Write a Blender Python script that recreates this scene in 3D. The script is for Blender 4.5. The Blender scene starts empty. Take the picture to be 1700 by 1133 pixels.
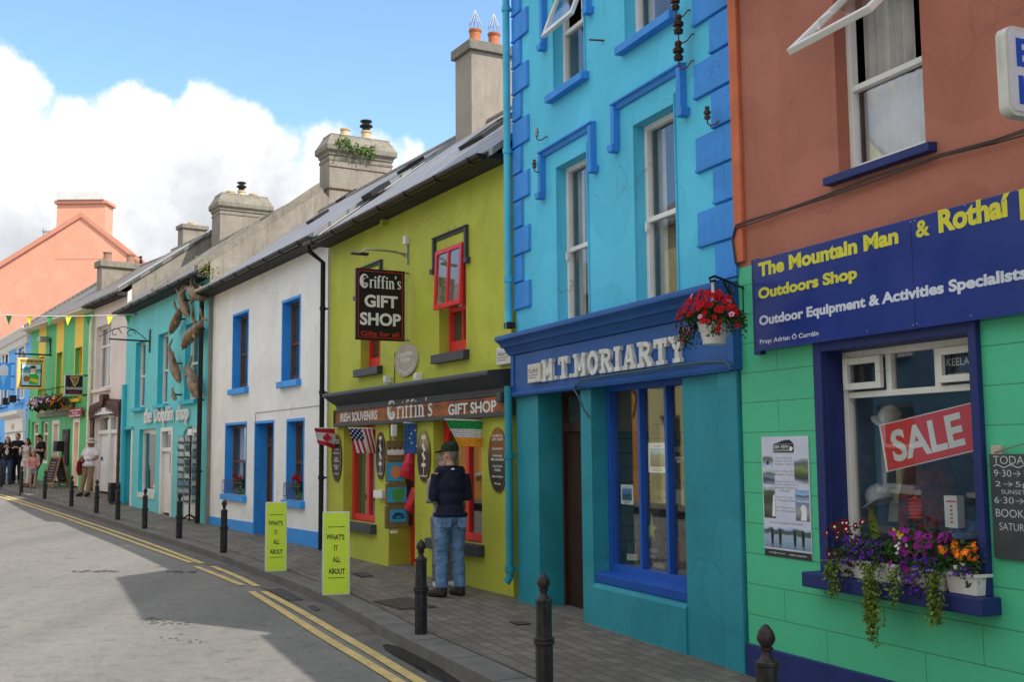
import bpy, bmesh, math, random
from mathutils import Vector as V, Matrix
random.seed(7)
SC = bpy.context.scene
COL = SC.collection
# ------------------------------------------------------------------ camera
FPX, CX, CY, EYE = 1820., 850., 566.5, 1.75       # measured on a 1700 px wide frame
PITCH = math.atan((748 - 566.5) / FPX); ROLL = math.radians(.5); GS = .007   # GS: the street climbs gently
cF = V((0, math.cos(PITCH), math.sin(PITCH))); r0 = V((1, 0, 0)); u0_ = r0.cross(cF)
cR = r0 * math.cos(ROLL) - u0_ * math.sin(ROLL); cU = u0_ * math.cos(ROLL) + r0 * math.sin(ROLL)
EYEP = V((0, 0, EYE))
cam = bpy.data.cameras.new('camera'); camo = bpy.data.objects.new('camera', cam); COL.objects.link(camo)
cam.sensor_width = 36; cam.lens = FPX * 36 / 1700; cam.clip_end = 2000; cam.clip_start = .05
camo.matrix_world = Matrix(((cR.x, cU.x, -cF.x, 0), (cR.y, cU.y, -cF.y, 0), (cR.z, cU.z, -cF.z, EYE), (0, 0, 0, 1)))
SC.camera = camo
SC.view_settings.view_transform = 'Standard'; SC.view_settings.look = 'None'; SC.view_settings.gamma = 1
SC.view_settings.exposure = 0.58
# ------------------------------------------------------------------ sun and sky
AZ, EL = 122.5, 49.
sl = bpy.data.lights.new('sun', 'SUN'); sl.energy = 3.6; sl.angle = math.radians(.5); sl.color = (1, .95, .87)
so = bpy.data.objects.new('sun', sl); COL.objects.link(so)
sd = V((math.sin(math.radians(AZ)) * math.cos(math.radians(EL)), math.cos(math.radians(AZ)) * math.cos(math.radians(EL)), math.sin(math.radians(EL))))
so.rotation_euler = sd.to_track_quat('Z', 'Y').to_euler(); so.location = (0, 0, 60)

def ray(px, py):
 return cF + cR * ((px - CX) / FPX) - cU * ((py - CY) / FPX)
def gz(x, y, dz=0.):                       # the street climbs gently, then more steeply where it bends
 return GS * y + .0021 * max(0., min(y, 40.) - 24.) ** 2 + .03 * max(0., y - 40.) + dz
def ground(px, py, dz=0.):
 d = ray(px, py); lo, hi = 1., 200.
 for i in range(60):
  m = (lo + hi) / 2; p = EYEP + d * m
  if p.z > gz(p.x, p.y, dz): lo = m
  else: hi = m
 return EYEP + d * lo

W = bpy.data.worlds.new('World'); SC.world = W; W.use_nodes = True
def make_sky():
 nt = W.node_tree; N = nt.nodes; L = nt.links; N.clear()
 out = N.new('ShaderNodeOutputWorld'); bg = N.new('ShaderNodeBackground'); L.new(bg.outputs[0], out.inputs[0])
 sky = N.new('ShaderNodeTexSky'); sky.sky_type = 'NISHITA'; sky.sun_disc = False
 sky.sun_elevation = math.radians(EL); sky.sun_rotation = math.radians(AZ); sky.air_density = 1.0; sky.dust_density = 1.5; sky.ozone_density = 1.6
 tc = N.new('ShaderNodeTexCoord')
 def math_(op, a, b=None, c=None, clamp=False):
  n = N.new('ShaderNodeMath'); n.operation = op; n.use_clamp = clamp
  for i, x in enumerate((a, b, c)):
   if x is None: continue
   if isinstance(x, (int, float)): n.inputs[i].default_value = x
   else: L.new(x, n.inputs[i])
  return n.outputs[0]
 def noise(scale, det, vec=None, rough=.55):
  n = N.new('ShaderNodeTexNoise'); n.inputs['Scale'].default_value = scale; n.inputs['Detail'].default_value = det; n.inputs['Roughness'].default_value = rough
  L.new(vec or tc.outputs['Generated'], n.inputs['Vector']); return n
 n1 = noise(16, 7, rough=.6)
 sub = N.new('ShaderNodeVectorMath'); sub.operation = 'SUBTRACT'; L.new(n1.outputs['Color'], sub.inputs[0]); sub.inputs[1].default_value = (.5, .5, .5)
 sc = N.new('ShaderNodeVectorMath'); sc.operation = 'SCALE'; L.new(sub.outputs[0], sc.inputs[0]); sc.inputs['Scale'].default_value = .060
 add = N.new('ShaderNodeVectorMath'); add.operation = 'ADD'; L.new(tc.outputs['Generated'], add.inputs[0]); L.new(sc.outputs[0], add.inputs[1])
 dens = None; lit = None
 blobs = [(0, 150, 72), (48, 148, 36), (20, 240, 80), (110, 212, 50), (150, 205, 52), (215, 186, 58), (262, 195, 46), (345, 192, 58), (392, 218, 58),
             (432, 262, 58), (540, 262, 58), (610, 272, 46), (668, 262, 26), (100, 330, 130), (250, 350, 160), (400, 350, 125), (-40, 380, 170), (560, 360, 110), (-160, 180, 130), (-330, 260, 190), (700, 380, 110), (-520, 330, 220)]
 for (x, y, r) in blobs:
  d = ray(x, y).normalized()
  vd = N.new('ShaderNodeVectorMath'); vd.operation = 'DISTANCE'; L.new(add.outputs[0], vd.inputs[0]); vd.inputs[1].default_value = d
  rr = r / FPX * (FPX / math.hypot(FPX, x - CX, y - CY))
  q = math_('SUBTRACT', rr, vd.outputs['Value'])
  dens = q if dens is None else math_('SMOOTH_MAX', dens, q, .006)
 mr = N.new('ShaderNodeMapRange'); mr.interpolation_type = 'SMOOTHSTEP'; mr.inputs['From Min'].default_value = -.004; mr.inputs['From Max'].default_value = .010; L.new(dens, mr.inputs['Value'])
 m1 = mr.outputs[0]
 # thin high wisps and unseen cumulus behind, spread wide to neutralise the fill light
 mp = N.new('ShaderNodeMapping'); mp.inputs['Scale'].default_value = (1.2, 1.2, 3.6); L.new(tc.outputs['Generated'], mp.inputs['Vector'])
 n2 = noise(3.2, 8, mp.outputs[0], .62)
 w = N.new('ShaderNodeMapRange'); w.interpolation_type = 'SMOOTHSTEP'; w.inputs['From Min'].default_value = .56; w.inputs['From Max'].default_value = .82; w.inputs['To Max'].default_value = .55; L.new(n2.outputs['Fac'], w.inputs['Value'])
 sep = N.new('ShaderNodeSeparateXYZ'); L.new(tc.outputs['Generated'], sep.inputs[0])
 n3 = noise(2.4, 8, None, .58)
 c = N.new('ShaderNodeMapRange'); c.interpolation_type = 'SMOOTHSTEP'; c.inputs['From Min'].default_value = .40; c.inputs['From Max'].default_value = .50; L.new(n3.outputs['Fac'], c.inputs['Value'])
 back = N.new('ShaderNodeMapRange'); back.interpolation_type = 'SMOOTHSTEP'; back.inputs['From Min'].default_value = .72; back.inputs['From Max'].default_value = .50; L.new(sep.outputs['Y'], back.inputs['Value'])
 m3 = math_('MULTIPLY', c.outputs[0], back.outputs[0])
 m = math_('MAXIMUM', math_('MAXIMUM', m1, w.outputs[0]), m3, clamp=True)
 # cloud tone: white tops, soft grey bellies low down
 n4 = noise(9, 7, add.outputs[0], .6)
 t = math_('ADD', math_('MULTIPLY', sep.outputs['Z'], 3.0), math_('MULTIPLY', n4.outputs['Fac'], 1.0))
 tr = N.new('ShaderNodeMapRange'); tr.interpolation_type = 'SMOOTHSTEP'; tr.inputs['From Min'].default_value = .88; tr.inputs['From Max'].default_value = 1.46; L.new(t, tr.inputs['Value'])
 cr = N.new('ShaderNodeMix'); cr.data_type = 'RGBA'; cr.inputs['A'].default_value = (4.5, 4.68, 4.98, 1); cr.inputs['B'].default_value = (9.0, 9.0, 9.1, 1); L.new(tr.outputs[0], cr.inputs['Factor'])
 skm = N.new('ShaderNodeMix'); skm.data_type = 'RGBA'; skm.blend_type = 'MULTIPLY'; skm.inputs['Factor'].default_value = 1; skm.inputs['B'].default_value = SKYTINT; L.new(sky.outputs[0], skm.inputs['A'])
 mx = N.new('ShaderNodeMix'); mx.data_type = 'RGBA'; L.new(m, mx.inputs['Factor']); L.new(skm.outputs['Result'], mx.inputs['A']); L.new(cr.outputs['Result'], mx.inputs['B'])
 L.new(mx.outputs['Result'], bg.inputs['Color']); bg.inputs['Strength'].default_value = .10
SKYTINT = (1.62, 1.86, 2.08, 1)
make_sky()

# ------------------------------------------------------------------ mesh builder
def xf(o, M): o.matrix_world = M
class MB:
 def __init__(s): s.v = []; s.f = []; s.m = []
 def add(s, vs, fs, m=0):
  k = len(s.v); s.v += [tuple(p) for p in vs]
  for q in fs: s.f.append([k + i for i in q]); s.m.append(m)
 def poly(s, pts, m=0): s.add(pts, [list(range(len(pts)))], m)
 def box(s, x0, x1, y0, y1, z0, z1, m=0):
  if x1 < x0: x0, x1 = x1, x0
  if y1 < y0: y0, y1 = y1, y0
  if z1 < z0: z0, z1 = z1, z0
  s.add([(x0, y0, z0), (x1, y0, z0), (x1, y1, z0), (x0, y1, z0), (x0, y0, z1), (x1, y0, z1), (x1, y1, z1), (x0, y1, z1)],
              [(0, 3, 2, 1), (4, 5, 6, 7), (0, 1, 5, 4), (1, 2, 6, 5), (2, 3, 7, 6), (3, 0, 4, 7)], m)
 def loft(s, rings, m=0, cap=True):
  n = len(rings[0]); k = len(s.v)
  for r in rings: s.v += [tuple(p) for p in r]
  for i in range(len(rings) - 1):
   for j in range(n):
    a = k + i * n + j; b = k + i * n + (j + 1) % n
    s.f.append([a, b, b + n, a + n]); s.m.append(m)
  if cap:
   s.f.append([k + j for j in range(n)][::-1]); s.m.append(m)
   s.f.append([k + (len(rings) - 1) * n + j for j in range(n)]); s.m.append(m)
 def prism(s, pts, y0, y1, m=0):           # outline (x, z) extruded through the wall depth y
  s.loft([[(x, y0, z) for x, z in pts], [(x, y1, z) for x, z in pts]], m)
 def prismx(s, pts, x0, x1, m=0):          # profile (y, z) extruded along the wall
  s.loft([[(x0, y, z) for y, z in pts], [(x1, y, z) for y, z in pts]], m)
 def prismz(s, pts, z0, z1, m=0):
  s.loft([[(x, y, z0) for x, y in pts], [(x, y, z1) for x, y in pts]], m)
 def tube(s, pts, r, n=8, m=0, flat=1.):
  pts = [V(p) for p in pts]; R = r if isinstance(r, (list, tuple)) else [r] * len(pts)
  rings = []; up = None
  for i, p in enumerate(pts):
   t = (pts[min(i + 1, len(pts) - 1)] - pts[max(i - 1, 0)])
   t = t.normalized() if t.length > 1e-9 else V((0, 0, 1))
   if up is None:
    up = V((0, 0, 1)) if abs(t.z) < .9 else V((0, 1, 0))
   a = up - t * up.dot(t)
   if a.length < 1e-6: a = V((1, 0, 0)) - t * t.x
   a.normalize(); up = a; b = t.cross(a)
   rings.append([p + (a * math.cos(2 * math.pi * j / n) * flat + b * math.sin(2 * math.pi * j / n)) * R[i] for j in range(n)])
  s.loft(rings, m)
 def lathe(s, prof, c=(0, 0, 0), n=16, m=0):
  s.loft([[(c[0] + r * math.cos(2 * math.pi * j / n), c[1] + r * math.sin(2 * math.pi * j / n), c[2] + z) for j in range(n)] for r, z in prof], m)
 def ell(s, c, r, n=12, m=0, rot=None):
  c = V(c); rings = []
  for i in range(1, n // 2 + 2):
   a = math.pi * (i - .5 if i else 0) / (n // 2 + 1.0)
   ring = []
   for j in range(n):
    p = V((r[0] * math.sin(a) * math.cos(2 * math.pi * j / n), r[1] * math.sin(a) * math.sin(2 * math.pi * j / n), -r[2] * math.cos(a)))
    if rot is not None: p = rot @ p
    ring.append(c + p)
   rings.append(ring)
  s.loft(rings, m)
 def leaf(s, p, l, w, m=0, d=None):
  d = V(d) if d else V((random.uniform(-1, 1), random.uniform(-1, 1), random.uniform(-.8, .8))); d.normalize()
  q = V((random.uniform(-1, 1), random.uniform(-1, 1), random.uniform(-1, 1))); b = d.cross(q)
  if b.length < 1e-3: b = V((1, 0, 0))
  b.normalize(); nrm = d.cross(b); p = V(p)
  s.add([p, p + d * l * .5 + b * w * .5 + nrm * l * .08, p + d * l, p + d * l * .5 - b * w * .5 + nrm * l * .08], [(0, 1, 2, 3)], m)
 def bloom(s, p, r, m=0, mc=None, d=None, k=5):
  d = V(d) if d else V((random.uniform(-.6, .6), -1, random.uniform(-.2, .9))); d.normalize()
  a = d.cross(V((.3, .2, 1))).normalized(); b = d.cross(a); p = V(p); ph = random.random() * 6
  for i in range(k):
   t = ph + 2 * math.pi * i / k; dt = math.pi / k * .95
   e1 = a * math.cos(t - dt) + b * math.sin(t - dt); e2 = a * math.cos(t) + b * math.sin(t); e3 = a * math.cos(t + dt) + b * math.sin(t + dt)
   s.add([p, p + e1 * r * .8 + d * r * .25, p + e2 * r * 1.05 + d * r * .12, p + e3 * r * .8 + d * r * .25], [(0, 1, 2, 3)], m)
  if mc is not None:
   s.add([p + d * r * .12 + (a * math.cos(q * 1.257) + b * math.sin(q * 1.257)) * r * .28 for q in range(5)], [(0, 1, 2, 3, 4)], mc)
 def build(s, name, mats, parent=None, smooth=None, bevel=0., M=None, recalc=True):
  me = bpy.data.meshes.new(name); me.from_pydata(s.v, [], s.f)
  if not isinstance(mats, (list, tuple)): mats = [mats]
  for q in mats: me.materials.append(q)
  for p, k in zip(me.polygons, s.m): p.material_index = k
  if recalc or bevel:
   bm = bmesh.new(); bm.from_mesh(me)
   if recalc: bmesh.ops.recalc_face_normals(bm, faces=bm.faces)
   if bevel:
    es = [e for e in bm.edges if len(e.link_faces) == 2 and e.calc_face_angle(0) > .6]
    bmesh.ops.bevel(bm, geom=es, offset=bevel, segments=2, affect='EDGES', profile=.6, clamp_overlap=True)
   bm.to_mesh(me); bm.free()
  if smooth:
   me.polygons.foreach_set('use_smooth', [True] * len(me.polygons))
   me.set_sharp_from_angle(angle=math.radians(smooth))
  me.update()
  o = bpy.data.objects.new(name, me); COL.objects.link(o)
  if parent is not None: o.parent = parent
  if M is not None: o.matrix_world = M
  return o

def tag(o, label, cat, group=None):
 o['label'] = label; o['category'] = cat
 if group: o['group'] = group
 return o
def thing(name, label, cat, M, group=None):
 o = bpy.data.objects.new(name, None); COL.objects.link(o); o.empty_display_size = .2
 o.matrix_world = M; return tag(o, label, cat, group)
def solo(mb, name, label, cat, mats, M, group=None, smooth=None, bevel=0.):
 xs = [p[0] for p in mb.v]; ys = [p[1] for p in mb.v]; zs = [p[2] for p in mb.v]
 c = V(((min(xs) + max(xs)) / 2, (min(ys) + max(ys)) / 2, min(zs)))
 mb.v = [tuple(V(p) - c) for p in mb.v]
 o = mb.build(name, mats, None, smooth, bevel, M @ Matrix.Translation(c)); return tag(o, label, cat, group)
def struct(mb, name, mats, smooth=None, bevel=0., recalc=True):
 o = mb.build(name, mats, None, smooth, bevel, recalc=recalc); o['kind'] = 'structure'; return o
def copy_tree(o, parent=None):
 c = o.copy(); COL.objects.link(c)
 if parent is not None: c.parent = parent
 for ch in [x for x in o.children]: copy_tree(ch, c)
 return c
def solidify_blob(shapes, voxel=.012, smooth=6, fac=.5, folds=0., fsize=.07):
 """shapes: ('t', pts, radii) and ('e', centre, radii, rot) -> one continuous mesh"""
 mb = MB()
 for s_ in shapes:
  if s_[0] == 't': mb.tube(s_[1], s_[2], s_[3] if len(s_) > 3 else 12)
  else: mb.ell(s_[1], s_[2], 16, 0, s_[3] if len(s_) > 3 else None)
 o = mb.build('tmp', [], None)
 md = o.modifiers.new('r', 'REMESH'); md.mode = 'VOXEL'; md.voxel_size = voxel
 if smooth:
  m2 = o.modifiers.new('s', 'SMOOTH'); m2.iterations = smooth; m2.factor = fac
 if folds:
  tx = bpy.data.textures.get('fold%g' % fsize) or bpy.data.textures.new('fold%g' % fsize, 'CLOUDS'); tx.noise_scale = fsize; tx.noise_depth = 2
  m3 = o.modifiers.new('d', 'DISPLACE'); m3.texture = tx; m3.strength = folds; m3.mid_level = .5; m3.texture_coords = 'LOCAL'
 dg = bpy.context.evaluated_depsgraph_get(); dg.update()
 me = bpy.data.meshes.new_from_object(o.evaluated_get(dg)); old = o.data
 bpy.data.objects.remove(o); bpy.data.meshes.remove(old)
 me.polygons.foreach_set('use_smooth', [True] * len(me.polygons)); return me
def meshobj(name, me, mat, parent):
 me.materials.clear(); me.materials.append(mat); me.name = name
 o = bpy.data.objects.new(name, me); COL.objects.link(o); o.parent = parent; return o

# ------------------------------------------------------------------ lettering
def glyphs(s, bold=0.):
 cu = bpy.data.curves.new('t', 'FONT'); cu.body = s; cu.size = 1; cu.offset = bold; cu.resolution_u = 4; cu.fill_mode = 'FRONT'
 o = bpy.data.objects.new('t', cu); COL.objects.link(o); me = bpy.data.meshes.new_from_object(o)
 vs = [tuple(p.co) for p in me.vertices]; fs = [tuple(p.vertices) for p in me.polygons]
 bpy.data.objects.remove(o); bpy.data.curves.remove(cu); bpy.data.meshes.remove(me); return vs, fs
def text(mb, s, u0, u1, v0, v1, d, m=0, bold=0., th=0., rot=0., fit=True, slope=0.):
 """letters fitted in the box u0..u1, v0..v1, facing -y at depth d; th > 0 makes them raised"""
 vs, fs = glyphs(s, bold)
 if not vs: return
 x0 = min(p[0] for p in vs); x1 = max(p[0] for p in vs); y0 = min(p[1] for p in vs); y1 = max(p[1] for p in vs)
 sx = (u1 - u0) / (x1 - x0); sy = (v1 - v0) / (y1 - y0); c, sn = math.cos(rot), math.sin(rot); uc, vc = (u0 + u1) / 2, (v0 + v1) / 2
 def tr(p, dd):
  a = u0 + (p[0] - x0) * sx; b = v0 + (p[1] - y0) * sy
  b += slope * (a - u0)
  if rot: a, b = uc + (a - uc) * c - (b - vc) * sn, vc + (a - uc) * sn + (b - vc) * c
  return (a, dd, b)
 mb.add([tr(p, d - th) for p in vs], fs, m)
 if th:
  k = len(mb.v); ed = {}
  for q in fs:
   for i in range(len(q)):
    e = (q[i], q[(i + 1) % len(q)])
    ed[e] = 1
  for (a, b) in ed:
   if (b, a) not in ed:
    mb.add([tr(vs[a], d - th), tr(vs[b], d - th), tr(vs[b], d), tr(vs[a], d)], [(0, 1, 2, 3)], m)
def arc(cx, cy, rx, ry, a0, a1, n=12):
 return [(cx + rx * math.cos(math.radians(a0 + (a1 - a0) * i / n)), cy + ry * math.sin(math.radians(a0 + (a1 - a0) * i / n))) for i in range(n + 1)]
def stroke(mb, pts, w, d, th, m=0):
 """ribbon of varying width along (u, v) points, raised by th"""
 n = len(pts); w = w if isinstance(w, (list, tuple)) else [w] * n
 L_, R_ = [], []
 for i, p in enumerate(pts):
  a = pts[max(i - 1, 0)]; b = pts[min(i + 1, n - 1)]
  tx, ty = b[0] - a[0], b[1] - a[1]; l = math.hypot(tx, ty) or 1
  nx, ny = -ty / l * w[i] / 2, tx / l * w[i] / 2
  L_.append((p[0] + nx, p[1] + ny)); R_.append((p[0] - nx, p[1] - ny))
 for i in range(n - 1):
  q = [L_[i], L_[i + 1], R_[i + 1], R_[i]]
  mb.add([(x, d - th, y) for x, y in q] + [(x, d, y) for x, y in q], [(0, 1, 2, 3), (0, 4, 5, 1), (3, 2, 6, 7)] + ([(0, 3, 7, 4)] if i == 0 else []) + ([(1, 5, 6, 2)] if i == n - 2 else []), m)
# stroke alphabets on a 1-high body: slab capitals and an uncial-like serif
SLAB = {
 'M': (1.0, [([(.2, 0), (.2, 1)], .24), ([(.8, 0), (.8, 1)], .24), ([(.2, .98), (.5, .25)], .2), ([(.8, .98), (.5, .25)], .2), ([(.02, .07), (.38, .07)], .15), ([(.62, .07), (.98, .07)], .15), ([(.02, .93), (.3, .93)], .15), ([(.7, .93), (.98, .93)], .15)]),
 'T': (.85, [([(.42, 0), (.42, 1)], .26), ([(.03, .91), (.82, .91)], .18), ([(.1, .66), (.1, .95)], .15), ([(.75, .66), (.75, .95)], .15), ([(.2, .07), (.65, .07)], .15)]),
 'O': (.85, [(arc(.42, .5, .3, .41, 0, 360, 20), .23)]),
 'R': (.95, [([(.24, 0), (.24, 1)], .25), ([(.24, .91)] + arc(.48, .71, .25, .2, 90, -90, 10) + [(.24, .51)], .18), ([(.48, .5), (.78, .06)], .22), ([(.03, .07), (.45, .07)], .15), ([(.03, .93), (.3, .93)], .15), ([(.66, .07), (.95, .07)], .15)]),
 'I': (.5, [([(.25, 0), (.25, 1)], .26), ([(.03, .07), (.47, .07)], .15), ([(.03, .93), (.47, .93)], .15)]),
 'A': (.95, [([(.2, .05), (.46, .97)], .2), ([(.75, .05), (.5, .97)], .25), ([(.28, .36), (.68, .36)], .13), ([(.02, .07), (.4, .07)], .15), ([(.55, .07), (.95, .07)], .15)]),
 'Y': (.9, [([(.45, 0), (.45, .5)], .26), ([(.14, .95), (.45, .45)], .22), ([(.76, .95), (.45, .45)], .18), ([(.0, .93), (.33, .93)], .15), ([(.6, .93), (.9, .93)], .15), ([(.25, .07), (.66, .07)], .15)]),
 '.': (.28, [([(.13, 0), (.13, .17)], .19)])}
SERIF = {
 'G': (.86, [(arc(.45, .5, .36, .46, 60, 330, 20), [.05 + .19 * math.sin(math.pi * min(1, i / 20)) for i in range(21)]), (arc(.45, .48, .17, .22, 80, 275, 10), .07), ([(.72, .32), (.52, .36), (.45, .27), (.56, .2), (.66, .26)], .07), ([(.62, .86), (.74, .74)], .1)]),
 'r': (.44, [([(.15, .02), (.15, .62)], .14), ([(.03, .03), (.28, .03)], .05), ([(.03, .6), (.15, .6)], .06), ([(.17, .48), (.27, .59), (.36, .6), (.41, .55)], [.05, .08, .12, .13])]),
 'i': (.3, [([(.15, .02), (.15, .62)], .14), ([(.03, .03), (.28, .03)], .05), ([(.03, .6), (.15, .6)], .06), ([(.15, .74), (.15, .87)], .14)]),
 'f': (.4, [([(.15, .02), (.15, .76), (.2, .88), (.3, .93), (.38, .87)], [.14, .14, .12, .08, .1]), ([(.03, .03), (.29, .03)], .05), ([(.02, .58), (.34, .58)], .06)]),
 'n': (.6, [([(.15, .02), (.15, .62)], .14), ([(.03, .03), (.28, .03)], .05), ([(.03, .6), (.15, .6)], .06), ([(.17, .48), (.28, .58), (.38, .57), (.45, .45), (.45, .02)], [.05, .08, .12, .14, .14]), ([(.34, .03), (.57, .03)], .05)]),
 "'": (.2, [([(.1, .98), (.1, .86), (.04, .76)], [.13, .12, .03])]),
 's': (.46, [([(.39, .5), (.33, .6), (.2, .61), (.11, .53), (.13, .42), (.3, .3), (.37, .18), (.28, .06), (.15, .04), (.06, .14)], [.04, .07, .08, .1, .13, .14, .12, .09, .07, .05])])}
def stroketext(mb, s, font, u0, u1, v0, v1, d, th, m=0, gap=.04):
 tot = sum(font[c][0] + gap for c in s) - gap; sx = (u1 - u0) / tot; sy = v1 - v0; x = 0
 for k, c in enumerate(s):
  w, st = font[c]
  for j, (pts, wd) in enumerate(st):
   sc = (sx + sy) / 2
   ww = [a * sc for a in wd] if isinstance(wd, (list, tuple)) else wd * sc
   stroke(mb, [(u0 + (x + a) * sx, v0 + b * sy) for a, b in pts], ww, d, th + .0012 * j, m)
  x += w + gap

# ------------------------------------------------------------------ facade frame: x along the wall, y into the house, z up
class Facade:
 def __init__(s, A, B):
  A = V(A); B = V(B); s.O = A.copy(); d = B - A; d.z = 0; s.L = d.length; s.U = d.normalized()
  s.I = V((-s.U.y, s.U.x, 0))
  if s.I.dot(EYEP - A) > 0: s.I = -s.I
  s.M = Matrix(((s.U.x, s.I.x, 0, A.x), (s.U.y, s.I.y, 0, A.y), (0, 0, 1, A.z), (0, 0, 0, 1)))
 def uv(s, px, py, d=0.):
  r = ray(px, py); o = s.O + s.I * d; t = (o - EYEP).dot(s.I) / r.dot(s.I); p = EYEP + r * t - s.O
  return p.dot(s.U), p.z
 def dv(s, px, py, u):
  r = ray(px, py); t = ((s.O + s.U * u - EYEP).dot(s.U)) / r.dot(s.U); p = EYEP + r * t - s.O
  return p.dot(s.I), p.z
 def rect(s, tl, br, d=0.):
  a = s.uv(*tl, d); b = s.uv(*br, d); return a[0], b[0], b[1], a[1]      # u0,u1,v0,v1
 def W(s, u, d, v): return s.M @ V((u, d, v))
 def at(s, u=0, d=0, v=0): return s.M @ Matrix.Translation((u, d, v))
 def perp(s, u, d, v):     # frame of a sign that sticks out of the wall: x towards the wall, y away down the street
  p = s.W(u, d, v); return Matrix(((s.I.x, -s.U.x, 0, p.x), (s.I.y, -s.U.y, 0, p.y), (0, 0, 1, p.z), (0, 0, 0, 1)))
 def gv(s, u, d=0): p = s.W(u, d, 0); return gz(p.x, p.y) - s.O.z   # pavement height in this frame

# ------------------------------------------------------------------ materials
def lin(c): return tuple((x / 255 / 12.92 if x / 255 <= .04045 else ((x / 255 + .055) / 1.055) ** 2.4) for x in c)
def C(r, g, b, k=1.): return tuple(min(.86, x * k + .012) for x in lin((r, g, b)))  # small lift on every channel paints in a veil of glare
def newmat(name):
 m = bpy.data.materials.new(name); m.use_nodes = True; n = m.node_tree.nodes; return m, n, m.node_tree.links, n['Principled BSDF']
def coords(n, l, kind='Object', scale=(1, 1, 1), swap=False, rot=0):
 tc = n.new('ShaderNodeTexCoord'); o = tc.outputs[kind]
 if swap:
  sp = n.new('ShaderNodeSeparateXYZ'); l.new(o, sp.inputs[0]); cb = n.new('ShaderNodeCombineXYZ'); l.new(sp.outputs[0], cb.inputs[0]); l.new(sp.outputs[2], cb.inputs[1]); o = cb.outputs[0]
 mp = n.new('ShaderNodeMapping'); mp.inputs['Scale'].default_value = scale; mp.inputs['Rotation'].default_value = (0, 0, rot); l.new(o, mp.inputs['Vector']); return mp.outputs[0]
def tex_noise(n, l, vec, scale, det=4, rough=.55):
 t = n.new('ShaderNodeTexNoise'); t.inputs['Scale'].default_value = scale; t.inputs['Detail'].default_value = det; t.inputs['Roughness'].default_value = rough; l.new(vec, t.inputs['Vector']); return t.outputs['Fac']
def rng(n, l, val, a, b, c=0., d=1.):
 r = n.new('ShaderNodeMapRange'); r.inputs['From Min'].default_value = a; r.inputs['From Max'].default_value = b; r.inputs['To Min'].default_value = c; r.inputs['To Max'].default_value = d; l.new(val, r.inputs['Value']); return r.outputs[0]
def mixc(n, l, fac, a, b, blend='MIX'):
 m = n.new('ShaderNodeMix'); m.data_type = 'RGBA'; m.blend_type = blend
 for s_, x in (('Factor', fac), ('A', a), ('B', b)):
  if isinstance(x, (int, float)): m.inputs[s_].default_value = x
  elif isinstance(x, tuple): m.inputs[s_].default_value = (*x[:3], 1)
  else: l.new(x, m.inputs[s_])
 return m.outputs['Result']
def bumpn(n, l, b, h, st, dist=.01):
 q = n.new('ShaderNodeBump'); q.inputs['Strength'].default_value = st; q.inputs['Distance'].default_value = dist; l.new(h, q.inputs['Height']); l.new(q.outputs[0], b.inputs['Normal'])
_cache = {}
def paint(name, rgb, rough=.6, var=.10, scale=2.5, bump=.25, bscale=55, streak=.0, grime=(.09, .085, .07), spots=0., metal=0., spec=.25, alt=None):
 """painted surface: patchy tone, fine texture, rain streaks and flecks"""
 if name in _cache: return _cache[name]
 m, n, l, b = newmat(name); vec = coords(n, l)
 f1 = tex_noise(n, l, vec, scale, 6, .6); f2 = tex_noise(n, l, vec, bscale, 3)
 dk = tuple(x * (1 - var * 1.6) for x in rgb); lt = tuple(min(.95, x * (1 + var) + var * .02) for x in rgb)
 if alt: dk = alt
 col = mixc(n, l, rng(n, l, f1, .3, .7), dk, lt)
 if streak:
  v2 = coords(n, l, scale=(9, 9, .55)); f3 = tex_noise(n, l, v2, 2.2, 5, .65)
  f4 = tex_noise(n, l, vec, .9, 3)
  mm = n.new('ShaderNodeMath'); mm.operation = 'MULTIPLY'; l.new(rng(n, l, f3, .52, .78, 0, min(1, streak * 2.0)), mm.inputs[0]); l.new(rng(n, l, f4, .35, .65), mm.inputs[1])
  col = mixc(n, l, mm.outputs[0], col, grime)
  pf = tex_noise(n, l, vec, .75, 2, .4); col = mixc(n, l, rng(n, l, pf, .56, .575, 0, .35), col, tuple(min(.9, x * 1.12 + .02) for x in rgb))      # touched-up patches
  vo = n.new('ShaderNodeTexVoronoi'); vo.feature = 'DISTANCE_TO_EDGE'; vo.inputs['Scale'].default_value = .8; wv = n.new('ShaderNodeVectorMath'); wv.operation = 'ADD'
  nn = n.new('ShaderNodeTexNoise'); nn.inputs['Scale'].default_value = 2.2; nn.inputs['Detail'].default_value = 7; l.new(vec, nn.inputs['Vector']); l.new(vec, wv.inputs[0]); l.new(nn.outputs['Color'], wv.inputs[1]); l.new(wv.outputs[0], vo.inputs['Vector'])
  m4 = n.new('ShaderNodeMath'); m4.operation = 'MULTIPLY'; l.new(rng(n, l, vo.outputs['Distance'],   .002, .008, .42, 0), m4.inputs[0]); l.new(rng(n, l, tex_noise(n, l, vec, .6, 2), .5, .6), m4.inputs[1]); col = mixc(n, l, m4.outputs[0], col, grime)
 if spots:
  f5 = tex_noise(n, l, vec, 22, 5, .7); col = mixc(n, l, rng(n, l, f5, .66, .74, 0, spots), col, grime)
 l.new(col, b.inputs['Base Color']); l.new(rng(n, l, f1, .2, .8, max(.05, rough - .08), min(1, rough + .1)), b.inputs['Roughness'])
 b.inputs['Metallic'].default_value = metal; b.inputs['Specular IOR Level'].default_value = spec
 if bump: bumpn(n, l, b, f2, bump, .006)
 _cache[name] = m; return m
def plain(name, rgb, rough=.5, metal=0., var=.06): return paint(name, rgb, rough, var, 6, .08, 90, metal=metal)
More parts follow.
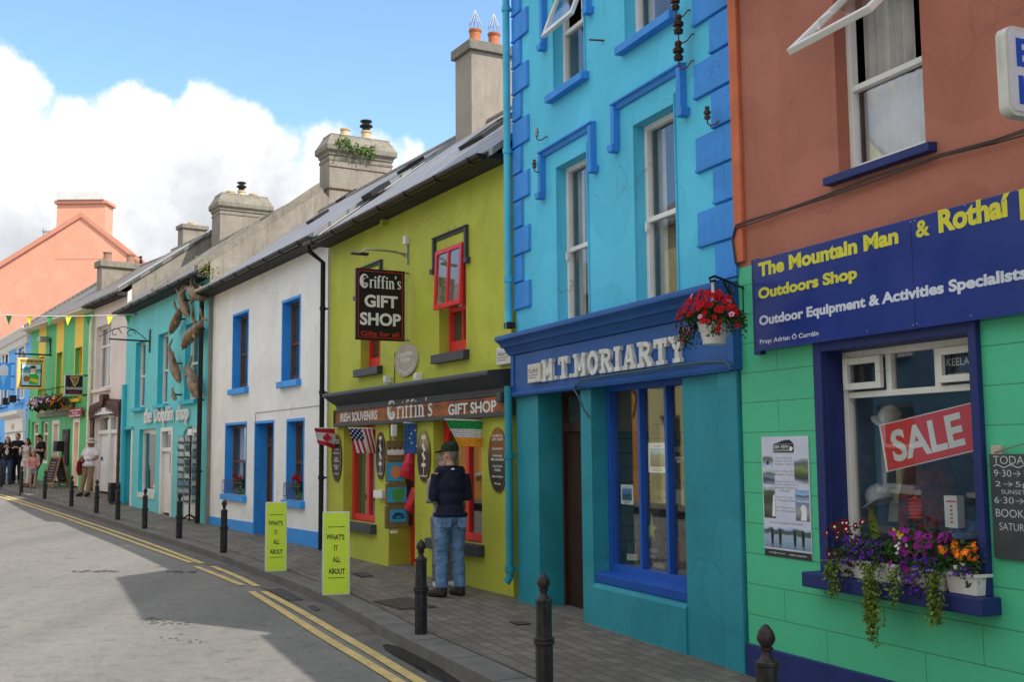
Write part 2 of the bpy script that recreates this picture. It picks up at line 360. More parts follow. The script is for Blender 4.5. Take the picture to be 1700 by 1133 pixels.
def gradient_mat(name, stops, axis='X', lo=0., hi=1., noise_=.0, rough=.45, kind='Object'):
 m, n, l, b = newmat(name); tc = n.new('ShaderNodeTexCoord'); sp = n.new('ShaderNodeSeparateXYZ'); l.new(tc.outputs[kind], sp.inputs[0])
 x = rng(n, l, sp.outputs['XYZ'.index(axis)], lo, hi)
 if noise_:
  f = tex_noise(n, l, coords(n, l, scale=(1, 1, 2.5)), 9, 5); mm = n.new('ShaderNodeMath'); mm.operation = 'MULTIPLY_ADD'; l.new(f, mm.inputs[0]); mm.inputs[1].default_value = noise_; 
  m3 = n.new('ShaderNodeMath'); m3.operation = 'SUBTRACT'; l.new(x, m3.inputs[0]); m3.inputs[1].default_value = noise_ / 2; l.new(m3.outputs[0], mm.inputs[2]); x = mm.outputs[0]
 cr = n.new('ShaderNodeValToRGB'); l.new(x, cr.inputs[0]); e = cr.color_ramp.elements
 while len(e) < len(stops): e.new(.5)
 for q, (p, c) in zip(e, stops): q.position = p; q.color = (*c, 1)
 l.new(cr.outputs[0], b.inputs['Base Color']); b.inputs['Roughness'].default_value = rough; return m
def blockwall(name, rgb, joint, bw=.9, bh=.225, off=(0, 0)):
 m, n, l, b = newmat(name); vec = coords(n, l, swap=True); br = n.new('ShaderNodeTexBrick'); l.new(vec, br.inputs['Vector'])
 br.offset = .5; br.inputs['Scale'].default_value = 1; br.inputs['Brick Width'].default_value = bw; br.inputs['Row Height'].default_value = bh; br.inputs['Mortar Size'].default_value = .004; br.inputs['Mortar Smooth'].default_value = .3
 br.inputs['Color1'].default_value = (*rgb, 1); br.inputs['Color2'].default_value = (*[x * .97 for x in rgb], 1); br.inputs['Mortar'].default_value = (*joint, 1)
 v2 = coords(n, l); f = tex_noise(n, l, v2, 2, 6, .6); col = mixc(n, l, rng(n, l, f, .3, .75, 0, .25), br.outputs['Color'], tuple(x * .62 for x in rgb))
 f6 = tex_noise(n, l, v2, 26, 5, .7); col = mixc(n, l, rng(n, l, f6, .68, .74, 0, .35), col, (.06, .06, .05))
 l.new(col, b.inputs['Base Color']); b.inputs['Roughness'].default_value = .6
 inv = n.new('ShaderNodeMath'); inv.operation = 'MULTIPLY_ADD'; l.new(br.outputs['Fac'], inv.inputs[0]); inv.inputs[1].default_value = -1.; l.new(tex_noise(n, l, v2, 40, 3), inv.inputs[2]); bumpn(n, l, b, inv.outputs[0], .35, .006); return m
def slate(name, a, bcol, joint, rw=.28, rh=.16, moss=0.):
 m, n, l, b = newmat(name); vec = coords(n, l); br = n.new('ShaderNodeTexBrick'); l.new(vec, br.inputs['Vector']); br.inputs['Scale'].default_value = 1
 br.inputs['Brick Width'].default_value = rw; br.inputs['Row Height'].default_value = rh; br.inputs['Mortar Size'].default_value = .026; br.inputs['Mortar Smooth'].default_value = .2; br.inputs['Bias'].default_value = .1
 br.inputs['Color1'].default_value = (*a, 1); br.inputs['Color2'].default_value = (*bcol, 1); br.inputs['Mortar'].default_value = (*joint, 1)
 f = tex_noise(n, l, vec, 1.4, 6, .65); col = mixc(n, l, rng(n, l, f, .35, .7, 0, .55), br.outputs['Color'], tuple(x * .55 for x in a))
 if moss: col = mixc(n, l, rng(n, l, tex_noise(n, l, vec, 5, 6, .7), .52, .68, 0, moss), col, C(120, 105, 70))
 l.new(col, b.inputs['Base Color']); b.inputs['Roughness'].default_value = .55
 # each course laps over the one below
 sp = n.new('ShaderNodeSeparateXYZ'); l.new(vec, sp.inputs[0]); md = n.new('ShaderNodeMath'); md.operation = 'MODULO'
 ad = n.new('ShaderNodeMath'); ad.operation = 'ADD'; l.new(sp.outputs['Y'], ad.inputs[0]); ad.inputs[1].default_value = 50; l.new(ad.outputs[0], md.inputs[0]); md.inputs[1].default_value = rh
 bumpn(n, l, b, rng(n, l, md.outputs[0], 0, rh, 1, 0), .8, .02); return m
def render_mat(name, a, bcol, scale=3., bump=.6, stain=.5):      # bare weathered cement render
 m, n, l, b = newmat(name); vec = coords(n, l); f = tex_noise(n, l, vec, scale, 8, .65); g = tex_noise(n, l, coords(n, l, scale=(5, 5, .7)), 2, 6, .65)
 col = mixc(n, l, rng(n, l, f, .3, .7), a, bcol); col = mixc(n, l, rng(n, l, g, .5, .75, 0, stain), col, tuple(x * .3 for x in a))
 h = tex_noise(n, l, vec, 30, 6, .7); col = mixc(n, l, rng(n, l, h, .58, .7, 0, .6), col, tuple(x * .55 for x in a))
 l.new(col, b.inputs['Base Color']); b.inputs['Roughness'].default_value = .9; bumpn(n, l, b, h, bump, .02); return m
def wood(name, a, bcol, rough=.45, scale=(14, 14, 1.2)):
 m, n, l, b = newmat(name); vec = coords(n, l, scale=scale); f = tex_noise(n, l, vec, 3, 6, .65); col = mixc(n, l, rng(n, l, f, .3, .7), a, bcol)
 l.new(col, b.inputs['Base Color']); b.inputs['Roughness'].default_value = rough; b.inputs['Specular IOR Level'].default_value = .2; bumpn(n, l, b, f, .3, .004); return m
def glass_mat(name, tint=(1, 1, 1), refl=1., dirt=.03):
 m, n, l, b = newmat(name); n.remove(b); out = n['Material Output']
 tr = n.new('ShaderNodeBsdfTransparent'); tr.inputs[0].default_value = (*tint, 1); gl = n.new('ShaderNodeBsdfGlossy'); gl.inputs['Roughness'].default_value = .015; gl.inputs[0].default_value = (refl, refl, refl, 1)
 fr = n.new('ShaderNodeFresnel'); ge = n.new('ShaderNodeNewGeometry'); io = rng(n, l, ge.outputs['Backfacing'], 0, 1, 1.5, 1 / 1.5); l.new(io, fr.inputs[0]); mx = n.new('ShaderNodeMixShader'); l.new(fr.outputs[0], mx.inputs[0]); l.new(tr.outputs[0], mx.inputs[1]); l.new(gl.outputs[0], mx.inputs[2])
 vec = coords(n, l); df = n.new('ShaderNodeBsdfDiffuse'); df.inputs[0].default_value = (.45, .45, .43, 1); m2 = n.new('ShaderNodeMixShader')
 l.new(rng(n, l, tex_noise(n, l, vec, 3, 6, .65), .35, .75, dirt * .4, dirt * 2), m2.inputs[0]); l.new(mx.outputs[0], m2.inputs[1]); l.new(df.outputs[0], m2.inputs[2]); l.new(m2.outputs[0], out.inputs[0])
 bm = n.new('ShaderNodeBump'); bm.inputs['Strength'].default_value = .03; bm.inputs['Distance'].default_value = .02; l.new(tex_noise(n, l, vec, 1.6, 2), bm.inputs['Height']); l.new(bm.outputs[0], gl.inputs['Normal']); return m
def cloth(name, rgb, var=.2, scale=7, alt=None, rough=.9, trans=0.):
 m, n, l, b = newmat(name); vec = coords(n, l); f = tex_noise(n, l, vec, scale, 5, .6); g = tex_noise(n, l, coords(n, l, scale=(1, 1, .45)), 16, 3, .5)
 col = mixc(n, l, rng(n, l, f, .3, .7), tuple(x * (1 - var) for x in rgb), alt or tuple(min(.95, x * (1 + var)) for x in rgb))
 l.new(col, b.inputs['Base Color']); b.inputs['Roughness'].default_value = rough; b.inputs['Specular IOR Level'].default_value = .2; bumpn(n, l, b, g, .7, .02); return m
def foliage(name, a, bcol):
 m, n, l, b = newmat(name); f = tex_noise(n, l, coords(n, l), 30, 3); l.new(mixc(n, l, rng(n, l, f, .35, .65), a, bcol), b.inputs['Base Color']); b.inputs['Roughness'].default_value = .8; b.inputs['Specular IOR Level'].default_value = .12
 return m
K = 1.25
GLASS = glass_mat('window glass'); GLASS2 = glass_mat('shop glass', (.96, .97, .96), 1., .015)
WHITE = paint('white gloss', (.72, .72, .70), .35, .05, 3, .1, 50, .25, spots=.2); WHITE2 = paint('white plastic', (.75, .75, .74), .35, .04, 3, .05)
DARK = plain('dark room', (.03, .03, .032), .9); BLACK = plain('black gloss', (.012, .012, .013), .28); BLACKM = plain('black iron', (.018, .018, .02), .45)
NET = cloth('net curtain', (.55, .58, .62), .12, 5); CURT = cloth('curtain', (.42, .42, .40), .2, 4); CREAM = plain('cream', (.62, .55, .40), .6)
LEAF = foliage('leaf green', (.022, .06, .012), (.05, .11, .022)); LEAFL = foliage('leaf lime', (.10, .16, .02), (.19, .24, .04)); LEAFD = foliage('leaf dark', (.02, .05, .018), (.035, .08, .025))
REDF = foliage('petal red', (.26, .004, .008), (.45, .01, .016)); PURP = foliage('petal purple', (.05, .015, .17), (.10, .03, .30)); MAG = foliage('petal magenta', (.17, .012, .16), (.32, .03, .28)); ORNG = foliage('petal orange', (.7, .1, .01), (.8, .2, .02)); YELF = foliage('petal yellow', (.75, .5, .02), (.8, .6, .05)); WHTF = foliage('petal white', (.7, .7, .7), (.8, .8, .8)); MARO = foliage('petal maroon', (.09, .006, .012), (.17, .01, .02)); PINKF = foliage('petal pink', (.6, .2, .4), (.7, .35, .5))
STEEL = plain('galvanised', (.35, .36, .37), .4, .8); RUST = paint('rust', (.12, .06, .035), .8, .3)
TERRA = paint('terracotta pot', (.48, .17, .08), .8, .15, 8); BUFF = paint('buff pot', (.55, .42, .26), .8, .15, 8)

# ------------------------------------------------------------------ building kit
def wall(parent, name, u0, u1, v0, v1, ops, mat, depth=.0, rec=.2, back=5.2, sides=True, ridge=None, m2=None):
 """front wall with real openings and reveals, returned to the back of the house"""
 mb = MB(); us = sorted({u0, u1, *[x for o in ops for x in (max(u0, o[0]), min(u1, o[1]))]}); vs = sorted({v0, v1, *[min(v1, max(v0, x)) for o in ops for x in (o[2], o[3])]})
 for i in range(len(us) - 1):
  run = None
  for j in range(len(vs) - 1):
   a, b = us[i], us[i + 1]; c, d = vs[j], vs[j + 1]; mx, my = (a + b) / 2, (c + d) / 2
   if any(o[0] < mx < o[1] and o[2] < my < o[3] for o in ops): continue
   mb.add([(a, depth, c), (b, depth, c), (b, depth, d), (a, depth, d)], [(0, 1, 2, 3)])
 for o in ops:
  a, b, c, d = o[:4]; r = depth + (o[4] if len(o) > 4 else rec); k = 1 if m2 else 0
  c = max(c, v0); d = min(d, v1)
  for q in ([(a, depth, c), (a, depth, d), (a, r, d), (a, r, c)], [(b, depth, c), (b, r, c), (b, r, d), (b, depth, d)], [(a, depth, d), (b, depth, d), (b, r, d), (a, r, d)], [(a, depth, c), (a, r, c), (b, r, c), (b, depth, c)]): mb.poly(q, k)
 if sides:
  for u in (u0, u1):
   pts = [(u, depth, v0), (u, back, v0), (u, back, v1), (u, depth, v1)]
   if ridge: pts = pts[:3] + [(u, back / 2, ridge)] + pts[3:]
   mb.poly(pts)
  mb.poly([(u0, back, v0), (u1, back, v0), (u1, back, v1), (u0, back, v1)])
 return mb.build(name, [mat] + ([m2] if m2 else []), parent, recalc=False)
def roof(parent, u0, u1, ve, vr, mat, de=-.28, dr=2.6, th=.09, ridge_mat=None):
 mb = MB()
 for sgn in (1, -1):
  e = dr - (dr - de) * sgn
  mb.add([(u0, e, ve), (u1, e, ve), (u1, dr, vr), (u0, dr, vr), (u0, e, ve - th), (u1, e, ve - th), (u1, dr, vr - th), (u0, dr, vr - th)],
               [(0, 1, 2, 3), (4, 7, 6, 5), (0, 4, 5, 1), (0, 3, 7, 4), (1, 5, 6, 2)])
 o = mb.build('roof', mat, parent)
 if ridge_mat:
  r = MB(); n = max(2, int((u1 - u0) / .45))
  for i in range(n):
   a = u0 + (u1 - u0) * i / n; b = u0 + (u1 - u0) * (i + 1) / n - .012
   r.prismx([(dr - .13, vr - .08), (dr - .1, vr - .01), (dr, vr + .045), (dr + .1, vr - .01), (dr + .13, vr - .08)], a, b)
  r.build('ridge_tiles', ridge_mat, o)
 return o
def gutter(parent, u0, u1, v, d=-.36, mat=BLACK, tilt=0.):
 mb = MB(); prof = [(d + .065 * math.cos(math.radians(a)), v + .065 * math.sin(math.radians(a))) for a in range(180, 361, 20)] + [(d + .055, v), (d - .055, v)]
 mb.prismx(prof, u0, u1)
 u = u0 + .4
 while u < u1:
  mb.prismx([(d + .075 * math.cos(math.radians(a)), v - .002 + .075 * math.sin(math.radians(a))) for a in range(180, 361, 20)], u, u + .05); u += .95
 return mb.build('gutter', mat, parent, smooth=40)
def window(parent, u0, u1, v0, v1, rec=.2, fw=.06, fm=None, rails=(), mulls=(), sill=None, sillm=None, curtain=None, room=True, glass=None, deep=.06, open_top=False, bar=.03, bottom=None, roommat=None, roomdepth=1.1):
 """frame (rails/mulls as fractions), pane, sill, curtain and the room behind"""
 fm = fm or WHITE; mb = MB(); y0, y1 = rec - deep, rec
 fb = bottom or fw
 mb.box(u0, u0 + fw, y0, y1, v0, v1); mb.box(u1 - fw, u1, y0, y1, v0, v1); mb.box(u0 + fw, u1 - fw, y0 + .002, y1, v1 - fw, v1); mb.box(u0 + fw, u1 - fw, y0 + .002, y1, v0, v0 + fb)
 for r in rails: mb.box(u0 + fw, u1 - fw, y0 + .004, y1 - .004, v0 + (v1 - v0) * r - fw * .45, v0 + (v1 - v0) * r + fw * .45)
 for q in mulls:
  x, lo, hi = (q, 0, 1) if not isinstance(q, tuple) else q
  mb.box(u0 + (u1 - u0) * x - bar / 2, u0 + (u1 - u0) * x + bar / 2, y0 + .008, y1 - .006, v0 + (v1 - v0) * lo + fb * (lo == 0), v0 + (v1 - v0) * hi - fw * (hi == 1))
 o = mb.build('window', fm, parent, bevel=.004)
 g = MB(); yg = y0 + deep * .6
 vt = v1 - fw if not open_top else v0 + (v1 - v0) * open_top
 g.box(u0 + fw * .8, u1 - fw * .8, yg, yg + .004, v0 + fb * .8, vt)
 g.build('pane', glass or GLASS, o)
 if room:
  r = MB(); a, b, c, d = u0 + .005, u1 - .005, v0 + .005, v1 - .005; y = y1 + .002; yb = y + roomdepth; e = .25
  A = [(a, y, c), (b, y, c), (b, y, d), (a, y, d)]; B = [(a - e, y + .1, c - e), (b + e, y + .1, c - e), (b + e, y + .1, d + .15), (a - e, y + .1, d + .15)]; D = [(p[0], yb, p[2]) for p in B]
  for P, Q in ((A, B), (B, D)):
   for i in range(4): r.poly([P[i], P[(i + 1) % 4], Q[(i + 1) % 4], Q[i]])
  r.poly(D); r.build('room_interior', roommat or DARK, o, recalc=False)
 if curtain:
  for (f0, f1, lo, hi, cm) in curtain:
   c = MB(); n = 18; a, b = u0 + (u1 - u0) * f0, u0 + (u1 - u0) * f1; ring = [[], []]
   for i in range(n + 1):
    t = i / n; y = y1 + .07 + .022 * math.sin(t * 22 * (b - a) / .3)
    ring[0].append((a + (b - a) * t, y, v0 + (v1 - v0) * lo)); ring[1].append((a + (b - a) * t, y, v0 + (v1 - v0) * hi))
   for i in range(n): c.poly([ring[0][i], ring[0][i + 1], ring[1][i + 1], ring[1][i]])
   c.build('curtain', cm, o, smooth=60)
 if sill:
  pr, h, ov = sill; s_ = MB(); s_.prismx([(-pr, v0 - h), (-pr, v0 - .014), (rec - deep, v0 + .004), (rec - deep, v0 - h)], u0 - ov, u1 + ov)
  s_.build('sill', sillm or fm, o, bevel=.006)
 return o
def pipe(parent, pts, r=.05, mat=BLACK, clips=(), name='downpipe'):
 mb = MB(); mb.tube(pts, r, 12)
 for z in clips:
  # find the point on the straight run at that height
  for a, b in zip(pts, pts[1:]):
   lo, hi = sorted((a[2], b[2]))
   if lo <= z <= hi and hi - lo > .5:
    t = (z - a[2]) / (b[2] - a[2]); p = V(a).lerp(V(b), t); mb.lathe([(r * 1.25, -.03), (r * 1.25, .03)], p, 12); mb.box(p.x - .02, p.x + .02, p.y, p.y + .09, p.z - .015, p.z + .015)
 return mb.build(name, mat, parent, smooth=50)
def chimney(parent, u0, u1, d0, d1, v0, v1, mat, cap='slab', capmat=None, pots=(), over=.07, caph=.2):
 mb = MB(); mb.box(u0, u1, d0, d1, v0, v1)
 o = mb.build('chimney', mat, parent, bevel=.015)
 c = MB()
 if cap == 'slab': c.box(u0 - over, u1 + over, d0 - over, d1 + over, v1 - .002, v1 + caph); top = v1 + caph
 else:
  def rr(e, z): return [(u0 - e, d0 - e, z), (u1 + e, d0 - e, z), (u1 + e, d1 + e, z), (u0 - e, d1 + e, z)]
  c.loft([rr(.03, v1 - .16), rr(.03, v1 - .1), rr(over, v1 - .04), rr(over, v1 + .08), rr(-.05, v1 + .36), rr(-.05, v1 + .4)]); top = v1 + .4
  c.loft([rr(.012, v1 - .3), rr(.02, v1 - .26), rr(.012, v1 - .22)])
 c.build('chimney_cap', capmat or mat, o, bevel=.012)
 for (fu, fd, h, r, pm, cowl) in pots:
  p = MB(); x, y = u0 + (u1 - u0) * fu, d0 + (d1 - d0) * fd
  p.lathe([(r * 1.08, 0), (r * 1.08, .05), (r * .96, .08), (r * .9, h - .06), (r * 1.05, h - .04), (r * 1.05, h), (r * .8, h), (r * .8, h - .1)], (x, y, top - .01), 16)
  q = p.build('chimney_pot', pm, o, smooth=40)
  if cowl:
   w_ = MB()
   if cowl == 'spike':
    for k in range(9):
     a = 2 * math.pi * k / 9; w_.tube([(x + r * .8 * math.cos(a), y + r * .8 * math.sin(a), top + h - .05), (x + r * .95 * math.cos(a), y + r * .95 * math.sin(a), top + h + .1), (x, y, top + h + .36)], .007, 5)
    w_.build('bird_guard', STEEL, q)
   else:
    w_.lathe([(r * .75, 0), (r * .75, .1), (r * 1.25, .12), (r * 1.3, .15), (r * .7, .2), (r * .4, .21)], (x, y, top + h - .02), 14); w_.lathe([(r * 1.15, .25), (r * 1.15, .28), (r * .3, .31)], (x, y, top + h - .02), 14)
    for k in range(4): w_.tube([(x + r * .6 * math.cos(k * 1.57), y + r * .6 * math.sin(k * 1.57), top + h + .15), (x + r * .6 * math.cos(k * 1.57), y + r * .6 * math.sin(k * 1.57), top + h + .26)], .008, 5)
    w_.build('cowl', BLACKM, q, smooth=40)
 return o
def hood(parent, u0, u1, v, drop, w=.07, p=.07, mat=None, foot=.05):
 """label mould: a horizontal drip with two short drops ending in square stops"""
 mb = MB(); prof = [(0, v - w), (-p * .35, v - w), (-p * .6, v - w * .4), (-p, v - w * .3), (-p, v), (0, v + .01)]
 mb.prismx(prof, u0 - w, u1 + w)
 for s_, u in ((-1, u0), (1, u1)):
  a, b = (u - w, u) if s_ < 0 else (u, u + w)
  mb.box(a + .001, b - .001, -p * .9, 0, v - drop, v - w * .5); a2, b2 = (a - foot, b) if s_ < 0 else (a, b + foot)
  mb.prism([(a2, v - drop), (b2, v - drop), (b2 - .01, v - drop - .07), (a2 + .02, v - drop - .07)], -p * 1.15, 0)
 return mb.build('hood_mould', mat, parent, bevel=.006)

def rooflight(F, rf, ve, vr, x0, y0, x1, y1, w, width):
 """a rooflight lying on the front slope between two pixels of the photo's roof"""
 k = (vr - ve) / 2.88
 def on(px, py):
  best = None
  for i in range(400):
   d = -.28 + 2.88 * i / 399; u, v = F.uv(px, py, d); e = abs(v - (ve + (d + .28) * k))
   if best is None or e < best[0]: best = (e, u, d)
  return best[1], best[2]
 a = on((x0 + x1) / 2, (y0 + y1) / 2); u0, u1 = a[0] - width / 2, a[0] + width / 2; dm = a[1]; M_ = MB()
 def R(u, d, h): return (u, d - h * .57, ve + (d + .28) * k + h * .82)
 for (p0, p1, q0, q1) in ((u0, u0 + .06, dm - w, dm + w), (u1 - .06, u1, dm - w, dm + w), (u0 + .06, u1 - .06, dm - w, dm - w + .06), (u0 + .06, u1 - .06, dm + w - .06, dm + w)):
  M_.loft([[R(p0, q0, -.02), R(p1, q0, -.02), R(p1, q1, -.02), R(p0, q1, -.02)], [R(p0, q0, .06), R(p1, q0, .06), R(p1, q1, .06), R(p0, q1, .06)]])
 ob = M_.build('rooflight', BLACKM, rf); g = MB(); i0, i1, j0, j1 = u0 + .05, u1 - .05, dm - w + .05, dm + w - .05
 g.loft([[R(i0, j0, h), R(i1, j0, h), R(i1, j1, h), R(i0, j1, h)] for h in (.03, .045)]); g.build('pane', plain('rooflight glass', (.05, .06, .07), .08), ob)
def chim_px(F, root, u1, xl, xc, xr, yc, ytop, vb, mat, cap, capmat, pots, over=.07, caph=.2):
 d0 = F.dv(xc, yc, u1)[0]; d1 = F.dv(xr, yc - 20, u1)[0]; vt = F.dv(xc, ytop, u1)[1]; u0 = F.uv(xl, yc, d0)[0]
 return chimney(root, u0, u1, d0, min(d1, d0 + 1.9), vb, vt, mat, cap, capmat, pots, over, caph), (u0, u1, d0, min(d1, d0 + 1.9), vt)

# ------------------------------------------------------------------ where the facades stand
FM = Facade(ground(861, 998.5), ground(1243, 1120))                       # tall turquoise shop
_b = ground(1245.5, 1121); FR = Facade(_b, _b + FM.U * 9.)                # terracotta and green shop
FG = Facade(ground(543, 916.6), ground(852, 992))                         # lime gift shop
FW = Facade(ground(343.6, 870), ground(541, 914.4))                       # white cottage
FD = Facade(ground(203, 836.5), ground(341, 871))                         # turquoise shop with dolphins
_r = ground(148, 817)
FN = Facade(_r, ground(203, 831))                                         # narrow white house
_l = ground(44, 793.5); FP = Facade(_l, _r)                               # striped pub
_k = FP.U.copy(); _k.rotate(Matrix.Rotation(math.radians(-5), 3, 'Z')); FB = Facade(_l - _k * 12, _l)   # blue house round the bend
# ------------------------------------------------------------------ ground
def asphalt():
 m, n, l, b = newmat('asphalt'); vec = coords(n, l); f = tex_noise(n, l, vec, .35, 6, .6); g = tex_noise(n, l, vec, 90, 4, .7); h = tex_noise(n, l, coords(n, l, scale=(1, .22, 1), rot=-.42), 1.5, 5, .6)
 col = mixc(n, l, rng(n, l, f, .3, .7), (.165, .156, .142), (.222, .211, .192)); col = mixc(n, l, rng(n, l, h, .45, .7, 0, .4), col, (.235, .22, .195)); col = mixc(n, l, rng(n, l, g, .45, .75, 0, .5), col, (.06, .06, .06))
 g2 = tex_noise(n, l, vec, 160, 2, .5); col = mixc(n, l, rng(n, l, g2, .64, .72, 0, .6), col, (.33, .32, .30))
 cr = n.new('ShaderNodeTexVoronoi'); cr.feature = 'DISTANCE_TO_EDGE'; cr.inputs['Scale'].default_value = .55; cr.inputs['Randomness'].default_value = 1
 wv = n.new('ShaderNodeVectorMath'); wv.operation = 'ADD'; nn = n.new('ShaderNodeTexNoise'); nn.inputs['Scale'].default_value = 1.4; nn.inputs['Detail'].default_value = 6; l.new(vec, nn.inputs['Vector']); l.new(vec, wv.inputs[0]); l.new(nn.outputs['Color'], wv.inputs[1]); l.new(wv.outputs[0], cr.inputs['Vector'])
 ck = rng(n, l, cr.outputs['Distance'], .002, .010, .5, 0); mm = n.new('ShaderNodeMath'); mm.operation = 'MULTIPLY'; l.new(ck, mm.inputs[0]); l.new(rng(n, l, tex_noise(n, l, vec, .4, 3), .5, .62), mm.inputs[1])
 tw = tex_noise(n, l, coords(n, l, scale=(.9, .06, 1), rot=-.32), 1.1, 4, .55); col = mixc(n, l, rng(n, l, tw, .42, .66, 0, .5), col, (.11, .108, .102)); pt = tex_noise(n, l, vec, 5, 5, .7); col = mixc(n, l, rng(n, l, pt, .52, .70, 0, .7), col, (.085, .083, .08)); ch_ = tex_noise(n, l, vec, 38, 3, .6); col = mixc(n, l, rng(n, l, ch_, .50, .70, 0, .5), col, (.085, .072, .068)); c2 = tex_noise(n, l, vec, 14, 5, .75); col = mixc(n, l, rng(n, l, c2, .50, .72, 0, .35), col, (.28, .265, .24))
 col = mixc(n, l, mm.outputs[0], col, (.03, .03, .03)); l.new(col, b.inputs['Base Color']); b.inputs['Roughness'].default_value = .85; bumpn(n, l, b, g, .5, .01); return m
def pavers():
 m, n, l, b = newmat('block paving'); ang = math.atan2(FM.U.y, FM.U.x); vec0 = coords(n, l, rot=-ang)
 wv = n.new('ShaderNodeVectorMath'); wv.operation = 'MULTIPLY_ADD'; nn = n.new('ShaderNodeTexNoise'); nn.inputs['Scale'].default_value = 2.2; nn.inputs['Detail'].default_value = 3; l.new(vec0, nn.inputs['Vector']); l.new(nn.outputs['Color'], wv.inputs[0]); wv.inputs[1].default_value = (.05, .05, 0); l.new(vec0, wv.inputs[2]); vec = wv.outputs[0]
 br = n.new('ShaderNodeTexBrick'); l.new(vec, br.inputs['Vector']); br.inputs['Scale'].default_value = 1; br.inputs['Brick Width'].default_value = .2; br.inputs['Row Height'].default_value = .13; br.inputs['Mortar Size'].default_value = .0055; br.inputs['Mortar Smooth'].default_value = .5; br.inputs['Bias'].default_value = -.2
 br.inputs['Color1'].default_value = (.205, .178, .145, 1); br.inputs['Color2'].default_value = (.112, .096, .080, 1); br.inputs['Mortar'].default_value = (.035, .031, .026, 1)
 f = tex_noise(n, l, vec, 1.1, 7, .65); col = mixc(n, l, rng(n, l, f, .35, .7, 0, .6), br.outputs['Color'], (.085, .078, .068)); g = tex_noise(n, l, vec, 60, 4, .7); col = mixc(n, l, rng(n, l, g, .55, .75, 0, .5), col, (.17, .16, .145))
 st = tex_noise(n, l, vec, 7, 3, .5); col = mixc(n, l, rng(n, l, st, .71, .74, 0, .6), col, (.22, .21, .2))
 l.new(col, b.inputs['Base Color']); l.new(rng(n, l, f, .3, .7, .55, .85), b.inputs['Roughness'])
 hh = n.new('ShaderNodeMath'); hh.operation = 'MULTIPLY_ADD'; l.new(br.outputs['Fac'], hh.inputs[0]); hh.inputs[1].default_value = -1; l.new(rng(n, l, g, 0, 1, 0, .5), hh.inputs[2]); bumpn(n, l, b, hh.outputs[0], .8, .012); return m
ASPH = asphalt(); PAVE = pavers()
KERB = paint('kerb concrete', (.155, .148, .138), .8, .16, 3, .4, 60, .0, spots=.35); CHAN = paint('gutter channel', (.125, .116, .106), .75, .2, 4, .4, 60, 0, spots=.3)
YLINE = paint('yellow line paint', (.54, .41, .17), .7, .16, 6, .3, 70, 0, grime=(.14, .135, .13), spots=.45)
RD = -.10
kf = [ground(*p, dz=RD) for p in ((0, 814), (79, 838), (160, 864), (240, 891), (336, 922), (402, 947), (515, 993), (588, 1031), (656, 1071), (782, 1136))]
def flat(p): return V((p[0], p[1], 0))
dirn = (flat(kf[-1]) - flat(kf[-2])).normalized(); kf = [flat(p) for p in kf]
kf = [flat(FB.W(-6, 0, 0)) - FB.I * 2.3, flat(FB.W(6, 0, 0)) - FB.I * 2.3] + kf + [kf[-1] + dirn * 4, kf[-1] + dirn * 16]
def smooth_line(P, k=4):
 out = []
 for i in range(len(P) - 1):
  a, b, c, d = P[max(i - 1, 0)], P[i], P[i + 1], P[min(i + 2, len(P) - 1)]
  for j in range(k):
   t = j / k; out.append(.5 * ((2 * b) + (c - a) * t + (2 * a - 5 * b + 4 * c - d) * t * t + (3 * b - a - 3 * c + d) * t ** 3))
 return out + [P[-1]]
kf = smooth_line(kf)
def offset(P, d):
 out = []
 for i, p in enumerate(P):
  t = (P[min(i + 1, len(P) - 1)] - P[max(i - 1, 0)]).normalized(); out.append(p + V((-t.y, t.x, 0)) * d)
 return out
def strip(mb, A, B, z, m=0, front=None):
 for i in range(len(A) - 1):
  q = [A[i], A[i + 1], B[i + 1], B[i]]; mb.poly([(p.x, p.y, gz(p.x, p.y, z)) for p in q], m)
  if front is not None: mb.poly([(A[i].x, A[i].y, gz(0, A[i].y, front)), (A[i + 1].x, A[i + 1].y, gz(0, A[i + 1].y, front)), (A[i + 1].x, A[i + 1].y, gz(0, A[i + 1].y, z)), (A[i].x, A[i].y, gz(0, A[i].y, z))], m)
KW = .30
kb = offset(kf, KW)
if (kb[20] - flat(FG.O)).length > (kf[20] - flat(FG.O)).length: kb = offset(kf, -KW); SGN = -1
else: SGN = 1
mb = MB(); ys = [-80, 0, 24] + [25 + i for i in range(16)] + [220]
for a_, b_ in zip(ys, ys[1:]): mb.poly([(-160, a_, gz(0, a_, RD)), (160, a_, gz(0, a_, RD)), (160, b_, gz(0, b_, RD)), (-160, b_, gz(0, b_, RD))])
struct(mb, 'road', ASPH, recalc=False)
mb = MB(); strip(mb, kf, kb, .004, 0, RD - .02); 
acc = 0.
for i in range(len(kf) - 1):      # joints between the kerb stones
 l_ = (kf[i + 1] - kf[i]).length; d_ = (kf[i + 1] - kf[i]).normalized()
 while acc < l_:
  t_ = acc / l_; a, b = kf[i].lerp(kf[i + 1], t_), kb[i].lerp(kb[i + 1], t_); w_ = d_ * .005; mb.poly([(p.x, p.y, gz(p.x, p.y, .007)) for p in (a - w_, a + w_, b + w_, b - w_)], 1); acc += .92
 acc -= l_
 mb.poly([(p.x, p.y, gz(p.x, p.y, .007)) for p in (kb[i], kb[i + 1], kb[i + 1].lerp(kf[i + 1], .04), kb[i].lerp(kf[i], .04))], 1)
struct(mb, 'kerb', [KERB, plain('kerb joint', (.03, .028, .025), .9)], recalc=False)
mb = MB(); strip(mb, kb, offset(kb, SGN * 3.6), 0); struct(mb, 'pavement', PAVE, recalc=False)
ch = offset(kf, -SGN * .30); mb = MB(); strip(mb, kf, ch, RD + .006); struct(mb, 'gutter_channel', CHAN, recalc=False)
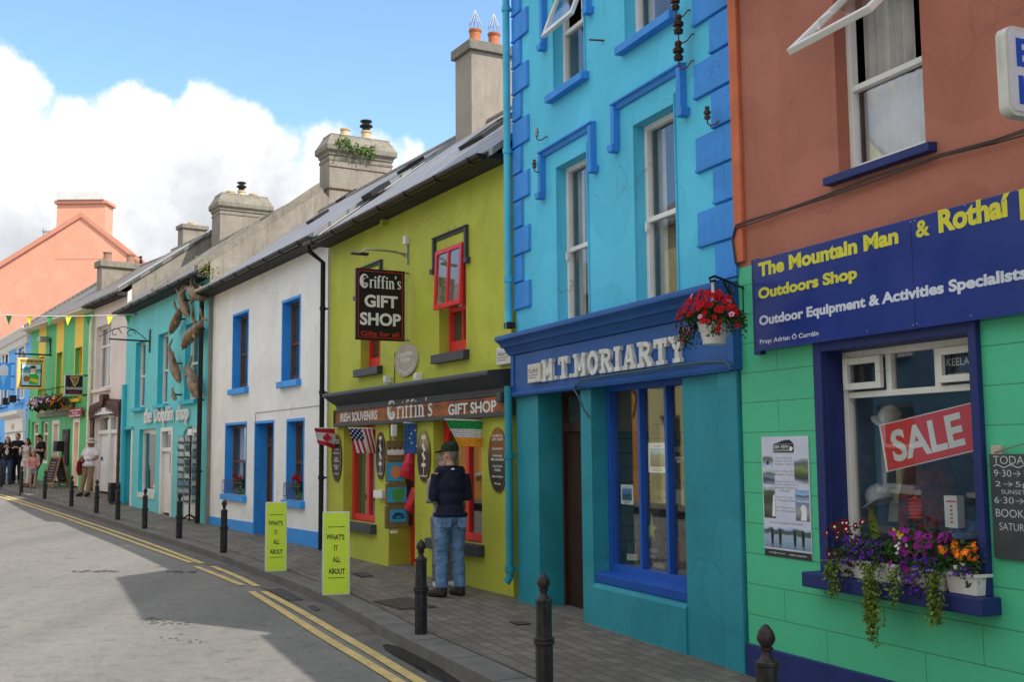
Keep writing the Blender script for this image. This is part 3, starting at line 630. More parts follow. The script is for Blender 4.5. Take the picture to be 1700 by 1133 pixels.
def px_line(pts): return [flat(ground(*p, dz=RD)) for p in pts]
lines = [[(-60, 812), (0, 822), (84, 848), (160, 873.5), (240, 901), (336, 937.4)], [(-60, 814.5), (0, 826), (78, 851), (150, 876), (225, 903), (318, 936)],
         [(352, 942), (390, 957), (427, 975.5)], [(324, 942), (362, 957), (402, 973.5)],
         [(438, 984), (490, 1012), (547, 1045), (620, 1088), (694, 1133)], [(417, 984), (475, 1020), (541, 1062), (600, 1097), (659, 1133)]]
mb = MB()
for i, L_ in enumerate(lines):
 P = px_line(L_)
 if i > 3: P.append(P[-1] + (P[-1] - P[-2]).normalized() * 9)
 P = smooth_line(P, 3); strip(mb, offset(P, .048), offset(P, -.048), RD + .010)
struct(mb, 'yellow_road_marking', YLINE, recalc=False)
# puddle in the channel, patches and covers let into the surface
WATER = plain('puddle water', (.012, .012, .013), .03, 0, 0); 
def outline(pts, dz): return [(p.x, p.y, p.z) for p in (ground(*q, dz=dz) for q in pts)]
mb = MB(); mb.poly(outline([(634, 1072), (643, 1070), (662, 1074), (690, 1088), (730, 1109), (770, 1136), (752, 1140), (715, 1124), (682, 1105), (655, 1090), (640, 1080)], RD + .010)); struct(mb, 'puddle', WATER, recalc=False)
PATCH = paint('asphalt patch', (.095, .09, .085), .9, .3, 9, .6, 60); IRON = paint('cast iron cover', (.05, .048, .045), .6, .25, 12, .8, 130)
def cover(pts, dz, label, mat=IRON, cat='drain cover'):
 P = [V(p) for p in outline(pts, dz)]; c = sum(P, V()) / len(P); mb = MB(); k = [tuple(p - c) for p in P]; 
 mb.poly([(a, b, z + .006) for a, b, z in k]);
 q = [tuple((p - c) * .9) for p in P]; mb.poly([(a, b, z + .009) for a, b, z in q])
 n = 7
 for i in range(1, n):
  a = V(q[0]).lerp(V(q[1]), i / n); b = V(q[3]).lerp(V(q[2]), i / n); mb.tube([a + V((0, 0, .009)), b + V((0, 0, .009))], .006, 4)
 o = mb.build('drain_cover', mat, None, M=Matrix.Translation(c)); tag(o, label, cat)
cover([(617, 1000), (676, 993), (729, 1010), (664, 1014)], 0, 'large iron access cover in the paving beside the lime shop', paint('brown cover', (.07, .055, .045), .7, .2, 12, .8, 130))
cover([(582, 953), (605, 951), (622, 958), (600, 960)], 0, 'small dark cover in the paving outside the gift shop door')
cover([(843, 1034), (873, 1033), (883, 1038), (858, 1040)], 0, 'small square iron cover in front of the brown shop door')
cover([(440, 980), (468, 978), (508, 999), (478, 1000)], RD, 'long iron gully grating at the kerb next to the lime boards')
cover([(510, 1008), (522, 1006), (534, 1015), (522, 1017)], RD, 'little square iron lid in the gutter channel')
mb = MB()
rr = random.Random(3)
for (x, y, w, h, n) in ((155, 949, 36, 3, 34), (310, 950, 36, 4, 26), (275, 1032, 40, 12, 30), (300, 1060, 40, 18, 12)):
 for i in range(n):
  a, b = x + rr.uniform(-w, w), y + rr.uniform(-h, h) * .5; l = rr.uniform(2, 8); p = outline([(a, b), (a + l, b - .4), (a + l, b + .5), (a - 1, b + .7)], RD + .004); mb.poly(p)
struct(mb, 'road_crack_patch', PATCH, recalc=False)

# ------------------------------------------------------------------ terracotta and green outdoor shop
def shop_red():
 F = FR; g0 = F.gv(2, 0) - .1
 root = thing('outdoor_shop_building', 'terracotta upper walls over a bright green shopfront with navy plinth', 'building', F.M)
 TER = paint('terracotta render', C(150, 91, 74, K * 1.0), .75, .10, 1.6, .35, 45, .25, (.16, .08, .06), .25); GRN = blockwall('green blockwork paint', C(58, 168, 126, K * 1.05), C(44, 125, 92), .9, .226); NAVY = paint('navy paint', C(14, 32, 92, K), .5, .08, 3, .2, 50)
 vs = 3.08; us0 = F.uv(1356.7, 569.5)[0]; us1 = F.uv(1628, 545)[0]; vw1 = F.uv(1378, 589)[1] + .02; vw0 = F.uv(1645, 990)[1]; u0, u1 = us0 + .085, us1 - .06
 wu0, wu1 = F.uv(1393, 285)[0], F.uv(1537, 239)[0]; wv0 = F.uv(1537, 239)[1]; wv1 = wv0 + 1.35
 op2 = [(wu0, wu1, wv0, wv1), (wu0 + 2.6, wu1 + 2.6, wv0, wv1), (wu0 + 5.2, wu1 + 5.2, wv0, wv1)]
 wall(root, 'upper_wall', 0, 9, vs, 5.45, op2, TER, 0, .16, 5.2, ridge=7.8)
 pl = F.uv(1300, 1083)[1]
 wall(root, 'lower_wall', 0, 9, pl, vs, [(u0, u1, vw0, vw1)], GRN, -.004, .2, 5.2, m2=NAVY)
 mb = MB(); mb.box(0, 9, -.03, .2, g0 - .1, pl); mb.build('plinth', NAVY, root, bevel=.008)
 mb = MB(); mb.box(.0, .11, -.035, .0, 3.12, 5.45); mb.build('corner_strip', paint('orange render', C(175, 95, 62, K), .8, .12, 3, .6, 30), root, bevel=.008)
 roof(root, -.05, 9.1, 5.45, 7.8, slate('dark slates', (.10, .10, .11), (.13, .13, .14), (.03, .03, .03)), de=-.12); gutter(root, 0, 9, 5.42, -.17)
 # upper windows
 for k, (a, b, c, d) in enumerate(op2):
  w = window(root, a, b, c, d, .16, .045, WHITE2, rails=(.44,), sill=(.07, .07, .09), sillm=NAVY, curtain=[(0.02, .98, .0, .44, NET), (.05, .62, .46, .98, CURT)], open_top=.46 if k == 0 else False, bottom=.06)
  if k == 0:
   # top-hung casement pushed out; find how far its lower edge reaches
   best = min(((abs(F.uv(1304.5, 83, -t / 100.)[0] - a), t / 100.) for t in range(5, 120)), key=lambda z: z[0])[1]; vz = F.uv(1304.5, 83, -best)[1]; f = MB()
   top = V((0, .11, d - .05)); bot = V((0, -best, vz)); ax = (bot - top); ax2 = ax.normalized(); nn = V((0, -ax2.z, ax2.y)) * .045
   def fl(u, t): return V((u, 0, 0)) + top + ax * t
   for (p0, p1, q0, q1) in ((a, a + .06, 0, 1), (b - .06, b, 0, 1), (a + .06, b - .06, 0, .07), (a + .06, b - .06, .93, 1)):
    P = [fl(p0, q0), fl(p1, q0), fl(p1, q1), fl(p0, q1)]; f.loft([P, [x + nn for x in P]])
   ob = f.build('open_casement', WHITE2, w, bevel=.004); g = MB(); P = [fl(a + .05, .06), fl(b - .05, .06), fl(b - .05, .94), fl(a + .05, .94)]; g.loft([[x + nn * .4 for x in P], [x + nn * .5 for x in P]]); g.build('pane', GLASS, ob)
   hd = MB(); hd.tube([fl(a + .3, .93) + nn * -.2, fl(a + .33, .9) - nn * 1.2, fl(a + .45, .9) - nn * 1.4], .012, 6); hd.build('handle', WHITE2, ob)
 # shop window: navy surround, white frame with three top lights
 s = MB(); s.box(us0, u0, -.045, .0, vw0, vw1 + .10); s.box(u1, us1, -.045, .0, vw0, vw1 + .10); s.box(u0, u1, -.044, .0, vw1, vw1 + .10); s.build('window_surround', NAVY, root, bevel=.006)
 s = MB(); s.box(us0 - .07, us1 + .05, -.15, .10, vw0 - .10, vw0); s.build('window_ledge', NAVY, root, bevel=.01)
 tr = F.uv(1385, 659, .14)[1]; fr = (tr - vw0) / (vw1 - vw0)
 LT = plain('shop back wall', C(70, 120, 150, .8), .8, 0, .2)
 w = window(root, u0, u1, vw0, vw1, .2, .045, WHITE, rails=(fr,), mulls=((.335, fr, 1), (.665, fr, 1)), glass=GLASS2, room=False, bar=.05, bottom=.05)
 for (a, b, pr) in ((.03, .31, .035), (.69, .97, .035)):
  x0, x1 = u0 + (u1 - u0) * a, u0 + (u1 - u0) * b; z0, z1 = tr + .035, vw1 - .05; f = MB()
  f.box(x0, x0 + .045, .14 - pr, .138, z0, z1); f.box(x1 - .045, x1, .14 - pr, .138, z0, z1); f.box(x0 + .045, x1 - .045, .14 - pr, .138, z0, z0 + .045); f.box(x0 + .045, x1 - .045, .14 - pr, .138, z1 - .045, z1); f.build('top_light', WHITE, w, bevel=.004)
 rm = MB(); A = (u0 - .02, u1 + 1.2, .21, .95, vw0 - .02, vw1 + .1)
 rm.poly([(A[0], A[3], A[4]), (A[1], A[3], A[4]), (A[1], A[3], A[5]), (A[0], A[3], A[5])]); rm.poly([(A[0], A[2], A[4]), (A[0], A[3], A[4]), (A[0], A[3], A[5]), (A[0], A[2], A[5])]); rm.poly([(A[1], A[2], A[4]), (A[1], A[3], A[4]), (A[1], A[3], A[5]), (A[1], A[2], A[5])])
 rm.poly([(A[0], A[2], A[4] + .10), (A[1], A[2], A[4] + .10), (A[1], A[3], A[4] + .10), (A[0], A[3], A[4] + .10)], 1); rm.poly([(A[0], A[2], A[5]), (A[1], A[2], A[5]), (A[1], A[3], A[5]), (A[0], A[3], A[5])])
 rm.build('display_bay', [LT, plain('card', C(120, 95, 70), .8)], w, recalc=False)
 # things inside the window
 def P(x, y, d): return F.uv(x, y, d)
 RED = plain('sale red', C(215, 45, 50, 1), .5); PW = plain('poster white', (.75, .77, .8), .5)
 d = .215; a, b, c, e = (P(1459, 706.5, d), P(1616.5, 667.5, d), P(1620, 749, d), P(1471.8, 784.6, d)); mb = MB()
 mb.loft([[(x, d, z) for x, z in (e, c, b, a)], [(x, d + .004, z) for x, z in (e, c, b, a)]], 1)
 q = [V((x, z)) for x, z in (e, c, b, a)]; cc = sum(q, V((0, 0))) / 4; q2 = [cc + (p - cc) * .955 for p in q]; mb.poly([(p.x, d - .002, p.y) for p in q2])
 ex = (q[1] - q[0]); ang = math.atan2(ex.y, ex.x); h = (q[3] - q[0]).length; text(mb, 'SALE', cc.x - ex.length * .40, cc.x + ex.length * .40, cc.y - h * .33, cc.y + h * .33, d - .004, 1, .03, rot=ang)
 solo(mb, 'sale_poster', 'red sale poster with white letters taped askew inside the window', 'poster', [RED, PW], F.M)
 a = P(1565, 588, .2); b = P(1612, 626, .2); mb = MB(); mb.box(a[0], b[0] + .02, .185, .189, b[1], a[1]); text(mb, 'KEELA', a[0] + .045, b[0] + .01, b[1] + .075, a[1] - .035, .1835, 1, .01); text(mb, 'www.keela.co.uk', a[0] + .05, b[0] - .02, b[1] + .02, b[1] + .035, .1835, 1)
 solo(mb, 'window_sticker', 'dark sticker with white lettering in the top corner light', 'sticker', [plain('sticker navy', (.02, .03, .05), .4), PW], F.M)
 a = P(1397, 675, .2); b = P(1415, 704, .2); mb = MB(); mb.box(a[0], b[0], .185, .188, b[1], a[1]); mb.bloom(((a[0] + b[0]) / 2, .183, (a[1] + b[1]) / 2), .018, 1); mb.prism([((a[0] + b[0]) / 2 - .012, b[1]), ((a[0] + b[0]) / 2 + .012, b[1]), ((a[0] + b[0]) / 2, b[1] - .03)], .185, .188); solo(mb, 'window_sticker', 'small green sticker stuck in the left of the shop window', 'sticker', [plain('sticker green', C(20, 110, 80), .4), PW], F.M)
 CAPM = cloth('cap cloth', (.62, .66, .70), .25, 14, (.35, .42, .5))
 def cap(x, y, d, s, label, mat, tilt=0.):
  c = P(x, y, d); mb = MB(); R_ = Matrix.Rotation(tilt, 3, 'Y')
  rings = [[V((c[0], d, c[1])) + R_ @ V((s * r * math.cos(t * .524), s * r * 1.1 * math.sin(t * .524), s * z)) for t in range(12)] for r, z in ((1, -.6), (1.02, -.2), (.93, .25), (.7, .6), (.35, .8), (.05, .86))]; mb.loft(rings)
  pk = [V((c[0], d, c[1])) + R_ @ V((s * 1.0 * math.cos(math.radians(a)), s * (-.9 - .75 * (1 - ((a - 270) / 90.) ** 2)) if abs(a - 270) < 80 else s * -.3, s * (-.62 - .25 * (1 - ((a - 270) / 90.) ** 2)))) for a in range(190, 351, 16)]
  mb.loft([pk, [p + V((0, 0, -.008)) for p in pk]]); mb.ell((c[0], d, c[1] + s * .87), (s * .09,) * 3, 6); return solo(mb, 'cloth_hat', label, 'cap', mat, F.M, smooth=50)
 cap(1478, 688, .42, .072, 'white cloth cap hung above the sale poster', cloth('white cap', (.7, .72, .74), .12, 14), .55); cap(1457, 822, .36, .085, 'pale blue camouflage cap on a stand in the window', CAPM, -.45)
 mb = MB(); pts = [P(1434, 822, .36), P(1442, 845, .36), P(1449, 870, .36), P(1455, 896, .36)]; mb.tube([(x, .36, z) for x, z in pts], [.03, .035, .035, .03], 12); solo(mb, 'foam_tube', 'lime green foam tube leaning inside the window', 'foam tube', plain('lime foam', C(165, 185, 40), .7), F.M, smooth=60)
 ja = P(1550, 780, .5); mb = MB(); z0 = vw0 + .1; mb.loft([[(ja[0] + w_ * math.cos(t * .524), .5 + .09 * math.sin(t * .524), z) for t in range(12)] for w_, z in ((.15, z0 + .12), (.17, z0 + .35), (.16, z0 + .55), (.10, z0 + .68), (.05, z0 + .72))]); mb.tube([(ja[0] - .13, .47, z0 + .6), (ja[0] - .19, .44, z0 + .4), (ja[0] - .16, .38, z0 + .2)], [.06, .055, .045], 10)
 solo(mb, 'display_jacket', 'black patterned jacket standing behind the sale poster', 'jacket', cloth('black pattern jacket', (.012, .012, .014), .2, 13, (.20, .03, .03)), F.M, smooth=60)
 mb = MB(); c = P(1521, 845, .40); mb.ell((c[0], .40, c[1]), (.05, .04, .085), 10)
 for i in range(6): mb.lathe([(.045, -.006), (.058, 0), (.045, .006)], (c[0], .40, c[1] - .06 + i * .024), 12)
 solo(mb, 'orange_net_bundle', 'bright orange netted bundle among the window goods', 'net bag', plain('orange net', C(225, 75, 30), .6), F.M, smooth=40)
 c = P(1572, 850, .34); mb = MB(); hb = .20; mb.box(c[0] - .02, c[0] + .085, .34, .40, c[1] - .10, c[1] + .10); mb.box(c[0] - .0215, c[0] - .02, .345, .395, c[1] - .05, c[1] + .05, 1)
 for i in range(5): mb.box(c[0] + .028, c[0] + .048, .338, .3395, c[1] - .07 + i * .025, c[1] - .06 + i * .025, 2)
 mb.box(c[0] + .0, c[0] + .08, .338, .3395, c[1] + .06, c[1] + .07, 2); solo(mb, 'product_box', 'white carton with red marks standing in the window', 'box', [PW, plain('box picture', C(70, 110, 130), .5), RED], F.M)
 c = P(1500, 838, .5); mb = MB(); mb.prism([(c[0] - .11, c[1] - .12), (c[0] + .11, c[1] - .12), (c[0] + .08, c[1] + .10), (c[0] - .08, c[1] + .10)], .46, .54); mb.lathe([(.05, 0), (.05, .005)], (c[0] + .02, .46, c[1]), 14, 1); mb.tube([(c[0] - .01, .5, c[1] + .1), (c[0] - .01, .5, c[1] + .42)], .035, 10); solo(mb, 'display_stand', 'cream display stand with a post in the middle of the window', 'display stand', [plain('cream stand', C(190, 185, 165), .6), BLACK], F.M, smooth=40)
 for x, y, dd, lb, cm in ((1415, 880, .5, 'brown cardboard carton at the left of the window display', C(120, 95, 70)), (1540, 870, .62, 'brown cardboard carton behind the orange bundle', C(110, 85, 62))):
  c = P(x, y, dd); mb = MB(); mb.box(c[0] - .12, c[0] + .15, dd, dd + .2, vw0 + .09, c[1] + .06); mb.box(c[0] - .12, c[0] + .15, dd - .002, dd, c[1] + .0, c[1] + .004); solo(mb, 'cardboard_box', lb, 'box', plain('card ' + lb[:30], cm, .8, 0, .15), F.M, bevel=.004)
 mb = MB(); c = P(1607, 880, .5); mb.loft([[(c[0] + r * math.cos(t * .524), .5 + r * math.sin(t * .524), c[1] - .05 + z) for t in range(12)] for r, z in ((.12, 0), (.12, .03), (.10, .07), (.05, .10), (.01, .11))]); solo(mb, 'sun_hat', 'soft blue sun hat lying at the right of the window', 'hat', cloth('blue hat', C(90, 120, 190), .1, 8), F.M, smooth=50)
 mb = MB(); c = P(1566, 868, .42); mb.ell((c[0] - .05, .42, c[1]), (.07, .08, .05), 12); mb.prismz([(c[0] - .12, .36), (c[0] + .02, .36), (c[0] - .0, .27), (c[0] - .1, .27)], c[1] - .03, c[1] - .015); solo(mb, 'peaked_hat', 'black and red baseball cap beside the white carton', 'cap', cloth('red black cap', (.02, .015, .015), .2, 20, (.3, .02, .02)), F.M, smooth=50)
 rn = random.Random(31); gc = [plain('goods %d' % i, c_, .6, 0, .3) for i, c_ in enumerate(((.02, .02, .025), (.30, .05, .05), (.45, .42, .36), (.10, .05, .16), (.05, .12, .2), (.25, .28, .08), (.03, .06, .04)))]
 for i, (x, y, w_, h_, dd, k) in enumerate(((1425, 760, .16, .30, .85, 0), (1475, 830, .14, .34, .8, 3), (1590, 800, .17, .40, .8, 0), (1515, 770, .15, .3, .88, 6), (1600, 700, .14, .2, .9, 4), (1440, 690, .13, .26, .9, 1))):
  c = P(x, y, dd); mb = MB(); mb.prism([(c[0] - w_ * .5, c[1] - h_ * .6), (c[0] + w_ * .5, c[1] - h_ * .6), (c[0] + w_ * .55, c[1] + h_ * .2), (c[0] + w_ * .9, c[1] + h_ * .05), (c[0] + w_ * .95, c[1] + h_ * .22), (c[0] + w_ * .5, c[1] + h_ * .45), (c[0] + w_ * .15, c[1] + h_ * .42), (c[0], c[1] + h_ * .36), (c[0] - w_ * .15, c[1] + h_ * .42), (c[0] - w_ * .5, c[1] + h_ * .45), (c[0] - w_ * .95, c[1] + h_ * .22), (c[0] - w_ * .9, c[1] + h_ * .05), (c[0] - w_ * .55, c[1] + h_ * .2)], dd, dd + .05)
  solo(mb, 'hanging_shirt', ('black shirt hanging at the left of the window', 'dark purple shirt low behind the display stand', 'long black shirt behind the white carton', 'dark green shirt below the sale poster', 'blue shirt half behind the sale poster at the right', 'red shirt hanging high at the left of the window')[i], 'shirt', gc[k], F.M, bevel=.015)
 for i in range(9):
  x = 1420 + i * 23; c = P(x, 872, .30 + .1 * (i % 3)); h_ = rn.uniform(.07, .16); w_ = rn.uniform(.03, .05); mb = MB(); z = vw0 + .105
  if i % 3 == 1: mb.lathe([(w_, 0), (w_, h_ * .7), (w_ * .4, h_ * .8), (w_ * .4, h_)], (c[0], .30 + .1 * (i % 3), z), 12)
  else: mb.box(c[0] - w_, c[0] + w_, .3 + .1 * (i % 3), .36 + .1 * (i % 3), z, z + h_)
  solo(mb, 'camping_item', 'small camping item on the window shelf, ' + ('first', 'second', 'third', 'fourth', 'fifth', 'sixth', 'seventh', 'eighth', 'ninth')[i] + ' from the left behind the flowers', 'goods', gc[rn.randrange(7)], F.M, 'camping goods behind the flowers', bevel=.006)
 # trough planters on the ledge
 TR = plain('white trough', (.66, .66, .65), .4)
 def planter(xa, xb, label, plants, trail):
  ua, ub = P(xa, 950, -.1)[0], P(xb, 950, -.1)[0]; z = vw0 + .003
  r_ = thing('window_planter', label, 'planter', F.at((ua + ub) / 2, -.055, z), 'trough planters on the navy ledge'); h = (ub - ua) / 2; mb = MB()
  def rc(e, zz): return [(-h + e, -.075 + e, zz), (h - e, -.075 + e, zz), (h - e, .06 - e, zz), (-h + e, .06 - e, zz)]
  mb.loft([rc(.018, 0), rc(.006, .10), rc(-.004, .102), rc(-.004, .122), rc(.008, .122), rc(.008, .105)]); mb.build('trough', TR, r_, bevel=.004)
  lf = MB(); fl = MB(); rn = random.Random(xa)
  mats = [MARO, PURP, MAG, ORNG, YELF, WHTF, REDF]
  for i in range(int(2000 * h)):
   p = (rn.uniform(-h, h) * 1.0, rn.gauss(-.03, .07), .12 + abs(rn.gauss(.0, .09))); lf.leaf(p, rn.uniform(.03, .06), .02, 0 if rn.random() < .6 else 1)
  for (k, f0, f1, zlo, zhi, n, r) in plants:
   for i in range(int(n * (1.9 if k else .8))):
    x = -h + 2 * h * rn.uniform(f0, f1); fl.bloom((x, rn.uniform(-.16, .0), rn.uniform(zlo, zhi)), r * rn.uniform(.6, 1.0), k, 5 if k == 0 else (4 if k in (3,) else None))
    lf.leaf((x, rn.uniform(-.1, .02), rn.uniform(zlo, zhi) - .04), .05, .02)
  lf.build('leaves', [LEAF, LEAFD], r_, recalc=False); fl.build('flowers', mats, r_, recalc=False)
  for (f, ln, wd, n) in trail:
   t = MB(); x0 = -h + 2 * h * f
   for s_ in range(n):
    xx = x0 + rn.gauss(0, wd); L2 = ln * rn.uniform(.55, 1.); pts = [(xx, -.09, .13), (xx + rn.gauss(0, .01), -.15, .08)] + [(xx + rn.gauss(0, .012), -.155 + rn.gauss(0, .01), .08 - L2 * q / 5) for q in range(1, 6)]; t.tube(pts, .0025, 4, 1)
    for q in range(int(L2 * 150)):
     k = rn.random() ** .8; zz = .12 - (L2 + .04) * k; t.leaf((xx + rn.gauss(0, .010 + .018 * (1 - k)), -.155 + rn.gauss(0, .018), zz), rn.uniform(.012, .034), rn.uniform(.010, .022), 0 if rn.random() < .75 else 2, (rn.uniform(-1, 1), rn.uniform(-1, .2), rn.uniform(-1, .3)))
   t.build('trailing_stems', [LEAFL, LEAF, foliage('leaf mid lime', (.09, .16, .025), (.14, .2, .04))], r_, recalc=False)
 planter(1395, 1500, 'white trough of maroon petunias and blue lobelia with long lime trailers', [(0, .0, .45, .20, .36, 16, .035), (0, 0, .3, .02, .2, 8, .035), (1, .25, .8, .12, .27, 60, .016), (1, -.05, .3, -.05, .12, 40, .015), (4, .92, 1, .28, .32, 2, .03), (5, .95, 1.05, .18, .3, 2, .016)], [(.12, .24, .03, 7), (.02, .10, .02, 4), (.72, .46, .035, 16)])
 planter(1503, 1570, 'white trough of magenta and purple flowers in the middle of the ledge', [(2, .0, .95, .20, .34, 26, .028), (2, -.1, .3, .08, .2, 8, .03), (1, .1, .9, -.03, .2, 110, .016), (5, .0, .3, .22, .3, 5, .015)], [(.05, .2, .025, 7)])
 planter(1573, 1626, 'white trough with orange marigolds at the right of the ledge', [(3, .1, .9, .20, .28, 9, .028), (5, .5, .8, .12, .18, 3, .02), (1, .5, 1, .08, .16, 14, .014), (2, .0, .2, .28, .34, 3, .03)], [(.02, .27, .03, 11)])
 # boards on the wall
 SG = paint('navy sign gloss', C(20, 42, 116, K), .18, .08, 2, .03, 30); YEL = plain('sign yellow', C(200, 195, 50, 1.1), .5); SW = plain('sign white', C(205, 210, 225, 1.), .5)
 a = P(1251, 433, -.09); b = P(1253, 584, -.09); ul = a[0]; vt = a[1]; vb = b[1]; ur = ul + 4.6
 sg = thing('shop_sign', 'long navy shop sign with yellow and white bubble lettering', 'sign', F.at(ul, 0, vb)); mb = MB(); mb.box(0, ur - ul, -.09, -.005, 0, vt - vb); mb.build('board', SG, sg, bevel=.004)
 mb = MB(); mb.box(-.085, -.004, -.05, -.003, -.02, vt - vb + .02); mb.build('end_trim', NAVY, sg, bevel=.004)
 def T(m_, s_, x0, y0b, x1, y1t, bold, y0t=None, sc=1):
  p = P(x0, y0b, -.09); q = P(x1, y1t, -.09); t0 = P(x0, y0t, -.09)[1]; h_ = t0 - p[1]
  y_ = MB(); text(y_, s_, p[0] - ul, q[0] - ul, p[1] - vb, p[1] - vb + h_, -.0915, 0, bold); y_.build('lettering', m_, sg, recalc=False)
 y_ = YEL
 T(y_, 'The Mountain Man', 1259.5, 461, 1491, 380, .045, 437); T(y_, '&', 1521, 396, 1543, 366, .03, 368); T(y_, 'Rothaí', 1559, 388, 1677, 324, .045, 349); T(y_, 'Outdoors Shop', 1259.5, 503, 1423, 450, .045, 479)
 q = P(1694, 360, -.09); yb = MB(); yb.box(q[0] - ul, q[0] - ul + .05, -.0915, -.0905, q[1] - vb - .02, q[1] - vb + .15)
 yb.build('lettering', YEL, sg, recalc=False)
 w_ = SW; T(w_, 'Outdoor Equipment & Activities Specialists', 1261, 546, 1705, 444, .042, 525); T(w_, 'Prop: Adrian Ó Curráin', 1262, 574, 1359, 551, .02, 562.5)
 sc = MB()
 for (x, y) in ((1512, 368), (1519, 366), (1516, 540), (1523, 538), (1612, 524), (1440, 550), (1602, 341), (1690, 316)):
  p = P(x, y, -.09); sc.lathe([(.006, 0), (.006, .004)], (0, 0, 0), 8) if 0 else sc.box(p[0] - ul - .004, p[0] - ul + .004, -.093, -.0905, p[1] - vb - .004, p[1] - vb + .004)
 sc.build('screw', STEEL, sg); jn = MB(); p = P(1515.5, 450, -.09); jn.box(p[0] - ul - .001, p[0] - ul + .001, -.0912, -.0905, 0, vt - vb); jn.build('joint', BLACK, sg)
 # riding poster
 a = P(1264, 726, -.01); b = P(1342, 733, -.01); c = P(1267, 921, -.01); wd, ht = b[0] - a[0], a[1] - c[1]
 ps = thing('wall_poster', 'tall white pony riding poster on the green wall', 'poster', F.at(a[0], -.006, c[1])); mb = MB(); mb.box(0, wd, -.006, 0, 0, ht); mb.build('sheet', plain('poster paper', C(200, 205, 225, 1.), .4), ps)
 def pic(name, x0, x1, z0, z1, stops): 
  q = MB(); q.box(x0 * wd, x1 * wd, -.0075, -.0062, z0 * ht, z1 * ht); q.build(name, gradient_mat(name + str(x0) + str(z0), stops, 'Z', z0 * ht, z1 * ht, .5, .4), ps)
 W_ = C(200, 205, 225); GR = C(70, 100, 50); DK = C(40, 42, 45); SKY_ = C(150, 180, 215); MT = C(60, 80, 75); LK = C(115, 140, 170)
 pic('photo', .02, .24, .73, .84, [(0, W_), (.3, SKY_), (.55, C(110, 130, 130)), (.8, GR), (1, W_)]); pic('photo', .02, .27, .60, .71, [(0, LK), (.4, DK), (.55, LK), (.75, GR), (1, W_)]); pic('photo', .02, .27, .315, .58, [(0, DK), (.35, C(80, 95, 80)), (.6, DK), (.85, C(60, 90, 55)), (1, W_)])
 pic('photo', .70, .98, .60, .82, [(0, W_), (.25, DK), (.45, C(60, 85, 40)), (.6, C(120, 140, 70)), (.8, C(80, 90, 95)), (1, W_)]); pic('photo', .70, .98, .47, .56, [(0, SKY_), (.3, LK), (.5, MT), (.55, SKY_), (1, C(110, 150, 215))]); pic('photo', .70, .98, .31, .46, [(0, C(90, 90, 100)), (.5, C(150, 155, 165)), (1, C(100, 120, 160))])
 pic('photo', .01, .99, .07, .25, [(0, LK), (.6, C(150, 175, 200)), (.68, MT), (.82, MT), (.86, SKY_), (1, W_)])
 q = MB(); q.box(.005 * wd, .995 * wd, -.0078, -.0062, .0, .055 * ht); q.build('footer', plain('poster dark', DK, .4), ps)
 q = MB()
 q.box(.27 * wd, .70 * wd, -.0078, -.0062, .865 * ht, .935 * ht); q.prism([(.27 * wd, .938 * ht), (.5 * wd, .968 * ht), (.62 * wd, .972 * ht), (.7 * wd, .938 * ht)], -.0078, -.0062)
 for x in (.19, .36, .67, .84):      # riders on the strand
  q.prism([(x * wd - .012, .10 * ht), (x * wd + .010, .10 * ht), (x * wd + .016, .18 * ht), (x * wd + .004, .235 * ht), (x * wd - .006, .235 * ht), (x * wd - .018, .17 * ht)], -.0085, -.0074)
  for e in (-.011, .008): q.box(x * wd + e - .002, x * wd + e + .003, -.0085, -.0074, .075 * ht, .11 * ht)
 q.ell((.13 * wd, -.0074, .778 * ht), (.018, .001, .012), 10); q.box(.13 * wd - .012, .13 * wd - .009, -.008, -.0074, .755 * ht, .775 * ht); q.box(.13 * wd + .008, .13 * wd + .011, -.008, -.0074, .755 * ht, .775 * ht); q.ell((.14 * wd, -.0074, .797 * ht), (.006, .001, .012), 8)
 q.build('dark_artwork', plain('poster black', (.02, .02, .022), .4), ps)
 q = MB(); q.prism([(.80 * wd, .315 * ht), (.92 * wd, .315 * ht), (.93 * wd, .40 * ht), (.90 * wd, .435 * ht), (.84 * wd, .44 * ht), (.80 * wd, .41 * ht), (.83 * wd, .38 * ht)], -.0088, -.0076); q.prism([(.20 * wd, .33 * ht), (.27 * wd, .33 * ht), (.27 * wd, .52 * ht), (.23 * wd, .5 * ht)], -.0088, -.0076)
 text(q, 'SEA VIEW', .29 * wd, .60 * wd, .90 * ht, .928 * ht, -.0082, 0, .015); text(q, 'EQUESTRIAN', .29 * wd, .60 * wd, .872 * ht, .893 * ht, -.0082); q.prism([(.60 * wd, .885 * ht), (.66 * wd, .875 * ht), (.69 * wd, .905 * ht), (.63 * wd, .92 * ht)], -.0084, -.0076)
 for s_, x in (('info@seaview', .1), ('www.seaview', .54)): text(q, s_, x * wd, (x + .36) * wd, .02 * ht, .035 * ht, -.0082)
 q.build('white_artwork', PW, ps, recalc=False)
 q = MB()
 for s_, z in (('Pony Riding', .81), ('through Forest &', .785), ('Village Lanes', .76), ('Inland Valley Rides', .70), ('& Beach Treks', .675), ('Beginners to', .615), ('Experienced Riders', .59), ('Adults & Children', .565), ('Welcome', .54), ('Small Groups', .485), ('or Private Rides', .46), ('Horse Riding Lessons', .40), ('for all Levels', .375)):
  k = .016 * len(s_); text(q, s_, (.48 - k) * wd, (.48 + k) * wd, z * ht, (z + .017) * ht, -.0066, 0)
 text(q, 'Call us for bookings & information', .13 * wd, .84 * wd, .268 * ht, .29 * ht, -.0066, 0); q.build('small_print', plain('print grey', (.16, .15, .15), .5), ps, recalc=False)
 # blackboard hung on the wall
 a = P(1642, 754.5, -.03); c = P(1643, 926.5, -.03); wd, ht = .62, a[1] - c[1]
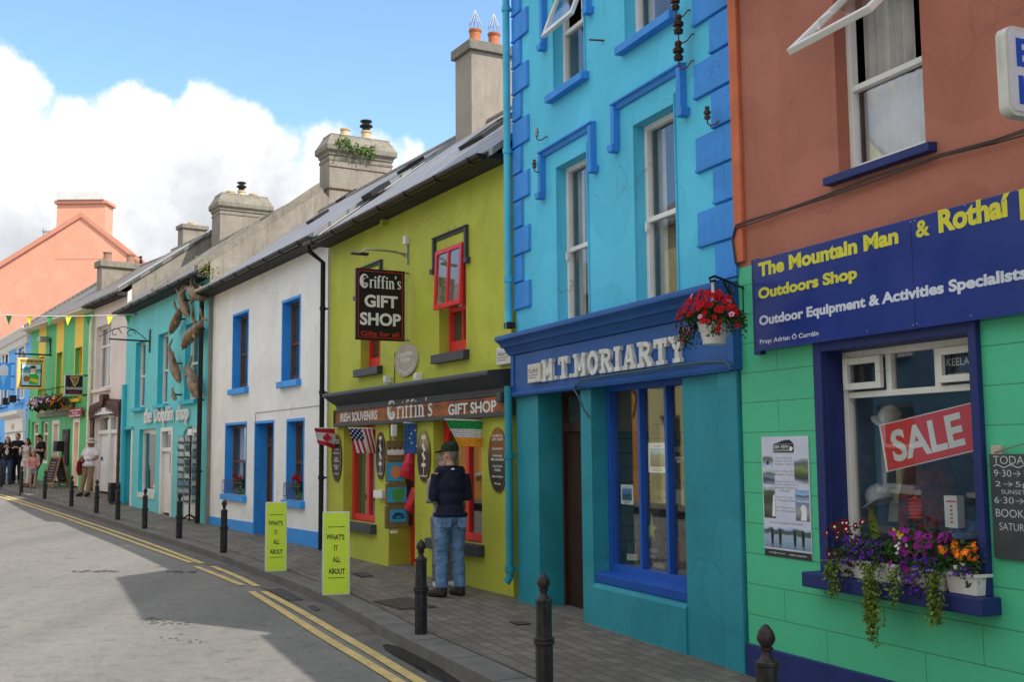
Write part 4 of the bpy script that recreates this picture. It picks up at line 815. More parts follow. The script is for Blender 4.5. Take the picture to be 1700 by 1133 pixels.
 bb = thing('blackboard', 'chalked blackboard hanging on the green wall by the shop window', 'blackboard', F.at(a[0], -.012, c[1])); mb = MB(); mb.box(0, wd, -.02, 0, 0, ht); mb.build('board', paint('slate board', C(50, 58, 62), .5, .25, 4, .2, 40), bb, bevel=.004)
 q = MB(); k = ht
 for s_, x0, x1, z0, z1 in (("TODAY'S", .03, .33, .905, .985), ('9·30→12·30', .03, .38, .785, .85), ('2→5pm', .035, .33, .675, .74), ('SUNSET', .075, .24, .62, .66), ('6·30→9·30', .025, .37, .53, .59), ('BOOK', .03, .22, .40, .475), ('SATURDAY', .05, .33, .275, .345)):
  text(q, s_, x0, x1, z0 * k, z1 * k, -.0212, 0, -.008 if len(s_) > 4 else -.005)
 stroke(q, [(.03 + .02 * i, .885 * k + .008 * math.sin(i * 1.3)) for i in range(15)], .005, -.021, .0012); q.build('chalk_writing', plain('chalk', C(190, 195, 195), .9), bb, recalc=False)
 mb = MB(); a = P(1644, 740, -.03); mb.box(a[0] + .0, a[0] + .075, -.03, .0, a[1] - .085, a[1]); solo(mb, 'wall_block', 'small cream fixing block on the green wall above the blackboard', 'fixing block', plain('cream block', C(175, 165, 150), .8), F.M, bevel=.005)
 mb = MB(); mb.tube([(a[0] + .03, -.035, a[1] - .04), (a[0] + .2, -.035, a[1] + .0), (a[0] + .5, -.035, a[1] + .06), (a[0] + .9, -.03, a[1] + .12)], .004, 5); solo(mb, 'wall_wire', 'thin wire running up from the cream block', 'wire', plain('grey wire', (.2, .2, .19), .6), F.M)
 # projecting box sign
 uS = min((abs(F.dv(1668, 40, q / 20.)[0] + .78), q / 20.) for q in range(50, 110))[1]; best = F.dv(1668, 40, uS); dL, vT = best; vB = F.dv(1668, 188, uS)[1]; wd = .62; ht = vT - vB
 Sf = F.perp(uS, dL - .0, vB); sg = thing('projecting_sign', 'white projecting box sign with blue capitals above the navy board', 'sign', Sf)
 def rrect(e, r, n=5):
  o = []
  for (cx_, cz_, a0) in ((wd - r, r, -90), (wd - r, ht - r, 0), (r, ht - r, 90), (r, r, 180)):
   for i in range(n + 1): a_ = math.radians(a0 + 90 * i / n); o.append((cx_ + (r - e) * math.cos(a_), cz_ + (r - e) * math.sin(a_)))
  return o
 mb = MB(); mb.prism(rrect(0, .05), 0, .06); mb.build('case', paint('mossy white', (.6, .6, .57), .6, .1, 5, .2, 40, .6, (.10, .12, .04), .5), sg)
 mb = MB(); mb.prism(rrect(.022, .05), -.004, .002); mb.build('face', plain('sign face', (.62, .64, .72), .35), sg)
 mb = MB(); text(mb, 'BIKE', .06, .56, .55 * ht, .87 * ht, -.0052, 0, .025); text(mb, 'HIRE', .065, .56, .13 * ht, .45 * ht, -.0052, 0, .025); mb.build('lettering', plain('sign blue', C(15, 75, 185, 1.), .4), sg, recalc=False)
 mb = MB(); 
 for z in (.25, .75): mb.tube([(wd - .01, .03, ht * z), (-dL + .0, .03, ht * z)], .015, 8)
 mb.build('bracket', BLACKM, sg)
 # cables
 mb = MB(); pts = [(1222, 440), (1217, 400), (1222, 378), (1250, 370), (1310, 350), (1375, 327), (1450, 300), (1560, 262), (1650, 238), (1720, 217)]
 for k in range(3): mb.tube([(lambda q: (q[0], -.045 - .008 * (k == 1), q[1] + .012 * k + .006 * math.sin(i * 2 + k)))(P(x, y, -.045)) for i, (x, y) in enumerate(pts)], .0055, 5)
 solo(mb, 'wall_cable', 'three dark cables looping across the terracotta wall', 'cable', plain('cable', (.07, .055, .05), .7), F.M)
 return root
shop_red()

# ------------------------------------------------------------------ tall turquoise shop
def shop_turquoise():
 F = FM; L = F.L; root = thing('tall_turquoise_building', 'three storey turquoise building with bright blue corner stones and hood moulds', 'building', F.M)
 TQ = paint('turquoise render', C(72, 172, 202, K), .7, .07, 1.4, .4, 30, .22, (.08, .16, .17), .5); TE = paint('teal render', C(22, 122, 138, K), .6, .10, 1.8, .6, 26, .15, (.03, .09, .10), .35)
 BL = paint('strong blue paint', C(42, 122, 196, K), .55, .10, 3, .4, 40, .18, (.03, .08, .16), .4); BF = paint('fascia blue', C(10, 72, 138, K), .5, .10, 3, .3, 40, .18, (.02, .06, .13), .35); BW = paint('window blue', C(12, 74, 160, K), .45, .08, 3, .2, 50)
 TOP = 7.4; vC = F.uv(855, 561)[1]; vF0 = F.uv(868, 655)[1]; cor = 2.94
 P = F.uv
 # first and second floor openings
 a1 = F.rect((925, 281), (979.5, 520)); a2 = F.rect((1053, 207), (1127.5, 480)); vtop = (a1[3] + a2[3]) / 2
 b1u = (P(921, 140)[0], P(972, 123)[0]); b2u = (P(1040, 70)[0], P(1117, 20)[0]); vb = (P(938, 147)[1] + P(1067, 52)[1]) / 2; vt2 = vb + 1.32
 ops = [(a1[0], a1[1], cor + .02, vtop), (a2[0], a2[1], cor + .02, vtop), (b1u[0], b1u[1], vb, vt2), (b2u[0], b2u[1], vb, vt2)]
 wall(root, 'upper_wall', 0, L, cor, TOP, ops, TQ, 0, .16, 5.4, ridge=9.5)
 dl, dr = P(895, 800)[0], P(966, 800)[0]; wl, wr = P(983.5, 800)[0], P(1137, 800)[0]; g0 = F.gv(2) - .1; wz = P(1137, 981)[1]; 
 wall(root, 'lower_wall', 0, L, g0, cor, [(dl, dr, g0 - .1, vF0 - .0, .34), (wl, wr, wz - .16, vF0 - .0, .26)], TE, -.003, .3, 5.4)
 mb = MB(); lu0 = P(986, 974, -.12)[0]; lz = P(986, 974, -.1)[1]; mb.prismx([(.255, g0), (.255, wz - .085), (.07, wz - .085), (.07, lz + .02), (-.0, lz - .0), (-.02, lz - .03), (-.022, g0)], wl + .004, wr - .004); mb.build('stall_riser', TE, root, bevel=.012)
 mb = MB(); s0, s1 = P(1204, 900)[0], P(1236, 900)[0]; mb.box(s0, s1, -.035, 0, g0, vF0 + .02); mb.build('corner_pilaster', TE, root, bevel=.012)
 # cornice and fascia
 f1 = P(1213, 540)[0] + .12
 mb = MB(); prof = [(0, cor + .02), (-.23, cor), (-.24, cor - .025), (-.235, cor - .05), (-.20, cor - .07), (-.17, cor - .10), (-.16, cor - .125), (-.125, cor - .13), (-.11, cor - .16), (-.085, cor - .18), (-.075, cor - .205), (-.05, cor - .21), (0, cor - .215)]
 mb.prismx(prof, -.07, f1); mb.build('cornice', BF, root, smooth=35)
 mb = MB(); mb.box(-.002, f1 - .02, -.045, 0, vF0 + .03, cor - .212); mb.build('fascia', BF, root, bevel=.004)
 mb = MB(); mb.prismx([(0, vF0 - .03), (-.075, vF0 - .025), (-.085, vF0 + .0), (-.06, vF0 + .03), (0, vF0 + .035)], .01, f1 - .04); mb.build('fascia_ledge', BF, root, smooth=30)
 mb = MB(); mb.box(f1 - .035, f1 + .03, -.09, 0, vF0 - .02, cor - .21); mb.box(-.035, .05, -.06, -.0, vF0, cor - .21); mb.build('fascia_end_block', BF, root, bevel=.008)
 # corner stones
 for side in (0, 1):
  mb = MB(); h = .313; z = cor + .02 - .0; k = 0
  z = (P(861 if not side else 1212, 478 if not side else 420)[1])
  z = cor + (.30 if side == 0 else .05)
  while z < TOP - .3:
   big = (k + (0 if side == 0 else 1)) % 2 == 0; w = (.43 if big else .24) if side == 0 else (.50 if big else .26)
   q = [(0, z + .035), (0, z + h - .02), (w, z + h - .02), (w, z + .035)]
   if side: q = [(L - x, y) for x, y in q]
   ov = .0 if not side else -.02
   a, b = min(p[0] for p in q), max(p[0] for p in q)
   if side: b = L + .035
   mb.loft([[(a, -.004, z + .01), (b, -.004, z + .01), (b, -.004, z + h - .01), (a, -.004, z + h - .01)], [(a + .012, -.03, z + .03), (b - (.012 if not side else 0), -.03, z + .03), (b - (.012 if not side else 0), -.03, z + h - .022), (a + .012, -.03, z + h - .022)]])
   mb.prismx([(-.0, z + .0), (-.034, z + .006), (-.036, z + .028), (-.0, z + .032)], a, b); z += h; k += 1
  mb.build('corner_stones', BL, root)
 # sash windows
 for k, (a, b, c, d) in enumerate(ops):
  up = k < 2
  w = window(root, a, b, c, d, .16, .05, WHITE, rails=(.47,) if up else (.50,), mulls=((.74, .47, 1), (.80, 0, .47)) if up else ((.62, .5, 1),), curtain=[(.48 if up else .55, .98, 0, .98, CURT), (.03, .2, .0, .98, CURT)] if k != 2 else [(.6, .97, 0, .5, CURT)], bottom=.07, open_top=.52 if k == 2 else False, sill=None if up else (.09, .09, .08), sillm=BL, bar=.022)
  mb = MB(); mb.box(a - .1, a, -.018, 0, c, d + .1); mb.box(b, b + .012, -.018, 0, c, d + .1); mb.box(a, b, -.017, 0, d, d + .1); mb.build('plaster_band', TQ, w, bevel=.006)
  if up:
   hn = MB(); mz = c + (d - c) * .47
   for x in (a + .05, b - .05): hn.prism([(x - .018, mz - .02), (x + .018, mz - .02), (x + .018, mz - .09), (x, mz - .12), (x - .018, mz - .09)], .07, .1)
   hn.build('sash_horn', WHITE, w)
  if k == 2:
   best = min(((abs(F.uv(897.7, 61, -t / 100.)[0] - a), t / 100.) for t in range(3, 120)), key=lambda z: z[0])[1]; vz = F.uv(897.7, 61, -best)[1]; f = MB()
   top = V((0, .10, d - .05)); ax = V((0, -best, vz)) - top; a2_ = ax.normalized(); nn = V((0, -a2_.z, a2_.y)) * .04
   def fl(u, t): return V((u, 0, 0)) + top + ax * t
   for (p0, p1, q0, q1) in ((a, a + .05, 0, 1), (b - .05, b, 0, 1), (a + .05, b - .05, 0, .08), (a + .05, b - .05, .92, 1)):
    Q = [fl(p0, q0), fl(p1, q0), fl(p1, q1), fl(p0, q1)]; f.loft([Q, [x + nn for x in Q]])
   ob = f.build('open_casement', WHITE, w, bevel=.004); g = MB(); Q = [fl(a + .04, .06), fl(b - .04, .06), fl(b - .04, .94), fl(a + .04, .94)]; g.loft([[x + nn * .4 for x in Q], [x + nn * .5 for x in Q]]); g.build('pane', GLASS, ob)
 for (x0, y0, x1, y1, drop) in ((901.5, 261, 985, 203, .45), (1023, 179, 1133, 110, .40)):
  p = P(x0, y0); q = P(x1, y1); hood(root, p[0] + .06, q[0] - .01, (p[1] + q[1]) / 2 + .02, drop, .065, .075, BL, .05)
 p = P(895, 60); hood(root, b1u[0] - .17, b1u[1] + .09, vt2 + .20, 1.1 if 0 else .9, .065, .075, BL, .05)
 # door
 DW = wood('dark door wood', (.030, .014, .010), (.055, .025, .016), .35); d0 = .34
 tz0, tz1 = P(925, 716, d0)[1], P(925, 706, d0)[1]; dz = F.gv(.8, .4) + .02
 mb = MB(); mb.box(dl, dl + .05, d0 - .06, d0, dz, vF0); mb.box(dr - .05, dr, d0 - .06, d0, dz, vF0); mb.box(dl + .05, dr - .05, d0 - .07, d0, tz0 - .02, tz1 + .02); mb.box(dl + .05, dr - .05, d0 - .058, d0, vF0 - .05, vF0); fr = mb.build('door_frame', DW, root, bevel=.004)
 mb = MB(); mb.box(dl + .05, dr - .05, d0 - .03, d0, dz, tz0 - .02)
 for (x0, x1, z0, z1) in ((.12, .46, .08, .45), (.54, .88, .08, .45), (.12, .46, .52, .94), (.54, .88, .52, .94)):
  W_, H_ = dr - dl - .1, tz0 - .02 - dz; X = dl + .05; mb.box(X + W_ * x0, X + W_ * x1, d0 - .037, d0 - .029, dz + H_ * z0, dz + H_ * z1)
 do = mb.build('door', DW, root, bevel=.005)
 mb = MB(); mb.lathe([(.004, -.02), (.024, -.01), (.024, .01), (.004, .02)], (dr - .13, d0 - .06, dz + 1.0), 10); mb.build('handle', plain('brass', (.4, .28, .1), .3, .9), do)
 mb = MB(); mb.box(dl + .05, dr - .05, d0 - .03, d0 - .026, tz1 + .02, vF0 - .05); mb.build('fanlight', GLASS, fr); mb = MB(); mb.box(dl + .05, dr - .05, d0 + .01, d0 + .5, tz1 - .1, vF0); mb.build('hall_interior', gradient_mat('hall', [(0, (.02, .018, .015)), (.55, (.02, .018, .015)), (.6, (.35, .22, .06)), (1, (.5, .33, .1))], 'X', dl, dr, .05), fr)
 mb = MB(); mb.box(dl + .0, dr - .0, -.02, d0, dz - .25, dz - .005); mb.build('doorstep', KERB, root, bevel=.01)
 # shop window
 d0 = .26; m1 = (P(477, 0)[0] if 0 else 0); w0, w1 = wl, wr
 px = [P(x, 800, d0 - .05)[0] for x in (1067, 1112)]
 w = window(root, w0, w1, wz - .01, vF0, d0, .06, BW, mulls=((px[0] - w0) / (w1 - w0), (px[1] - w0) / (w1 - w0)), glass=GLASS2, room=False, bar=.045, bottom=.08, deep=.09)
 mb = MB(); mb.prismx([(.02, wz - .10), (.005, wz - .015), (d0 - .09, wz + .005), (d0 - .09, wz - .10)], w0 + .003, w1 - .003); mb.build('sill', BW, w, bevel=.006)
 rm = MB(); A = (w0 - .5, w1 + 1.6, d0 + .01, 1.25, wz + .06, vF0 + .1)
 rm.poly([(A[0], A[3], A[4]), (A[1], A[3], A[4]), (A[1], A[3], A[5]), (A[0], A[3], A[5])]); rm.poly([(A[0], A[2], A[4]), (A[0], A[3], A[4]), (A[0], A[3], A[5]), (A[0], A[2], A[5])]); rm.poly([(A[1], A[2], A[4]), (A[1], A[3], A[4]), (A[1], A[3], A[5]), (A[1], A[2], A[5])], 1)
 rm.poly([(A[0], A[2], A[4]), (A[1], A[2], A[4]), (A[1], A[3], A[4]), (A[0], A[3], A[4])], 2); rm.poly([(A[0], A[2], A[5]), (A[1], A[2], A[5]), (A[1], A[3], A[5]), (A[0], A[3], A[5])], 3)
 SLAT = plain('slat board', (.16, .18, .17), .6)
 rm.build('shop_interior', [SLAT, plain('dark shop', (.05, .045, .04), .8), plain('shelf grey', (.2, .2, .19), .6), plain('reflected ochre ceiling', (.55, .32, .06), .7)], w, recalc=False)  # ceiling painted ochre to stand in for orange reflections in the glass
 gr = MB()
 for i in range(9): gr.box(A[0] + .004, A[0] + .006, A[2], A[3], A[4] + .16 + i * .15, A[4] + .172 + i * .15); gr.box(A[0] + .3, A[1], A[3] - .006, A[3] - .004, A[4] + .16 + i * .15, A[4] + .172 + i * .15)
 gr.build('slat_groove', BLACKM, w)
 # goods in this window
 PW = plain('poster white', (.75, .77, .8), .5)
 def poster(x0, y0, x1, y1, label, stops):
  a = P(x0, y0, d0 - .028); b = P(x1, y1, d0 - .028); t = thing('window_poster', label, 'poster', F.at(a[0], d0 - .022, b[1])); mb = MB(); W_, H_ = b[0] - a[0], a[1] - b[1]; mb.box(0, W_, -.002, 0, 0, H_); mb.build('sheet', PW, t); mb = MB(); mb.box(W_ * .12, W_ * .88, -.004, -.0022, H_ * .2, H_ * .82); mb.build('picture', gradient_mat('pic' + label, stops, 'Z', 0, H_, .35), t)
  q = MB(); 
  for i in range(2): q.box(W_ * .25, W_ * .75, -.003, -.0022, H_ * (.06 + .07 * i), H_ * (.085 + .07 * i))
  q.box(W_ * .3, W_ * .7, -.003, -.0022, H_ * .87, H_ * .9); q.build('printed_line', plain('print grey', (.16, .15, .15), .5), t)
 poster(1030, 805, 1051, 839, 'white sheet with a blue island picture low in the left pane', [(0, C(60, 110, 160)), (.45, C(40, 60, 60)), (.6, C(60, 120, 170)), (1, C(120, 165, 205))])
 poster(1075, 736, 1107, 786, 'white framed landscape poster in the middle pane of the blue window', [(0, C(40, 42, 40)), (.4, C(60, 70, 60)), (.6, C(90, 110, 100)), (.7, C(150, 190, 220)), (1, C(70, 130, 190))])
 for k, (x, y, s_, lb) in enumerate(((1046, 935, 1., 'left dark green bottle behind the blue window frame'), (1051, 936, 1.04, 'middle dark green bottle behind the blue window frame'), (1057, 937, .97, 'right dark green bottle behind the blue window frame'))):
  p = P(x, y, d0 + .08 + .02 * k); mb = MB(); z = wz + .062; mb.lathe([(.03, 0), (.031, .01), (.031, .13), (.026, .16), (.012, .19), (.011, .235), (.014, .237), (.014, .25), (.002, .251)], (p[0], d0 + .08 + .02 * k, z), 14); mb.lathe([(.0316, .04), (.0316, .10)], (p[0], d0 + .08 + .02 * k, z), 14, 1); solo(mb, 'bottle', lb, 'bottle', [plain('bottle green', (.01, .03, .02), .12), plain('bottle label', (.55, .55, .48), .6)], F.M, 'bottles in the blue shop window', smooth=50)
 a = P(1088, 925, .45); mb = MB(); z = wz + .065; mb.box(a[0] - .16, a[0] + .14, .42, .44, z, z + .55); st = [(0, .1), (.028, .035), (.1, .03), (.045, -.01), (.06, -.09), (0, -.045), (-.06, -.09), (-.045, -.01), (-.1, .03), (-.028, .035)]; mb.prism([(a[0] + x, z + .34 + y * 1.1) for x, y in st], .414, .42, 1); mb.ell((a[0], .417, z + .475), (.02, .004, .025), 8, 1); text(mb, 'Irish Tea', a[0] - .1, a[0] + .1, z + .14, z + .19, .416, 2) if 0 else None
 for i in range(2): mb.box(a[0] - .09, a[0] + .09 - .03 * i, .417, .4195, z + .13 - .06 * i, z + .165 - .06 * i, 2)
 solo(mb, 'display_card', 'dark display card with a lime star figure in the shop window', 'display card', [plain('card dark', (.035, .035, .04), .6), plain('lime star', C(150, 170, 80), .6), plain('grey print', (.2, .2, .2), .6)], F.M)
 a = P(1050, 740, .75); mb = MB(); mb.box(a[0] - .12, a[0] + .14, .75, .77, a[1] - .25, a[1] + .22); mb.box(a[0] - .1, a[0] + .12, .748, .75, a[1] - .2, a[1] + .18, 1); solo(mb, 'menu_slate', 'dark slate hanging at the back of the left pane', 'slate', [BLACKM, plain('slate face', (.03, .04, .04), .6)], F.M)
 for k, (x, y, dd, w_, h_, c_, lb) in enumerate(((1120, 940, .5, .12, .28, (.25, .08, .05), 'red and brown packet at the right of the blue window'), (1126, 830, .8, .3, .35, (.03, .03, .03), 'dark boxed bottle set on the shop shelf'), (1094, 957, .36, .22, .05, (.35, .33, .3), 'pile of newspapers lying on the window shelf'))):
  a = P(x, y, dd); mb = MB(); z = wz + .065 if k != 1 else a[1] - .15; mb.box(a[0] - w_ / 2, a[0] + w_ / 2, dd, dd + .16, z, z + h_); mb.box(a[0] - w_ * .35, a[0] + w_ * .35, dd - .003, dd - .0005, z + h_ * .3, z + h_ * .7, 1); solo(mb, ('packet', 'boxed_bottle_set', 'newspaper_pile')[k], lb, ('packet', 'box', 'newspapers')[k], [plain('good%d' % k, c_, .5, 0, .25), plain('good label', (.5, .48, .42), .6)], F.M, bevel=.004)
 bt = bpy.data.objects['bottle']
 for k in range(10):
  c = bt.copy(); COL.objects.link(c); c.matrix_world = F.at(P(1078, 800, .98)[0] + .085 * k, .98 + .02 * (k % 3), A[4] + (.58 if k < 5 else 1.03)); c['label'] = ('bottle %s on the %s shelf of the blue window' % (('first from the left', 'second from the left', 'middle', 'fourth from the left', 'fifth from the left')[k % 5], 'lower' if k < 5 else 'upper'))
 mb = MB()
 for z in (.55, 1.0): mb.box(P(1090, 800, .9)[0], A[1], .9, 1.2, A[4] + z, A[4] + z + .03)
 mb.build('shelf', WHITE2, w)
 # downpipe with rainwater hopper
 TP = paint('turquoise pipe', C(60, 165, 190, K), .55, .1, 5, .3, 40, .3, (.12, .09, .05), .5)
 pp = pipe(root, [(-.03, -.08, TOP), (-.03, -.08, cor + .55), (-.03, -.08, cor + .1)], .042, TP, (6.8, 5.1, 3.6)); 
 pipe(root, [(-.03, -.30, cor + .02), (-.03, -.30, cor - .05)], .04, TP) if 0 else None
 pipe(root, [(-.03, -.09, vF0 + .1), (-.03, -.09, F.gv(0) + .26), (-.045, -.13, F.gv(0) + .20)], .045, TE, (1.6, .35))
 mb = MB(); mb.box(-.085, .03, -.12, -.02, cor + .10, cor + .17); mb.build('pipe_shoe', BLACKM, root, bevel=.01)
 roof(root, -.02, L + .02, TOP, 9.5, slate('dark slates', (.10, .10, .11), (.13, .13, .14), (.03, .03, .03)), dr=2.7, de=-.12); gutter(root, 0, L, TOP - .02, -.17)
 # raised plaster letters
 a = P(904, 634, -.05); b = P(1142, 600, -.05); t = P(904, 598, -.05)[1]; t2 = P(1142, 557, -.05)[1]; zb = (a[1] + b[1]) / 2; zt = (t + t2) / 2
 mb = MB(); lt = []; stroketext(mb, 'M.T.MORIARTY', SLAB, 0, b[0] - a[0], 0, zt - zb, 0, .035, 0, .075)
 solo(mb, 'shop_lettering', 'raised white slab letters reading M.T.MORIARTY on the blue fascia', 'lettering', paint('flaking white', (.66, .66, .64), .75, .16, 14, .9, 60, 0, (.2, .2, .2), .8), F.at(a[0], -.046, zb))
 # alarm box
 def alarm(x0, y0, x1, y1, d, label, line, FF, small=''):
  a = FF.uv(x0, y0, d - .05); b = FF.uv(x1, y1, d - .05); t = thing('alarm_box', label, 'alarm box', FF.at(a[0], d, b[1])); W_, H_ = b[0] - a[0], a[1] - b[1]; mb = MB(); mb.box(0, W_, -.055, 0, 0, H_); mb.build('case', paint('alarm cream' + line, (.6, .58, .52), .5, .1, 9, .1), t, bevel=.012)
  q = MB(); text(q, line, W_ * .12, W_ * .85, H_ * .5, H_ * .72, -.0565, 0, .0); q.box(W_ * .12, W_ * .85, -.0575, -.0555, H_ * .38, H_ * .41); q.box(W_ * .12, W_ * .7, -.0575, -.0555, H_ * .25, H_ * .28); q.build('lettering', plain('alarm print', (.05, .05, .08), .5), t, recalc=False); return t
 alarm(876, 606, 897, 634, -.05, 'cream alarm box lettered SURE beside the white plaster letters', 'SURE', F); alarm(824, 578, 848, 604, 0, 'white alarm box high on the lime wall at its right end', 'Alarm', FG)
 # cables under the letters
 mb = MB(); pts = [(961, 660), (955, 650), (957, 641), (968, 634), (1000, 628), (1060, 619), (1120, 611), (1180, 604), (1205, 603), (1216, 612)]
 for k in range(2): mb.tube([(lambda q: (q[0], -.10 - .012 * k, q[1] + .015 * k + .004 * math.sin(i * 2.1 + k)))(P(x, y, -.10)) for i, (x, y) in enumerate(pts)], .008, 6)
 q0 = P(961, 660, -.1); mb.tube([(q0[0], -.10, q0[1]), (q0[0] + .02, -.06, q0[1] - .12), (q0[0] + .06, -.02, q0[1] - .2)], .012, 6); solo(mb, 'wall_cable', 'pair of painted cables sagging below the white plaster letters', 'cable', plain('blue grey cable', (.06, .13, .2), .6), F.M, smooth=60)
 # old telegraph insulators on the wall
 CER = plain('brown ceramic', (.035, .014, .012), .12)
 def insul(x, y, label, mat, s=1., arm=(.09, .02)):
  d = -.11; p = P(x, y, d); t = thing('insulator', label, 'insulator', F.at(p[0], d, p[1]), 'insulators on the turquoise wall'); mb = MB(); mb.lathe([(r * s, z * s) for r, z in ((.012, -.07), (.03, -.065), (.034, -.04), (.022, -.03), (.022, -.02), (.036, -.012), (.038, .01), (.026, .022), (.02, .03), (.026, .045), (.022, .062), (.008, .07))], (0, 0, 0), 14); mb.build('ceramic', mat, t, smooth=40)
  b = MB(); b.tube([(0, 0, -.05 * s), (0, 0, -.11 * s), (.02 * s, .02, -.135 * s), (.04 * s, .055, -.12 * s), (.05 * s, .085, -.08 * s), (.05 * s, .11, -.07 * s)], .007, 6); b.build('hook', RUST, t)
 insul(1126, 40, 'upper of two brown ceramic insulators beside the right hood mould', CER, 1.25); insul(1126, 84, 'lower of two brown ceramic insulators beside the right hood mould', CER, 1.25); insul(1121, 2, 'topmost brown ceramic insulator at the edge of the upper sill', CER, 1.1)
 insul(1174, 187, 'dark glass insulator next to the right corner stones', plain('dark glass', (.05, .045, .04), .08), .8); insul(891, 219, 'pale insulator on the left corner stones beside the pipe', STEEL, .7); insul(887, 272, 'rusty insulator on the left corner stones under the pale one', RUST, .7)
 mb = MB(); p = P(1003, 67); mb.tube([(p[0], 0, p[1]), (p[0] - .05, -.1, p[1] + .01), (p[0] - .08, -.12, p[1] + .02)], .01, 6); solo(mb, 'iron_hook', 'small rusty iron hook between the upper windows', 'hook', RUST, F.M)
 # hanging basket on its bracket
 d = -.50; p = P(1186, 572, d); tp = P(1186, 535, d); ch = P(1186, 462, d); h = tp[1] - p[1]
 br = thing('basket_bracket', 'black wrought iron bracket above the red flower basket', 'bracket', F.at(L + .08, 0, ch[1])); mb = MB(); x = ch[0] - L - .08
 mb.tube([(0, .0, .02), (0, 0, -.32)], .012, 6); mb.tube([(0, 0, .0), (x * .5, d * .5, .012), (x, d, .015), (x - .02, d - .03, .0), (x - .0, d - .035, -.025), (x + .02, d + .0, -.02)], .010, 6); mb.tube([(0, 0, -.3), (x * .35, d * .35, -.14), (x * .7, d * .7, .0)], .008, 6); mb.tube([(x * .3, d * .3, .0), (x * .36, d * .36, -.07), (x * .5, d * .5, -.06), (x * .52, d * .52, 0)], .007, 6); mb.build('arm', BLACKM, br, smooth=60)
 hb = thing('hanging_basket', 'white hanging basket overflowing with red petunias', 'hanging basket', F.at(p[0], d, p[1])); r = .118
 mb = MB(); mb.lathe([(.0, 0), (r * .70, 0), (r * .72, .01), (r * .70, .025), (r * .86, h * .55), (r * .90, h * .56), (r * .98, h * .95), (r * 1.03, h * .96), (r * 1.03, h), (r * .9, h), (r * .88, h * .9), (0, h * .9)], (0, 0, 0), 28)
 mb.build('pot', plain('white pot', (.68, .69, .70), .35), hb, smooth=35)
 mb = MB(); zt = ch[1] - p[1] - .03
 for k in range(3): a_ = k * 2.094 + .5; mb.tube([(r * .95 * math.cos(a_), r * .95 * math.sin(a_), h), (.008 * math.cos(a_), .008 * math.sin(a_), zt - .12), (0, 0, zt)], .004, 5)
 mb.tube([(0, 0, zt - .13), (0, 0, zt + .01)], .012, 6); mb.build('hanger', WHITE2, hb)
 rn = random.Random(11); lf = MB(); fl = MB()
 for i in range(1500):
  a_ = rn.uniform(0, 6.283); q = rn.random() ** .5; rr = .27 * q; z = h + .10 * (1 - q * q) * rn.random() - .14 * max(0, q - .45) * rn.random() * 2 * (abs(math.cos(a_) * q) > .52) + rn.uniform(.0, .06); lf.leaf((rr * math.cos(a_), rr * .75 * math.sin(a_), z), rn.uniform(.02, .045), .018, rn.choice((0, 0, 1)))
 for i in range(190):
  a_ = rn.uniform(0, 6.283); q = rn.random() ** .4; rr = .28 * q; z = h + .17 * (1 - q * q) - .12 * max(0, q - .5) * 2 * rn.random() * (abs(math.cos(a_) * q) > .52) + rn.uniform(.02, .07); dd = V((math.cos(a_) * q, -.9 + .3 * math.sin(a_), .5)); fl.bloom((rr * math.cos(a_), rr * .75 * math.sin(a_) - .05, z), rn.uniform(.018, .030), 0 if rn.random() < .9 else 2, 1, dd)
 for s_ in range(14):
  x0 = rn.uniform(-.31, -.14) if s_ < 10 else rn.uniform(.16, .26); 
  for q in range(14): lf.leaf((x0 + rn.gauss(0, .015), -.1 + rn.gauss(0, .05), h - .02 - .012 * q * (.6 if x0 > -.12 else 1)), .03, .014, 0)
  fl.bloom((x0, -.12, h - .02 - .12 * rn.random()), .025, rn.choice((0, 0, 0, 2)), 1)
 lf.build('leaves', [LEAF, LEAFD], hb, recalc=False); fl.build('flowers', [REDF, MARO, PINKF], hb, recalc=False)
shop_turquoise()

